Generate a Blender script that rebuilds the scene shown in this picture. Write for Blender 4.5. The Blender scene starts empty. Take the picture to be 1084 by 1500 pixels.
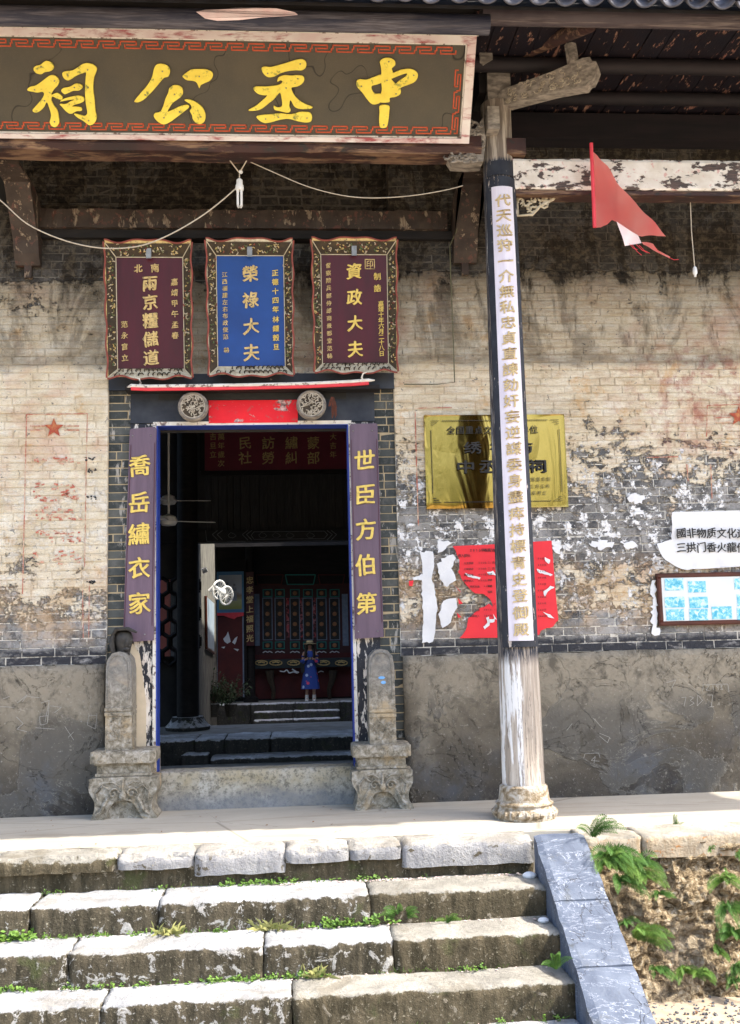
import bpy, bmesh, math, random
from mathutils import Vector, Matrix, noise
from mathutils.geometry import tessellate_polygon
random.seed(7)
S = bpy.context.scene
COL = S.collection
R = math.radians

# ---------------------------------------------------------------- camera
F, CD, CH = 1480.0, 9.87, 1.6
yaw, pit, rol = R(4.2), R(6.93), R(1.38)
Fw = Vector((math.sin(yaw)*math.cos(pit), math.cos(yaw)*math.cos(pit), math.sin(pit)))
R0 = Vector((math.cos(yaw), -math.sin(yaw), 0)); U0 = R0.cross(Fw)
Rt = R0*math.cos(rol) - U0*math.sin(rol); Up = U0*math.cos(rol) + R0*math.sin(rol)
CP = Vector((0, -CD, CH))
cam = bpy.data.cameras.new('camera'); co = bpy.data.objects.new('camera', cam); COL.objects.link(co)
co.matrix_world = Matrix(((Rt.x, Up.x, -Fw.x, CP.x), (Rt.y, Up.y, -Fw.y, CP.y), (Rt.z, Up.z, -Fw.z, CP.z), (0, 0, 0, 1)))
cam.sensor_fit = 'VERTICAL'; cam.sensor_height = 24; cam.lens = 24*F/1500; cam.clip_end = 500; cam.clip_start = 0.05
S.camera = co

# ---------------------------------------------------------------- light
sd = Vector((0.72, -0.215, 1.0)).normalized()          # towards the sun
elev = math.asin(sd.z)
w = bpy.data.worlds.new("World"); S.world = w; w.use_nodes = True
nt = w.node_tree; sky = nt.nodes.new('ShaderNodeTexSky'); sky.sky_type = 'NISHITA'; sky.sun_disc = False
sky.sun_elevation = elev; sky.sun_rotation = math.atan2(sd.x, sd.y); sky.air_density = 1.0; sky.dust_density = 3.0
bg = nt.nodes['Background']; bg.inputs[1].default_value = 0.15; nt.links.new(sky.outputs[0], bg.inputs[0])
sl = bpy.data.lights.new('sun', 'SUN'); sl.energy = 2.5; sl.angle = R(0.6); sl.color = (1, 0.94, 0.84)
so = bpy.data.objects.new('sun', sl); COL.objects.link(so); so.rotation_euler = sd.to_track_quat('Z', 'Y').to_euler()
so.location = (6, -6, 14)
S.view_settings.view_transform = 'Standard'; S.view_settings.look = 'None'; S.view_settings.gamma = 1
S.view_settings.use_curve_mapping = False
S.view_settings.exposure = 1.95

# ---------------------------------------------------------------- geometry of the site
def ray(px, py): return Fw + Rt*((px-542)/F) + Up*((750-py)/F)
def W(px, py, Y=0.0):
    d = ray(px, py); return CP + d*((Y-CP.y)/d.y)
def G(px, py, Z=0.0):
    d = ray(px, py); return CP + d*((Z-CP.z)/d.z)

# ---------------------------------------------------------------- materials
class NB:
    def __init__(s, name):
        s.m = bpy.data.materials.new(name); s.m.use_nodes = True; s.t = s.m.node_tree; s.t.nodes.clear()
        s.geo = s.n('ShaderNodeNewGeometry'); s.pos = s.geo.outputs['Position']
        s.sep = s.n('ShaderNodeSeparateXYZ'); s.l(s.pos, s.sep.inputs[0])
        s.X, s.Y, s.Z = s.sep.outputs
    def n(s, t, **k):
        o = s.t.nodes.new(t)
        for a, b in k.items(): setattr(o, a, b)
        return o
    def l(s, a, b): s.t.links.new(a, b)
    def put(s, v, sock):
        if isinstance(v, (int, float)): sock.default_value = v
        elif isinstance(v, tuple):
            sock.default_value = v + (1,) if len(v) == 3 and len(sock.default_value) == 4 else v
        else: s.l(v, sock)
    def math(s, op, a, b=0.0, clamp=False):
        o = s.n('ShaderNodeMath', operation=op, use_clamp=clamp); s.put(a, o.inputs[0]); s.put(b, o.inputs[1]); return o.outputs[0]
    def noise(s, scale, detail=4, rough=0.55, dist=0.0, stretch=None, vec=None, off=0.0):
        o = s.n('ShaderNodeTexNoise'); o.inputs['Scale'].default_value = scale; o.inputs['Detail'].default_value = detail
        o.inputs['Roughness'].default_value = rough; o.inputs['Distortion'].default_value = dist
        mp = s.n('ShaderNodeMapping'); mp.inputs['Scale'].default_value = stretch or (1, 1, 1); mp.inputs['Location'].default_value = (off, off*1.7, off*.6)
        s.l(vec or s.pos, mp.inputs[0]); s.l(mp.outputs[0], o.inputs['Vector']); return o.outputs[0]
    def vor(s, scale, feature='F1', stretch=None, vec=None):
        o = s.n('ShaderNodeTexVoronoi', feature=feature); o.inputs['Scale'].default_value = scale
        mp = s.n('ShaderNodeMapping'); mp.inputs['Scale'].default_value = stretch or (1, 1, 1)
        s.l(vec or s.pos, mp.inputs[0]); s.l(mp.outputs[0], o.inputs['Vector']); return o.outputs[0]
    def step(s, f, lo, hi, a=0.0, b=1.0):
        o = s.n('ShaderNodeMapRange'); o.inputs[1].default_value = lo; o.inputs[2].default_value = hi
        o.inputs[3].default_value = a; o.inputs[4].default_value = b; s.put(f, o.inputs[0]); return o.outputs[0]
    def ramp(s, f, stops, interp='LINEAR'):
        o = s.n('ShaderNodeValToRGB'); cr = o.color_ramp; cr.interpolation = interp
        while len(cr.elements) < len(stops): cr.elements.new(0.5)
        for e, (p, c) in zip(cr.elements, stops):
            e.position = p; e.color = (c, c, c, 1) if isinstance(c, (int, float)) else c + (1,)
        s.put(f, o.inputs[0]); return o.outputs[0]
    def mix(s, f, a, b, mode='MIX'):
        o = s.n('ShaderNodeMix', data_type='RGBA', blend_type=mode); s.put(f, o.inputs[0]); s.put(a, o.inputs[6]); s.put(b, o.inputs[7]); return o.outputs[2]
    def attr(s, name):
        return s.n('ShaderNodeAttribute', attribute_name=name).outputs['Fac']
    def out(s, col, rough=0.8, h=None, hd=0.01, hs=0.6, metal=0.0, spec=0.3, trans=None):
        p = s.n('ShaderNodeBsdfPrincipled'); s.put(col, p.inputs['Base Color']); s.put(rough, p.inputs['Roughness']); s.put(metal, p.inputs['Metallic'])
        p.inputs['Specular IOR Level'].default_value = spec
        if h is not None:
            b = s.n('ShaderNodeBump'); b.inputs['Strength'].default_value = hs; b.inputs['Distance'].default_value = hd
            s.l(h, b.inputs['Height']); s.l(b.outputs[0], p.inputs['Normal'])
        sh = p.outputs[0]
        if trans:
            t = s.n('ShaderNodeBsdfTranslucent'); s.put(trans[0], t.inputs[0]); ms = s.n('ShaderNodeMixShader'); ms.inputs[0].default_value = trans[1]
            s.l(sh, ms.inputs[1]); s.l(t.outputs[0], ms.inputs[2]); sh = ms.outputs[0]
        o = s.n('ShaderNodeOutputMaterial'); s.l(sh, o.inputs[0]); return s.m

def simple(name, a, b=None, scale=8.0, rough=0.7, bump=0.004, stretch=None, metal=0.0, spec=0.3, detail=5):
    q = NB(name); b = b or tuple(c*0.6 for c in a)
    f = q.noise(scale, detail, 0.6, stretch=stretch)
    return q.out(q.mix(q.step(f, 0.35, 0.65), a, b), rough, f, bump, 0.6, metal, spec)

def peel(name, paint, paint2, under, under2, scale=5.0, thr=0.5, soft=0.02, stretch=None, grain=(1, 1, 1), rough=0.6, bump=0.006, third=None):
    """old paint flaking off wood or plaster"""
    q = NB(name)
    f1 = q.noise(scale, 8, 0.65, 0.4, stretch); f2 = q.noise(scale*3.1, 6, 0.6, stretch=stretch, off=5)
    msk = q.step(q.math('ADD', q.math('MULTIPLY', f1, 0.7), q.math('MULTIPLY', f2, 0.3)), thr-soft, thr+soft)
    g = q.noise(30, 4, 0.6, stretch=grain, off=2)
    pc = q.mix(q.step(q.noise(scale*.8, 4, off=9), 0.35, 0.65), paint, paint2)
    uc = q.mix(q.step(g, 0.35, 0.65), under, under2)
    if third: pc = q.mix(q.step(q.noise(scale*1.7, 6, .65, off=13), 0.58, 0.62), pc, third)
    c = q.mix(msk, uc, pc)
    h = q.math('ADD', q.math('MULTIPLY', msk, 0.7), q.math('MULTIPLY', g, 0.5))
    return q.out(c, rough, h, bump, 0.7)

def wall_material():
    q = NB('old_brick_wall'); X, Z = q.X, q.Z
    tint = q.attr('tint')
    n_big = q.noise(0.9, 3, 0.5, 0.3); n_mid = q.noise(3.2, 8, 0.70, 0.3, stretch=(0.8, 1, 1.5)); n_f = q.noise(14, 7, 0.70, 0.3, off=4); n_ff = q.noise(70, 4, 0.7, off=8)
    n_st = q.noise(5, 7, .72, .2, stretch=(.7, 1, 4.2), off=91)
    zj = q.math('ADD', Z, q.math('MULTIPLY', q.math('SUBTRACT', n_mid, 0.5), 0.34))
    zn = q.math('DIVIDE', zj, 8.0)
    brick = q.ramp(tint, [(0, (.060, .064, .068)), (.3, (.125, .13, .135)), (.65, (.19, .19, .185)), (1, (.30, .29, .27))])
    brick = q.mix(q.step(n_f, 0.42, 0.62), brick, (.27, .26, .245))
    brick = q.mix(q.step(n_ff, 0.5, 0.7, 0, .6), brick, (.06, .06, .062))
    bloom = q.step(q.noise(2.4, 8, .74, .3, off=101), .49, .60, 0, .6); brick = q.mix(bloom, brick, (.44, .43, .42))
    brick = q.mix(q.step(q.noise(5.5, 8, .75, .2, off=107), .53, .60, 0, .75), brick, (.055, .055, .058))
    mortar = q.mix(q.step(n_f, .50, .56), (.66, .63, .56), (.20, .19, .17))
    joint = q.math('LESS_THAN', tint, -0.5)
    cream = q.ramp(n_mid, [(.28, (.50, .40, .26)), (.42, (.72, .63, .46)), (.56, (.83, .76, .61)), (.72, (.88, .85, .75))])
    cream = q.mix(q.math('MULTIPLY', q.step(n_st, .44, .66), q.step(X, -1.2, .4, .28, .66)), cream, (.47, .33, .20))
    cream = q.mix(q.step(n_ff, .54, .72, 0, .55), cream, (.34, .26, .17))
    pink = q.step(q.noise(1.3, 6, .65, .4, off=21), 0.54, 0.66)
    cream = q.mix(q.math('MULTIPLY', pink, .45), cream, (.56, .30, .21))
    och = q.step(q.noise(2.6, 7, .7, .2, off=33), 0.585, 0.66)
    cream = q.mix(q.math('MULTIPLY', och, .6), cream, (.62, .38, .16))
    rightz = q.ramp(zn, [(0, .2), (.185, .30), (.205, .44), (.235, .53), (.275, .50), (.30, .40), (.36, .43), (.385, .47), (.42, .52), (.45, .57), (.52, .61), (.545, .59), (.56, .63), (.655, .59), (.67, .30), (1, .22)])
    leftz = q.ramp(zn, [(0, .2), (.185, .28), (.205, .38), (.225, .48), (.27, .54), (.32, .62), (.40, .70), (.52, .72), (.54, .60), (.64, .56), (.66, .28), (1, .16)])
    side = q.step(X, -0.8, -0.6)
    cov = q.mix(side, leftz, rightz)
    msrc = q.math('ADD', q.math('MULTIPLY', n_mid, .42), q.math('ADD', q.math('MULTIPLY', n_f, .38), q.math('MULTIPLY', n_big, .2)))
    pm = q.step(q.math('ADD', msrc, cov), 0.985, 1.012)
    # a rim of broken edge between wash and brick
    edge = q.step(q.math('ABSOLUTE', q.math('SUBTRACT', q.math('ADD', msrc, cov), .982)), .0, .012, .5, 0)
    wz = q.ramp(zn, [(.19, 0), (.23, .7), (.33, .85), (.40, .7), (.45, 0), (1, 0)])
    wmask = q.step(q.math('ADD', q.math('ADD', q.math('MULTIPLY', q.noise(6, 8, .74, .2, off=50), .7), q.math('MULTIPLY', q.noise(22, 6, .7, off=55), .3)), q.math('MULTIPLY', wz, .115)), .618, .63)
    wmask = q.math('MULTIPLY', wmask, q.math('MULTIPLY', q.step(wz, .02, .2), q.step(X, -2.2, .6, .25, 1.0)))
    c = q.mix(joint, brick, mortar)
    c = q.mix(pm, c, cream); c = q.mix(edge, c, (.10, .085, .065))
    c = q.mix(q.math('MULTIPLY', q.math('MULTIPLY', joint, pm), .3), c, (.42, .33, .22))
    fl = q.step(q.noise(17, 7, .75, .4, off=60), .615, .635)
    c = q.mix(q.math('MULTIPLY', fl, .85), c, (.12, .12, .125))
    c = q.mix(wmask, c, (.84, .84, .84))
    tan = q.math('MULTIPLY', q.math('MULTIPLY', q.step(zj, 1.55, 1.75), q.step(zj, 2.4, 2.1)), q.step(q.noise(4, 7, .7, off=66), .42, .56))
    c = q.mix(q.math('MULTIPLY', tan, .55), c, (.55, .37, .20))
    red = q.math('MULTIPLY', q.step(q.noise(6, 7, .7, .3, off=70), .48, .60), q.step(X, 3.0, 4.0))
    red = q.math('MULTIPLY', red, q.math('MULTIPLY', q.step(Z, 3.2, 3.6), q.step(Z, 4.7, 4.3)))
    c = q.mix(q.math('MULTIPLY', red, .6), c, (.34, .09, .07))
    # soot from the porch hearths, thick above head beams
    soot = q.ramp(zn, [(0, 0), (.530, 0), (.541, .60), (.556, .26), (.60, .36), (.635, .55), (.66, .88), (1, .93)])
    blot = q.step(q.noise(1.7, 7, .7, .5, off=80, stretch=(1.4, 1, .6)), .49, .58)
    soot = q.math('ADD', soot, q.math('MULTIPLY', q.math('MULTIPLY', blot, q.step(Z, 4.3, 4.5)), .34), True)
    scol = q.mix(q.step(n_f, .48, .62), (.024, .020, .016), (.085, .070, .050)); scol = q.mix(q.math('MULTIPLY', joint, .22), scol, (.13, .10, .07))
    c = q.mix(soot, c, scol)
    tz = q.math('MULTIPLY', q.step(zj, 1.28, 1.34), q.step(zj, 1.56, 1.50))
    c = q.mix(q.math('MULTIPLY', q.math('MULTIPLY', tz, q.step(n_mid, .40, .48)), q.math('SUBTRACT', 1, q.math('MULTIPLY', joint, .8))), c, (.040, .042, .050))
    h = q.math('ADD', q.math('MULTIPLY', pm, .8), q.math('ADD', q.math('MULTIPLY', n_f, .8), q.math('MULTIPLY', q.math('MULTIPLY', n_st, pm), 1.0)))
    h = q.math('ADD', h, q.math('ADD', q.math('MULTIPLY', n_ff, .25), q.math('MULTIPLY', wmask, .4)))
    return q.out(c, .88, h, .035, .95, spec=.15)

def dado_material():
    q = NB('cement_dado'); n1 = q.noise(1.3, 6, .6, .8); n2 = q.noise(5, 8, .7, .6, off=3); n3 = q.noise(40, 4, .65, off=6)
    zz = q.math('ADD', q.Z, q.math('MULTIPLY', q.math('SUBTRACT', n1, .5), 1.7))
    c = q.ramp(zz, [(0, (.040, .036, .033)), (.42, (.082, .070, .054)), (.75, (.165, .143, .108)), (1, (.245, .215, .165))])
    # ragged dark repair patches with their own edges
    p = q.step(q.noise(1.1, 5, .55, .7, off=12), .535, .55)
    c = q.mix(q.math('MULTIPLY', p, q.math('MULTIPLY', q.step(q.Z, 1.1, .8), .75)), c, (.10, .095, .085))
    bl = q.math('MULTIPLY', q.step(q.noise(1.7, 4, .6, off=17), .5, .62), q.step(q.Z, .75, .3))
    c = q.mix(q.math('MULTIPLY', bl, .4), c, (.10, .115, .14))
    c = q.mix(q.step(n2, .50, .64, 0, .8), c, (.075, .066, .052))
    c = q.mix(q.step(q.noise(16, 8, .75, off=44), .5, .66, 0, .6), c, (.10, .09, .075))
    c = q.mix(q.step(q.noise(9, 7, .7, .5, off=23), .64, .68, 0, .35), c, (.46, .42, .35))
    c = q.mix(q.step(n3, .6, .75, 0, .5), c, (.42, .40, .36))
    ck = q.step(q.math('ABSOLUTE', q.math('SUBTRACT', q.noise(1.6, 7, .62, .8, off=51), .5)), 0, .0035, .8, 0); c = q.mix(ck, c, (.03, .028, .024))
    tl = q.step(q.math('ABSOLUTE', q.math('SUBTRACT', q.noise(1.1, 8, .62, .7, off=12), .545)), 0, .003, .35, 0); c = q.mix(tl, c, (.40, .37, .30))
    h = q.math('ADD', q.math('ADD', n2, q.math('MULTIPLY', p, .35)), q.math('MULTIPLY', n3, .25)); h = q.math('SUBTRACT', h, ck)
    return q.out(c, .85, h, .018, .8, spec=.2)

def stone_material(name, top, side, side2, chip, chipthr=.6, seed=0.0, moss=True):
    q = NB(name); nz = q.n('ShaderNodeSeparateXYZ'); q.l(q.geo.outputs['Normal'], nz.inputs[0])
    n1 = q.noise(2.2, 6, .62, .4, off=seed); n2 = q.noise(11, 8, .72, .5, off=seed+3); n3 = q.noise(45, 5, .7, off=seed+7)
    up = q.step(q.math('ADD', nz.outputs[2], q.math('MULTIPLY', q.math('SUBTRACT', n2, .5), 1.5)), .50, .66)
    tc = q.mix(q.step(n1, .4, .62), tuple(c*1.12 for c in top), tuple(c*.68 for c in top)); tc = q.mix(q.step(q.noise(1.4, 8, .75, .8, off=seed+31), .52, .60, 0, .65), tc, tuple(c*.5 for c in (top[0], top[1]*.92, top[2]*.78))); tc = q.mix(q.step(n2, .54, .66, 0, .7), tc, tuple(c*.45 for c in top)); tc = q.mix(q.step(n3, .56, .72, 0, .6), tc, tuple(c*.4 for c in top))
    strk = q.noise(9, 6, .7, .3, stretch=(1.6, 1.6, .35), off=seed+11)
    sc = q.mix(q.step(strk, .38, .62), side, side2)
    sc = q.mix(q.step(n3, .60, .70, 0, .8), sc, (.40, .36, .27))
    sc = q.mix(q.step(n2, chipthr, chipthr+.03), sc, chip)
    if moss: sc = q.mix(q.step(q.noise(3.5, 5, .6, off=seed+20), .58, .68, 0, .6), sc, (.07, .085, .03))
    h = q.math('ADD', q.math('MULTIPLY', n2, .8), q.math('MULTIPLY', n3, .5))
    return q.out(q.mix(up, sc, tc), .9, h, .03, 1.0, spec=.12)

MT = {}
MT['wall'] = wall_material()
MT['dado'] = dado_material()
MT['floor'] = None
q = NB('porch_cement'); a = q.noise(1.1, 6, .6, .5, stretch=(.6, 1.6, 1)); b = q.noise(22, 5, .7, off=4)
c = q.mix(q.step(a, .35, .65), (.44, .405, .335), (.36, .325, .265)); c = q.mix(q.step(b, .60, .72, 0, .4), c, (.28, .25, .2)); c = q.mix(q.step(q.noise(3, 8, .72, .6, stretch=(.35, 1.4, 1), off=15), .54, .64, 0, .55), c, (.27, .235, .18))
crk = q.step(q.vor(.55, 'DISTANCE_TO_EDGE', stretch=(.5, 1.5, 1)), 0, .006, .7, 0)
MT['floor'] = q.out(q.mix(crk, c, (.16, .14, .11)), .85, b, .004, .5)
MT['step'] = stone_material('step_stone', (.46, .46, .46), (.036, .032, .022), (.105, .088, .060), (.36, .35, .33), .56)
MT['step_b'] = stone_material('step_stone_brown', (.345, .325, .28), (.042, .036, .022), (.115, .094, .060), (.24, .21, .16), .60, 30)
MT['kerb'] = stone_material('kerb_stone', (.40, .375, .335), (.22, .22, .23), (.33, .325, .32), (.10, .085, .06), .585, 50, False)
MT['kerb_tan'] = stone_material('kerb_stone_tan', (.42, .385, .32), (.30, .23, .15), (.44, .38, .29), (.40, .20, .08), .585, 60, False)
q = NB('blue_marble'); a = q.noise(3.5, 8, .7, 1.6, stretch=(1, .8, .8)); b = q.noise(2, 7, .65, 2.6, off=7, stretch=(.5, 1.4, 1.4)); f = q.noise(50, 4, .7, off=2)
c = q.mix(q.step(a, .35, .65), (.060, .076, .112), (.112, .134, .178)); c = q.mix(q.step(q.math('ABSOLUTE', q.math('SUBTRACT', b, .5)), 0, .007, .75, 0), c, (.40, .43, .50))
c = q.mix(q.step(q.noise(5, 6, .7, 1, off=30), .66, .69, 0, .7), c, (.42, .44, .50))
ck = q.step(q.math('ABSOLUTE', q.math('SUBTRACT', q.noise(2.3, 5, .6, .5, off=40), .5)), 0, .005, .95, 0); c = q.mix(q.step(q.noise(7, 7, .7, .4, off=46), .56, .66, 0, .6), c, (.07, .075, .075))
c = q.mix(ck, c, (.03, .03, .035)); c = q.mix(q.step(f, .62, .7, 0, .4), c, (.14, .16, .2))
MT['marble'] = q.out(c, .6, q.math('SUBTRACT', f, ck), .006, .6)
q = NB('earth_bank'); a = q.noise(4, 8, .7, .4, stretch=(1, 1, .8)); b = q.noise(22, 7, .75, .8, off=5); d = q.noise(2, 4, .6, off=9)
c = q.ramp(b, [(.34, (.025, .018, .012)), (.45, (.20, .14, .075)), (.54, (.42, .32, .19)), (.64, (.66, .57, .43))]); c = q.mix(q.step(a, .55, .7, 0, .6), c, (.13, .095, .055)); c = q.mix(q.step(d, .5, .65, 0, .3), c, (.50, .43, .34))
MT['earth'] = q.out(c, .95, q.math('ADD', a, b), .07, 1.0)
MT['ground'] = simple('dusty_ground', (.40, .32, .23), (.30, .24, .17), 9, .95, .012)
MT['gravel'] = simple('gravel_grey', (.16, .16, .165), (.07, .07, .075), 30, .9)
MT['oldstone'] = None
q = NB('carved_stone'); a = q.noise(4, 6, .65, .4); b = q.noise(18, 8, .72, .6, off=3); v = q.noise(55, 4, .7, off=5)
c = q.ramp(b, [(.34, (.075, .066, .05)), (.46, (.20, .175, .13)), (.56, (.31, .28, .225)), (.68, (.44, .42, .38))]); c = q.mix(q.step(a, .54, .66, 0, .7), c, (.43, .33, .20)); c = q.mix(q.step(v, .6, .72, 0, .5), c, (.12, .11, .10))
c = q.mix(q.step(q.Z, .9, 1.3, 0, .55), c, (.17, .175, .18))
MT['oldstone'] = q.out(c, .85, q.math('ADD', b, q.math('MULTIPLY', v, .4)), .012, .8)
MT['threshold'] = simple('threshold_stone', (.36, .30, .20), (.19, .165, .12), 12, .85, .01)
q = NB('threshold'); a = q.noise(3, 6, .6, .3); b = q.noise(26, 7, .75, off=3)
c = q.mix(q.step(a, .4, .65), (.34, .29, .19), (.42, .40, .35)); c = q.mix(q.step(b, .47, .62, 0, .85), c, (.11, .10, .075)); c = q.mix(q.step(q.math('ADD', q.Z, q.math('MULTIPLY', a, .4)), .42, .28, 0, .7), c, (.16, .175, .20))
MT['threshold'] = q.out(c, .85, b, .01, .8)
MT['shaft'] = None
q = NB('column_wood'); a = q.noise(6, 8, .65, .3, stretch=(3.5, 3.5, .22)); b = q.noise(30, 6, .7, stretch=(2.5, 2.5, .15), off=4); d = q.noise(2.2, 6, .65, .3, stretch=(3, 3, .35), off=8)
c = q.ramp(a, [(.3, (.17, .15, .13)), (.5, (.36, .31, .26)), (.65, (.54, .49, .43))]); c = q.mix(q.step(b, .58, .7, 0, .7), c, (.16, .14, .12))
c = q.mix(q.math('MULTIPLY', q.step(q.math('ABSOLUTE', q.math('SUBTRACT', q.X, 1.885)), .028, .018), q.step(b, .56, .48)), c, (.80, .80, .81))
wt = q.math('MULTIPLY', q.step(d, .57, .60), q.step(q.X, 1.97, 1.9)); c = q.mix(wt, c, (.74, .74, .74)); c = q.mix(q.step(q.math('ABSOLUTE', q.math('SUBTRACT', q.noise(3, 6, .6, .3, stretch=(5, 5, .22), off=61), .5)), 0, .008, .9, 0), c, (.05, .04, .035))
blk = q.math('MULTIPLY', q.step(q.math('ADD', q.Z, q.math('MULTIPLY', b, .25)), 1.42, 1.52), q.step(b, .62, .50)); c = q.mix(blk, c, (.03, .033, .045))
tops = q.step(q.math('ADD', q.Z, q.math('MULTIPLY', b, .2)), 6.03, 6.06); c = q.mix(tops, c, q.mix(q.step(a, .45, .55), (.17, .14, .115), (.40, .35, .29)))
MT['shaft'] = q.out(c, .75, q.math('ADD', a, b), .012, .7)
MT['black_peel'] = peel('black_paint_peeling', (.016, .018, .026), (.03, .034, .045), (.55, .50, .45), (.35, .28, .24), 9, .40, .01, (2.2, 2.2, .5), (3, 3, .3))
MT['black_paint'] = peel('black_paint_sound', (.018, .022, .032), (.04, .045, .055), (.35, .33, .30), (.2, .2, .2), 6, .335, .01, (1, 1, 1))
MT['jamb_peel'] = peel('black_jamb_peeling', (.016, .018, .025), (.03, .032, .04), (.60, .52, .44), (.72, .68, .62), 11, .475, .012, (2, 2, .55), (3, 3, .3))
MT['beam_white'] = peel('white_beam_peeling', (.78, .74, .68), (.62, .56, .48), (.045, .042, .042), (.13, .085, .07), 8, .47, .012, (.55, 1, 1.1), (.3, 3, 3), third=(.62, .40, .36))
MT['lav'] = simple('lavender_board_paint', (.70, .67, .73), (.58, .54, .62), 5, .5, .002, (3, 3, .4))
MT['gold'] = simple('gold_letter_paint', (.78, .58, .14), (.58, .42, .10), 25, .4, .002, metal=.15)
MT['gold_pale'] = simple('pale_gold_letter', (.58, .46, .24), (.38, .29, .15), 25, .45, .002)
MT['gold_dim'] = peel('gilding_worn', (.66, .50, .22), (.5, .36, .14), (.10, .09, .07), (.25, .22, .15), 38, .43, .02)
MT['sign_yellow'] = peel('yellow_sign_letter', (.86, .72, .10), (.78, .62, .08), (.16, .20, .05), (.32, .33, .08), 14, .405, .04, (1, 1, 1), bump=.003)
MT['sign_face'] = None
q = NB('sign_face'); a = q.noise(2, 4); b = q.noise(160, 3, .6)
c = q.mix(q.step(a, .35, .65), (.088, .076, .052), (.066, .060, .046)); c = q.mix(q.step(b, .55, .7, 0, .4), c, (.14, .12, .09))
ck = q.step(q.math('ABSOLUTE', q.math('SUBTRACT', q.noise(.85, 3, .5, .3, off=3), .5)), 0, .0022, .9, 0)
MT['sign_face'] = q.out(q.mix(ck, c, (.015, .013, .012)), .6, ck, .004, .5)
MT['sign_red'] = simple('orange_red_meander', (.55, .09, .035), (.42, .075, .03), 30, .6, .001)
MT['sign_frame'] = peel('pink_white_frame', (.70, .66, .62), (.62, .50, .48), (.36, .10, .10), (.30, .07, .08), 5, .45, .05, (.5, .5, 2.2), (.3, 3, 3))
MT['darkwood'] = simple('sooty_wood', (.017, .014, .013), (.008, .007, .007), 9, .75, .008, (.4, 2, 2))
MT['beam_red'] = peel('rubbed_red_beam', (.055, .024, .02), (.03, .018, .017), (.26, .17, .10), (.12, .06, .045), 4, .47, .04, (.4, 1.4, 2), (.2, 3, 3), third=(.03, .025, .022))
MT['greywood'] = simple('grey_weathered_wood', (.34, .305, .26), (.13, .115, .10), 10, .85, .015, (1, 2.5, 2.5))
MT['logwood'] = peel('blueish_eave_log', (.020, .024, .045), (.038, .040, .060), (.15, .145, .17), (.055, .05, .06), 3.5, .50, .05, (.18, 2.5, 2.5), (.15, 3, 3))
MT['logwood2'] = peel('brown_eave_log', (.045, .034, .040), (.075, .06, .065), (.24, .20, .18), (.04, .025, .025), 3, .43, .06, (.15, 2.5, 2.5), (.15, 3, 3))
MT['roofboard'] = peel('dark_red_roof_board', (.010, .006, .009), (.007, .006, .011), (.17, .055, .05), (.30, .19, .13), 7, .415, .012, (2.2, .6, 1), (3, .3, 3))
MT['rafter'] = simple('dark_purlin', (.018, .013, .015), (.009, .008, .010), 5, .7, .006, (.3, 2, 2))
MT['tile'] = simple('grey_roof_tile', (.11, .11, .13), (.05, .05, .062), 14, .85, .01)
MT['corbel'] = peel('brown_corbel', (.032, .022, .017), (.055, .040, .031), (.30, .25, .18), (.10, .055, .04), 9, .425, .012, (1, 1, .5), (3, 3, .4), third=(.10, .045, .035))
MT['maroon'] = simple('maroon_lacquer', (.070, .006, .015), (.050, .006, .012), 3, .42, .002, (3, 3, .5), spec=.35)
MT['blue'] = simple('blue_lacquer', (.010, .060, .26), (.008, .045, .20), 2.5, .42, .002, spec=.35)
MT['red_bright'] = peel('red_lintel_paint', (.74, .012, .02), (.66, .01, .02), (.70, .45, .42), (.05, .03, .03), 7, .415, .02, (.7, 1, 1.2), third=(.5, .05, .05))
MT['cream_rim'] = simple('cream_rim', (.66, .60, .45), (.50, .43, .30), 20, .6, .002)
MT['red_rim'] = simple('dull_red_rim', (.28, .07, .05), (.18, .05, .04), 15, .6, .002)
q = NB('openwork_carving'); a = q.vor(38); b = q.noise(30, 4, .6, .5)
c = q.ramp(b, [(.35, (.05, .10, .05)), (.45, (.32, .26, .10)), (.52, (.58, .52, .38)), (.6, (.30, .05, .04)), (.68, (.10, .14, .12))]); MT['carving'] = q.out(c, .6, b, .01, .8)
MT['carve_green'] = simple('green_carving', (.08, .15, .07), (.20, .17, .07), 30, .6)
MT['carve_cream'] = simple('cream_carving', (.60, .54, .40), (.40, .33, .22), 30, .6)
MT['carve_dark'] = simple('dark_carving_ground', (.04, .032, .024), (.07, .05, .03), 20, .8)
MT['purple'] = simple('faded_purple_board', (.145, .098, .135), (.105, .072, .10), 3, .5, .003, (5, 5, .35))
MT['jamb_cream'] = simple('cream_rendered_jamb', (.60, .50, .36), (.50, .42, .30), 6, .8, .004)
MT['blue_line'] = simple('blue_edge_paint', (.018, .045, .30), (.03, .055, .26), 18, .5)
MT['white_line'] = peel('white_edge_paint', (.72, .70, .64), (.62, .58, .5), (.35, .25, .2), (.1, .08, .08), 12, .44, .02)
MT['paper'] = simple('white_paper', (.72, .73, .74), (.62, .63, .65), 5, .7, .02)
MT['redpaper'] = simple('red_paper', (.74, .035, .045), (.66, .03, .045), 4, .65, .004)
MT['ink'] = simple('black_ink', (.02, .02, .02), (.03, .03, .03), 10, .6, .0)
MT['frame_brown'] = simple('brown_photo_frame', (.095, .028, .018), (.055, .018, .013), 10, .35, .003, (.5, 1, 1))
MT['mount'] = simple('photo_mount', (.66, .69, .68), (.60, .63, .63), 4, .6, .003)
q = NB('cyan_photo_print'); b = q.noise(22, 7, .7, 1.0); MT['cyan'] = q.out(q.ramp(b, [(.38, (.06, .36, .52)), (.5, (.20, .55, .68)), (.6, (.60, .75, .80))]), .5)
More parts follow.
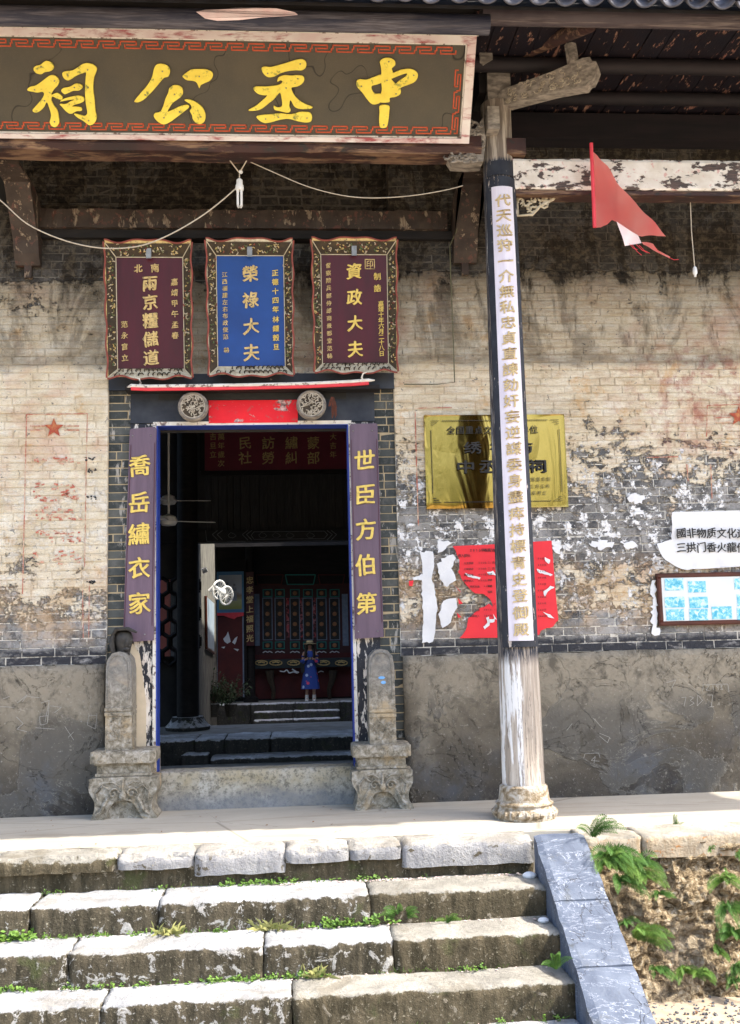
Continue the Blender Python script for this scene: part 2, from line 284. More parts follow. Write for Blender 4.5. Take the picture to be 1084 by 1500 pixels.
q = NB('brass_sheet'); a = q.noise(1.6, 3, .5, 1.3, stretch=(1.6, 1, .5)); b = q.noise(5, 3, .5, .4, stretch=(1.2, 1, .5)); MT['brass'] = q.out((.42, .27, .065), .12, a, .03, .3, 1.0)
q = NB('translucent_flag'); MT['flag'] = q.out(q.mix(q.step(q.noise(3, 3), .4, .6), (.92, .12, .12), (.95, .24, .22)), .6, trans=((1.0, .50, .44), .65))
MT['flagwhite'] = simple('flag_white_print', (.85, .72, .72), (.8, .6, .6), 8, .6)
MT['redpaint'] = simple('red_pole_paint', (.72, .06, .08), (.62, .05, .07), 10, .5)
MT['white'] = simple('white_plastic', (.78, .78, .76), (.68, .68, .66), 10, .4, .001)
MT['cord'] = simple('pale_cord', (.56, .50, .40), (.42, .36, .28), 40, .7)
MT['leaf'] = simple('fern_leaf', (.075, .165, .022), (.035, .095, .015), 14, .6, .001)
MT['leaf2'] = simple('weed_leaf', (.125, .215, .03), (.06, .13, .02), 14, .6, .001)
MT['drygrass'] = simple('dry_grass', (.40, .38, .15), (.26, .28, .09), 14, .7, .001)
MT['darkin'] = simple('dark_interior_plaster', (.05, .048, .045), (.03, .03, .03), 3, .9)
MT['darkfloor'] = simple('hall_floor', (.40, .38, .34), (.28, .265, .23), 4, .85)
MT['darkstone'] = stone_material('court_stone', (.85, .86, .88), (.05, .05, .045), (.085, .08, .07), (.17, .17, .17), .64, 90)  # tops whitened to make up for the little light there, sides near black
MT['courtwall'] = simple('court_limewash', (.20, .19, .16), (.09, .088, .075), 3.5, .85, .02)
MT['teal'] = simple('teal_paint', (.03, .24, .20), (.025, .18, .16), 12, .6)
MT['greyblue'] = simple('greyblue_paint', (.20, .24, .30), (.14, .18, .24), 12, .6)
MT['rosette'] = simple('rosette_paint', (.36, .15, .07), (.26, .14, .06), 20, .6)
MT['hallred'] = simple('hall_red_paint', (.10, .018, .016), (.07, .014, .014), 3, .6)
MT['skin'] = simple('skin', (.48, .29, .20), (.44, .26, .18), 8, .5, .0)
MT['hair'] = simple('black_hair', (.012, .010, .009), (.02, .016, .014), 30, .4, .002)
MT['straw'] = simple('straw', (.62, .50, .28), (.5, .4, .2), 60, .7, .002)
q = NB('floral_dress'); v = q.n('ShaderNodeTexVoronoi'); v.inputs['Scale'].default_value = 7.5; q.l(q.pos, v.inputs[0]); cs = q.n('ShaderNodeSeparateColor'); q.l(v.outputs['Color'], cs.inputs[0])
fm = q.math('MULTIPLY', q.math('LESS_THAN', v.outputs[0], .30), q.math('GREATER_THAN', cs.outputs[0], .35)); c = q.mix(fm, (.035, .075, .32), q.mix(q.math('GREATER_THAN', cs.outputs[1], .62), (.50, .62, .85), (.80, .10, .20)))
MT['dress'] = q.out(c, .7)
MT['steel'] = simple('grey_metal', (.3, .3, .3), (.2, .2, .2), 20, .4, metal=.6)
MT['bark'] = simple('bark', (.10, .075, .05), (.05, .04, .03), 8, .9, .02, (1, 1, .3))
MT['glassblue'] = simple('noticeboard', (.28, .36, .44), (.38, .45, .5), 3, .4)

# ---------------------------------------------------------------- mesh helpers
class MB:
    def __init__(s): s.v = []; s.f = []; s.t = []
    def add(s, vs, fs, tint=None):
        b = len(s.v); s.v += [tuple(v) for v in vs]; s.f += [tuple(b+i for i in f) for f in fs]; s.t += [tint]*len(fs); return s
    def box(s, a, b, tint=None, m=None):
        x0, y0, z0 = a; x1, y1, z1 = b
        vs = [Vector(p) for p in ((x0,y0,z0),(x1,y0,z0),(x1,y1,z0),(x0,y1,z0),(x0,y0,z1),(x1,y0,z1),(x1,y1,z1),(x0,y1,z1))]
        if m: vs = [m @ v for v in vs]
        return s.add(vs, [(0,3,2,1),(4,5,6,7),(0,1,5,4),(1,2,6,5),(2,3,7,6),(3,0,4,7)], tint)
    def cham(s, a, b, c=.004, tint=None):
        """box with chamfered front (-Y) edges, open at the back"""
        x0, y0, z0 = a; x1, y1, z1 = b
        vs = [(x0,y1,z0),(x1,y1,z0),(x1,y1,z1),(x0,y1,z1),(x0,y0+c,z0),(x1,y0+c,z0),(x1,y0+c,z1),(x0,y0+c,z1),(x0+c,y0,z0+c),(x1-c,y0,z0+c),(x1-c,y0,z1-c),(x0+c,y0,z1-c)]
        return s.add(vs, [(8,9,10,11),(4,5,9,8),(5,6,10,9),(6,7,11,10),(7,4,8,11),(0,1,5,4),(1,2,6,5),(2,3,7,6),(3,0,4,7)], tint)
    def tube(s, pts, r, n=8, r2=None, cap=True):
        pts = [Vector(p) for p in pts]; k = len(pts); b = len(s.v); up = Vector((0, 0, 1))
        for i, p in enumerate(pts):
            d = (pts[min(i+1, k-1)] - pts[max(i-1, 0)]).normalized()
            a = d.cross(up if abs(d.z) < .9 else Vector((0, 1, 0))).normalized(); c = a.cross(d)
            rr = (r[i] if isinstance(r, (list, tuple)) else (r if r2 is None else r+(r2-r)*i/(k-1)))
            for j in range(n):
                t = 2*math.pi*j/n; s.v.append(tuple(p + a*math.cos(t)*rr + c*math.sin(t)*rr))
        for i in range(k-1):
            for j in range(n):
                s.f.append((b+i*n+j, b+i*n+(j+1) % n, b+(i+1)*n+(j+1) % n, b+(i+1)*n+j)); s.t.append(None)
        if cap: s.f.append(tuple(b+j for j in range(n))); s.f.append(tuple(b+(k-1)*n+j for j in reversed(range(n)))); s.t += [None, None]
        return s
    def lathe(s, prof, c, n=32, axis='z', caps=True):
        b = len(s.v); k = len(prof)
        for r, z in prof:
            for j in range(n):
                t = 2*math.pi*j/n
                if axis == 'z': s.v.append((c[0]+r*math.cos(t), c[1]+r*math.sin(t), c[2]+z))
                else: s.v.append((c[0]+r*math.cos(t), c[1]+z, c[2]+r*math.sin(t)))
        for i in range(k-1):
            for j in range(n): s.f.append((b+i*n+j, b+i*n+(j+1) % n, b+(i+1)*n+(j+1) % n, b+(i+1)*n+j)); s.t.append(None)
        if caps: s.f.append(tuple(b+j for j in reversed(range(n)))); s.f.append(tuple(b+(k-1)*n+j for j in range(n))); s.t += [None, None]
        return s
    def prism(s, poly, fn, d0, d1):
        """poly: 2-D outline, fn(u, v, d) -> 3-D"""
        n = len(poly); tri = tessellate_polygon([[Vector((p[0], p[1], 0)) for p in poly]])
        vs = [fn(p[0], p[1], d0) for p in poly] + [fn(p[0], p[1], d1) for p in poly]
        fs = [tuple(t) for t in tri] + [tuple(n+i for i in reversed(t)) for t in tri] + [(i, (i+1) % n, n+(i+1) % n, n+i) for i in range(n)]
        return s.add(vs, fs)
    def ball(s, c, r, sc=(1, 1, 1), n=8, m=6):
        b = len(s.v)
        for i in range(m+1):
            ph = math.pi*i/m
            for j in range(n):
                t = 2*math.pi*j/n; s.v.append((c[0]+r*sc[0]*math.sin(ph)*math.cos(t), c[1]+r*sc[1]*math.sin(ph)*math.sin(t), c[2]+r*sc[2]*math.cos(ph)))
        for i in range(m):
            for j in range(n): s.f.append((b+i*n+j, b+i*n+(j+1) % n, b+(i+1)*n+(j+1) % n, b+(i+1)*n+j)); s.t.append(None)
        return s
    def mesh(s, name, mat, smooth=False):
        me = bpy.data.meshes.new(name); me.from_pydata(s.v, [], s.f)
        if any(t is not None for t in s.t):
            at = me.attributes.new('tint', 'FLOAT', 'FACE'); at.data.foreach_set('value', [0.5 if t is None else t for t in s.t])
        me.materials.append(MT[mat] if isinstance(mat, str) else mat)
        bm = bmesh.new(); bm.from_mesh(me); bmesh.ops.recalc_face_normals(bm, faces=bm.faces); bm.to_mesh(me); bm.free()
        if smooth: me.polygons.foreach_set('use_smooth', [True]*len(me.polygons)); 
        return me
    def build(s, name, mat, parent=None, smooth=False, local=False, **k):
        o = bpy.data.objects.new(name, s.mesh(name, mat, smooth)); COL.objects.link(o)
        if smooth:
            md = None
            try: o.data.set_sharp_from_angle(angle=R(40))
            except Exception: pass
        attach(o, parent, local); props(o, **k); return o

def attach(o, parent, local=False):
    if parent is None: return
    o.parent = parent
    if not local:      # mesh written in site coordinates
        off = Vector((0, 0, 0)); p = parent
        while p: off += p.location; p = p.parent
        o.location = -off
def props(o, label=None, cat=None, group=None, kind=None):
    if label: o['label'] = label
    if cat: o['category'] = cat
    if group: o['group'] = group
    if kind: o['kind'] = kind
def thing(name, label, cat, loc=(0, 0, 0), group=None, rot=None):
    o = bpy.data.objects.new(name, None); COL.objects.link(o); o.location = loc; o.empty_display_size = .1
    if rot: o.rotation_euler = rot
    props(o, label, cat, group); return o
def inst(name, me, parent, loc, scale=None, rot=None, local=True, **k):
    o = bpy.data.objects.new(name, me); COL.objects.link(o); o.parent = parent
    lo = Vector(loc)
    if not local:
        p = parent
        while p: lo -= p.location; p = p.parent
    o.location = lo
    if scale: o.scale = scale
    if rot: o.rotation_euler = rot
    props(o, **k); return o
def copy_tree(o, parent=None):
    c = o.copy(); COL.objects.link(c)
    if parent: c.parent = parent
    for ch in list(o.children): copy_tree(ch, c)
    return c
def smoothpoly(pts, n=4, closed=True):
    out = []; k = len(pts)
    for i in range(k if closed else k-1):
        p0, p1, p2, p3 = [Vector((*pts[(i+j) % k], 0)) if closed else Vector((*pts[max(0, min(k-1, i+j))], 0)) for j in (-1, 0, 1, 2)]
        for q_ in range(n):
            t = q_/n; v = .5*((2*p1) + (p2-p0)*t + (2*p0-5*p1+4*p2-p3)*t*t + (3*p1-p0-3*p2+p3)*t**3); out.append((v.x, v.y))
    if not closed: out.append(tuple(pts[-1]))
    return out

# lettering: one glyph becomes a flat or raised plate; strokes are fattened, slanted and slightly wavy like brushwork
_gl = {}
def glyph(ch, weight=.012, slant=.09, wob=.012, seed=0):
    key = (ch, weight, slant, seed)
    if key in _gl: return _gl[key]
    c = bpy.data.curves.new('t', 'FONT'); c.body = ch; c.size = 1; c.resolution_u = 3; c.fill_mode = 'FRONT'
    o = bpy.data.objects.new('t', c); COL.objects.link(o)
    dg = bpy.context.evaluated_depsgraph_get(); me = bpy.data.meshes.new_from_object(o.evaluated_get(dg))
    bm = bmesh.new(); bm.from_mesh(me); bmesh.ops.remove_doubles(bm, verts=bm.verts, dist=1e-5)
    long = [e for e in bm.edges if e.calc_length() > .16 and e.is_boundary]
    if ord(ch) > 0x2000: bmesh.ops.subdivide_edges(bm, edges=long, cuts=2)
    bmesh.ops.triangulate(bm, faces=bm.faces)
    cx = .5 if ord(ch) > 0x2000 else .3; vs = []
    # a soft warp of the whole letter, gentle enough never to fold a stroke over
    sh = ((ord(ch)*37+seed*11) % 17)/17-.5
    for v in bm.verts:
        x, y = v.co.x-cx, v.co.y-.36
        n = noise.noise_vector(Vector((x*2.0+seed*7.1, y*2.0, ord(ch) % 97)))
        vs.append((x + n.x*wob*3 + y*sh*.10 - .10*y*y*sh, y + x*slant + n.y*wob*3 - .12*slant*8*x*x*.12))
    fs = [tuple(v.index for v in f.verts) for f in bm.faces]
    bd = [tuple(v.index for v in (l.vert, l.link_loop_next.vert)) for e in bm.edges if e.is_boundary for l in e.link_loops]
    bm.free(); bpy.data.objects.remove(o); bpy.data.curves.remove(c); bpy.data.meshes.remove(me)
    _gl[key] = (vs, fs, bd); return _gl[key]
def put_glyph(mb, ch, size, fn, d, weight=.012, slant=.09, wob=.012, seed=0):
    """fn(u, v, d) -> point; d is the height of the raised letter (under 2 mm = printed flat).
    Broad-nib weight: the glyph is laid down several times along a slanting nib."""
    if ch in ' \u3000': return
    vs, fs, bd = glyph(ch, 0, slant, wob, seed); w_ = weight*1.1
    nib = [(0, 0)] if weight < .008 else [(-w_, .55*w_), (-.35*w_, .5*w_), (.35*w_, -.5*w_), (w_, -.55*w_)] if weight < .014 else [(-1.1*w_, .5*w_), (-.55*w_, .75*w_), (0, 0), (.55*w_, -.75*w_), (1.1*w_, -.5*w_)]
    for i, (ox, oy) in enumerate(nib):
        dd = d + .00025*i
        P = [fn((x+ox)*size, (y+oy)*size, dd) for x, y in vs]; n = len(P)
        if d > .002:
            P += [fn((x+ox)*size, (y+oy)*size, 0) for x, y in vs]
            mb.add(P, fs + [(a, b, b+n, a+n) for a, b in bd])
        else: mb.add(P, fs)

# ================================================================= SETTING
GZ = -1.08
b = MB()
n = 60
def gz(x, y): return GZ + .03*noise.noise(Vector((x*.8, y*.8, 0))) + (.012*noise.noise(Vector((x*5, y*5, 3))))
xs = [-120, -40, -15, -8] + [-6+.35*i for i in range(36)] + [8, 15, 40, 120]
ys = [-120, -40, -20] + [-12+.35*i for i in range(32)] + [0]
vs = [(x, y, gz(x, y)) for y in ys for x in xs]
b.add(vs, [(j*len(xs)+i, j*len(xs)+i+1, (j+1)*len(xs)+i+1, (j+1)*len(xs)+i) for j in range(len(ys)-1) for i in range(len(xs)-1)])
b.build('ground', 'ground', kind='structure', smooth=True)
# porch floor: a solid slab of cement
MB().box((-8, -1.62, -1.5), (8, 0.3, 0)).build('porch_floor', 'floor', kind='structure')

ckm = MB(); rnd1 = random.Random(61)
def floor_crack(pts, w_):
    x_, y_ = pts[0]
    for (xa, ya), (xb, yb) in zip(pts[:-1], pts[1:]):
        n_ = max(2, int(math.dist((xa, ya), (xb, yb))/.06)); P0 = None
        for k_ in range(n_+1):
            t = k_/n_; x = xa+(xb-xa)*t; y = ya+(yb-ya)*t+rnd1.uniform(-.012, .012); ww = w_*rnd1.uniform(.3, 1.3)
            if P0 and rnd1.random() < .88: ckm.add([(P0[0], P0[1]-P0[2], .004), (x, y-ww, .004), (x, y+ww, .004), (P0[0], P0[1]+P0[2], .004)], [(0, 1, 2, 3)])
            P0 = (x, y, ww)
floor_crack([(-3.2, -1.60), (6, -1.60)], .006)
for p_ in ([(-2.6, -1.6), (-2.3, -1.1), (-2.35, -.5)], [(.4, -1.6), (.6, -1.2), (1.2, -1.05), (1.5, -1.1)], [(2.3, -1.6), (2.5, -1.2), (3.3, -1.15), (4.4, -1.2)], [(-.9, -.1), (-.7, -.7), (-.2, -1.0)], [(2.9, -.05), (3.0, -.5), (3.6, -.7)]): floor_crack(p_, .0028)
ckm.build('floor_crack', simple('crack_dirt', (.06, .05, .035), (.03, .025, .02), 20), kind='structure')

def rough_block(x0, x1, y0, y1, z0, z1, seed, amp=.011, res=.036, chip=.019, side_x=True):
    """a hewn stone: gridded box with worn edges and broken corners"""
    nx, ny, nz = [max(2, int((q1-q0)/res)) for q0, q1 in ((x0, x1), (y0, y1), (z0, z1))]
    bm = bmesh.new(); key = {}
    def V(i, j, k):
        if (i, j, k) not in key:
            p = Vector((x0+(x1-x0)*i/nx, y0+(y1-y0)*j/ny, z0+(z1-z0)*k/nz))
            e = (i in (0, nx)) + (j == 0) + (k == nz)
            c = Vector(((x0+x1)/2, (y0+y1)/2, (z0+z1)/2))
            nn = noise.noise_vector(p*7 + Vector((seed*3.1, 0, 0)))*amp + noise.noise_vector(p*26 + Vector((seed, 0, 0)))*amp*.45
            if e >= 2:
                w_ = (abs(noise.noise(p*4.5 + Vector((seed*5, 1, 2))))*1.5 + abs(noise.noise(p*14 + Vector((seed*5, 1, 2))))*.9)*chip + .005
                if j == 0: p.y += w_*.8
                if k == nz: p.z -= w_*.8
                if i == 0: p.x += w_*.16
                if i == nx: p.x -= w_*.16
            key[(i, j, k)] = bm.verts.new(p + nn)
        return key[(i, j, k)]
    def face(*a):
        try: bm.faces.new([V(*q_) for q_ in a])
        except ValueError: pass
    for i in range(nx):
        for j in range(ny): face((i,j,nz),(i+1,j,nz),(i+1,j+1,nz),(i,j+1,nz))
        for k in range(nz): face((i,0,k),(i+1,0,k),(i+1,0,k+1),(i,0,k+1))
    for j in range(ny):
        for k in range(nz): face((0,j,k),(0,j,k+1),(0,j+1,k+1),(0,j+1,k)); face((nx,j,k),(nx,j+1,k),(nx,j+1,k+1),(nx,j,k+1))
    bmesh.ops.recalc_face_normals(bm, faces=bm.faces)
    # outward check
    if sum(f.normal.z for f in bm.faces if abs(f.normal.z) > .9) < 0: bmesh.ops.reverse_faces(bm, faces=bm.faces)
    me = bpy.data.meshes.new('stone'); bm.to_mesh(me); bm.free()
    me.polygons.foreach_set('use_smooth', [True]*len(me.polygons)); return me
def stone(parent, mat, *a, name='stone_block', **k):
    me = rough_block(*a, **k); me.materials.append(MT[mat]); o = bpy.data.objects.new(name, me); COL.objects.link(o); attach(o, parent); return o

RX0, RX1 = 1.775, 2.165      # sloping side slab
steps = thing('stone_steps', 'worn grey stone steps climbing to the porch, weeds in their joints', 'steps', (0, -2.2, GZ))
E_Y = [-1.92, -2.32, -2.68, -3.02, -3.36, -3.70]; E_Z = [0.0, -.25, -.465, -.69, -.92, -1.12]
joints = [[10, 180, 287, 418, 512, 592], [50, 232, 545], [107, 385, 580], [150, 428], [90, 430], [300]]
for k in range(6):
    yv, zv = E_Y[k], E_Z[k]
    zb = E_Z[k+1]-.02 if k < 5 else GZ-.05
    ypx = [1243, 1322, 1386, 1466, 1540, 1600][k]
    xsn = [-3.4] + [G(j, ypx, zv).x for j in joints[k]] + [RX0+.02]
    for i, (xa, xb) in enumerate(zip(xsn[:-1], xsn[1:])):
        back = 0.45 if k else .32
        dy = random.uniform(-.015, .015); dz = random.uniform(-.006, .004) if k else 0
        if k == 0:
            top_h = random.uniform(.09, .12) if i % 3 else .17
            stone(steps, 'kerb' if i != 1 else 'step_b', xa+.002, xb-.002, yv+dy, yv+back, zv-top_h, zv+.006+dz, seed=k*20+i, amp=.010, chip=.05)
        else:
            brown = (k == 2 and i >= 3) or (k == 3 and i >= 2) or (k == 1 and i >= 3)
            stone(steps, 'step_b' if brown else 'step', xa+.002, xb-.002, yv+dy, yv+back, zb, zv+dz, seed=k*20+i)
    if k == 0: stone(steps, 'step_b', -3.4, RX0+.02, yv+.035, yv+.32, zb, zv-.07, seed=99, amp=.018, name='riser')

ramp = thing('ramp_slab', 'sloping blue grey marble side slab at the right end of the steps', 'side slab', ((RX0+RX1)/2, -2.9, GZ))
def rz(y): return .035 + .605*(y+2.03)
segs = [(-1.99, -2.56), (-2.57, -3.05), (-3.06, -3.98)]
for i, (ya, yb) in enumerate(segs):
    bm = bmesh.new(); nx, ny = 8, 14; g = {}
    for j in range(ny+1):
        for i2 in range(nx+1):
            y = ya+(yb-ya)*j/ny; x = RX0+(RX1-RX0)*i2/nx; ed = (i2 in (0, nx))
            nn = noise.noise(Vector((x*6, y*6, i)))*.006 - (abs(noise.noise(Vector((x*3, y*12, 4))))*.045 if ed else 0)
            xo = (.0 if not ed else noise.noise(Vector((0, y*8, i2)))*.012)
            g[i2, j] = bm.verts.new((x+xo, y, rz(y)+nn - (.008 if j in (0, ny) else 0)))
    for j in range(ny):
        for i2 in range(nx): bm.faces.new([g[i2, j], g[i2, j+1], g[i2+1, j+1], g[i2+1, j]])
    for i2 in (0, nx):
        lo = [bm.verts.new((g[i2, j].co.x, g[i2, j].co.y, g[i2, j].co.z-.75)) for j in range(ny+1)]
        for j in range(ny): bm.faces.new([g[i2, j], lo[j], lo[j+1], g[i2, j+1]] if i2 == 0 else [g[i2, j], g[i2, j+1], lo[j+1], lo[j]])
    for j in (0, ny):
        e = [bm.verts.new((g[i2, j].co.x, g[i2, j].co.y, g[i2, j].co.z-.75)) for i2 in range(nx+1)]
        for i2 in range(nx): bm.faces.new([g[i2, j], g[i2+1, j], e[i2+1], e[i2]])
    bmesh.ops.recalc_face_normals(bm, faces=bm.faces)
    me = bpy.data.meshes.new('slab'); bm.to_mesh(me); bm.free(); me.materials.append(MT['marble'])
    o = bpy.data.objects.new('slab', me); COL.objects.link(o); attach(o, ramp)

kerb = thing('porch_kerb', 'cream edging stones along the porch above the earth bank', 'kerb', (3.5, -1.9, 0))
kx = [RX1+.0, 2.62, 3.62, 4.6, 6.0]
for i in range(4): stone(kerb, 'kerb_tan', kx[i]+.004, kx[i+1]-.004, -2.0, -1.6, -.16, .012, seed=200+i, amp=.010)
# earth bank below the porch at the right
bm = bmesh.new(); nx, nz = 150, 70; g = {}
for i in range(nx+1):
    for j in range(nz+1):
        x = RX1-.1+(6.2-RX1)*i/nx; z = GZ-.05+(1.08)*j/nz; t = j/nz
        p = Vector((x, 0, z)); y = -2.30+.28*t + .10*noise.noise(p*2.2) + .09*noise.noise(p*6) + .05*noise.noise(p*15) + .025*noise.noise(p*34) - .10*(1-t)**3
        g[i, j] = bm.verts.new((x, y+.05, z))
for i in range(nx):
    for j in range(nz): bm.faces.new([g[i, j], g[i+1, j], g[i+1, j+1], g[i, j+1]])
me = bpy.data.meshes.new('earth_bank'); bm.to_mesh(me); bm.free(); me.materials.append(MT['earth']); o = bpy.data.objects.new('earth_bank', me); COL.objects.link(o); o['kind'] = 'structure'
# gravel at the foot of the bank
b = MB()
for i in range(1500):
    x = random.uniform(2.2, 4.4); y = random.uniform(-3.4, -2.1); 
    if random.random() > math.exp(-((y+2.75)**2)/.05)+.12: continue
    r = random.uniform(.004, .012); z = gz(x, y)
    m = Matrix.Translation((x, y, z+r*.4)) @ Matrix.Rotation(random.random()*6, 4, 'Z') @ Matrix.Rotation(random.random()*.8, 4, 'X')
    b.box((-r, -r*.7, -r*.5), (r, r*.7, r*.5), m=m)
b.build('gravel', 'gravel', kind='stuff')
rb = MB(); rnd0 = random.Random(77)
for i in range(150):
    x = rnd0.uniform(2.3, 5.0); z = rnd0.uniform(GZ, -.2); t = (z-GZ)/1.0; y = -2.33+.28*t-.02; r = rnd0.uniform(.006, .022)
    m = Matrix.Translation((x, y, z)) @ Matrix.Rotation(rnd0.random()*6, 4, 'Z') @ Matrix.Rotation(rnd0.random()*3, 4, 'X')
    P = [m @ Vector((a*r*rnd0.uniform(.6, 1), b_*r*rnd0.uniform(.5, .9), c_*r*rnd0.uniform(.4, .8))) for a, b_, c_ in ((-1,-1,-1),(1,-1,-1),(1,1,-1),(-1,1,-1),(-1,-1,1),(1,-1,1),(1,1,1),(-1,1,1))]
    rb.add(P, [(0,3,2,1),(4,5,6,7),(0,1,5,4),(1,2,6,5),(2,3,7,6),(3,0,4,7)])
rb.build('rubble', 'earth', kind='stuff')
dl = MB()
for i in range(160):
    x = rnd0.choice([rnd0.uniform(2.2, 4.5), rnd0.uniform(-2.6, 2)]); y = rnd0.uniform(-2.9, -2.4) if x > 2.2 else rnd0.uniform(-1.6, -.1); z = (gz(x, y) if x > 2.2 else 0)+.006; a = rnd0.random()*6; r = rnd0.uniform(.008, .022)
    if x < 2.2 and rnd0.random() < .55: continue
    P = [Vector((x+r*math.cos(a+k*1.57)*(1 if k % 2 else .45), y+r*math.sin(a+k*1.57)*(1 if k % 2 else .45), z+rnd0.uniform(0, .008))) for k in range(4)]
    dl.add(P, [(0, 1, 2), (0, 2, 3)])
dl.build('dead_leaves', simple('dead_leaf', (.28, .13, .05), (.18, .09, .04), 40), kind='stuff')

# ================================================================= BRICK WALLS
CH_ = .0812
brick_vars = []
for i in range(10):
    mb = MB(); mb.cham((-.5, -.030, -.5), (.5, .03, .5), .0, tint=random.random()); 
    # unit brick; front edges slightly rounded
    vs = []
    mb = MB(); c = .018; cz = .06
    P = [(-.5,.03,-.5),(.5,.03,-.5),(.5,.03,.5),(-.5,.03,.5),(-.5,-.022,-.5),(.5,-.022,-.5),(.5,-.022,.5),(-.5,-.022,.5),(-.5+c,-.03,-.5+cz),(.5-c,-.03,-.5+cz),(.5-c,-.03,.5-cz),(-.5+c,-.03,.5-cz)]
    P = [(x+random.uniform(-.006, .006), y+(random.uniform(-.003, .003) if y < 0 else 0), z+random.uniform(-.02, .02)) for x, y, z in P]
    mb.add(P, [(8,9,10,11),(4,5,9,8),(5,6,10,9),(6,7,11,10),(7,4,8,11),(0,1,5,4),(1,2,6,5),(2,3,7,6),(3,0,4,7)], tint=(i+.5)/10)
    brick_vars.append(mb.mesh('brick', 'wall'))
rough_vars = []
for i in range(8):
    mb = MB(); P = [(sx*.5+random.uniform(-.03, .03), -.03 if f else .03, sz*.5+random.uniform(-.09, .09)) for f in (0, 1) for sx, sz in ((-1,-1),(1,-1),(1,1),(-1,1))]
    P = [(x*(.97 if y < 0 else 1), y+(random.uniform(-.012, .012) if y < 0 else 0), z*(.86 if y < 0 else 1)) for x, y, z in P]
    mb.add(P, [(4,5,6,7),(0,1,5,4),(1,2,6,5),(2,3,7,6),(3,0,4,7)], tint=random.random()); rough_vars.append(mb.mesh('brick', 'wall'))

def lay(root, x0, x1, z0, z1, y, limit=300, ch=CH_, lens=(.27, .35), variants=None, joint=.008, seed=1, view=None, skip=None, back=True, mat='wall'):
    """courses of brick with white joints; the ones seen largest are separate parts, the rest one joined part"""
    rnd = random.Random(seed); variants = variants or brick_vars; items = []
    z = z0; r = 0
    while z < z1-.02:
        x = x0 - (rnd.uniform(.05, .3)); h = min(ch, z1-z)
        while x < x1-.01:
            L = rnd.uniform(*lens)*(1 if rnd.random() < .8 else .55)
            a, b_ = max(x, x0), min(x+L, x1)
            if x1 - b_ < .06: b_ = x1
            if b_-a > .03:
                cx, cz = (a+b_)/2, z+h/2
                if not (skip and skip(cx, cz)): items.append((cx, cz, b_-a-joint, h-joint*.8, rnd.randrange(len(variants)), rnd.uniform(-.004, .004)))
            x = b_ if b_ == x1 else x+L
        z += ch; r += 1
    view = view or (lambda cx, cz: 0)
    items.sort(key=lambda q_: view(q_[0], q_[1])); rest = MB()
    for k, (cx, cz, sx, sz, vi, dy) in enumerate(items):
        if k < limit: inst('brick', variants[vi], root, (cx, y+dy+.03, cz), (sx, 1, sz), local=False)
        else:
            me = variants[vi]; t = me.attributes['tint'].data[0].value
            rest.add([(cx+v.co.x*sx, y+dy+.03+v.co.y, cz+v.co.z*sz) for v in me.vertices], [tuple(p.vertices) for p in me.polygons], t)
    if rest.v:
        o = rest.build('brickwork', mat, root); o['kind'] = 'stuff'
    if back: MB().box((x0, y+joint*.7, z0), (x1, y+.25, z1), tint=-1.0).build('mortar', mat, root)
inview = lambda cx, cz: abs(cz-2.6)*.6 + (0 if -2.9 < cx < 4.3 else 50)
XL, XR = W(157, 800).x, W(583, 800).x
DZ = 1.385
wl = thing('brick_wall', 'left brick wall with cream limewash and faded red star', 'wall', (-3.4, 0, 0))
lay(wl, -4.6, XL, DZ, 5.62, 0.0, 300, seed=3, view=inview)
wr = thing('brick_wall', 'right brick wall with peeling posters behind the column', 'wall', (3.4, 0, 0))
lay(wr, XR, 5.6, DZ, 6.9, 0.0, 300, seed=5, view=inview)
lay(wl, -4.6, XL, 5.62, 5.95, 0.0, 0, seed=13)
wc = thing('brick_wall', 'sooty brick wall above the doorway behind the three plaques', 'wall', (-.4, 0, 4))
ZL0, ZL1 = W(300, 352).z-.0, W(300, 313).z
ZT = W(300, 560).z
lay(wc, XL, XR, ZT, ZL0-.02, 0.02, 300, seed=8)
# ledge (a rotten timber plate) with rough brick infill set back above it
lay(wc, -2.75, XR+.75, ZL1-.1, 7.0, .22, 200, ch=.098, lens=(.17, .30), variants=rough_vars, joint=.016, seed=9)
bm = MB()
def rag(x): return .02*noise.noise(Vector((x*5, 0, 3))) + .012*noise.noise(Vector((x*17, 0, 9)))
xsn = [-2.72+.05*i for i in range(int((XR+.65+2.72)/.05))]
za, zb_ = ZL0, ZL1
for x, x2 in zip(xsn[:-1], xsn[1:]):
    P = [(x, -.10+rag(x), zb_+rag(x)*1.4), (x2, -.10+rag(x2), zb_+rag(x2)*1.4), (x2, -.10+rag(x2+3), za+.09), (x, -.10+rag(x+3), za+.09), (x, .25, zb_+rag(x)), (x2, .25, zb_+rag(x2)), (x, -.02, za+.085), (x2, -.02, za+.085)]
    bm.add(P, [(3, 2, 1, 0), (0, 1, 5, 4), (3, 6, 7, 2)])
bm.build('ledge', 'corbel', wc)
MB().box((-2.72, -.06, za), (XR+.65, .2, za+.085)).build('ledge_moulding', 'darkwood', wc)
MT['quoin'] = None
q = NB('quoin_brick'); tq = q.attr('tint'); f = q.noise(13, 7, .7); s2 = q.noise(5, 7, .7, .3, stretch=(2, 1, .5), off=3)
c = q.ramp(tq, [(0, (.028, .034, .034)), (.6, (.06, .068, .066)), (1, (.105, .11, .10))]); c = q.mix(q.step(f, .5, .66, 0, .6), c, (.14, .14, .13)); c = q.mix(q.step(s2, .585, .61, 0, .8), c, (.42, .40, .36)); c = q.mix(q.math('LESS_THAN', tq, -.5), c, (.46, .37, .23))
MT['quoin'] = q.out(c, .8, f, .012, .8)
quoin_vars = []
for m_ in brick_vars: m2 = m_.copy(); m2.materials[0] = MT['quoin']; quoin_vars.append(m2)
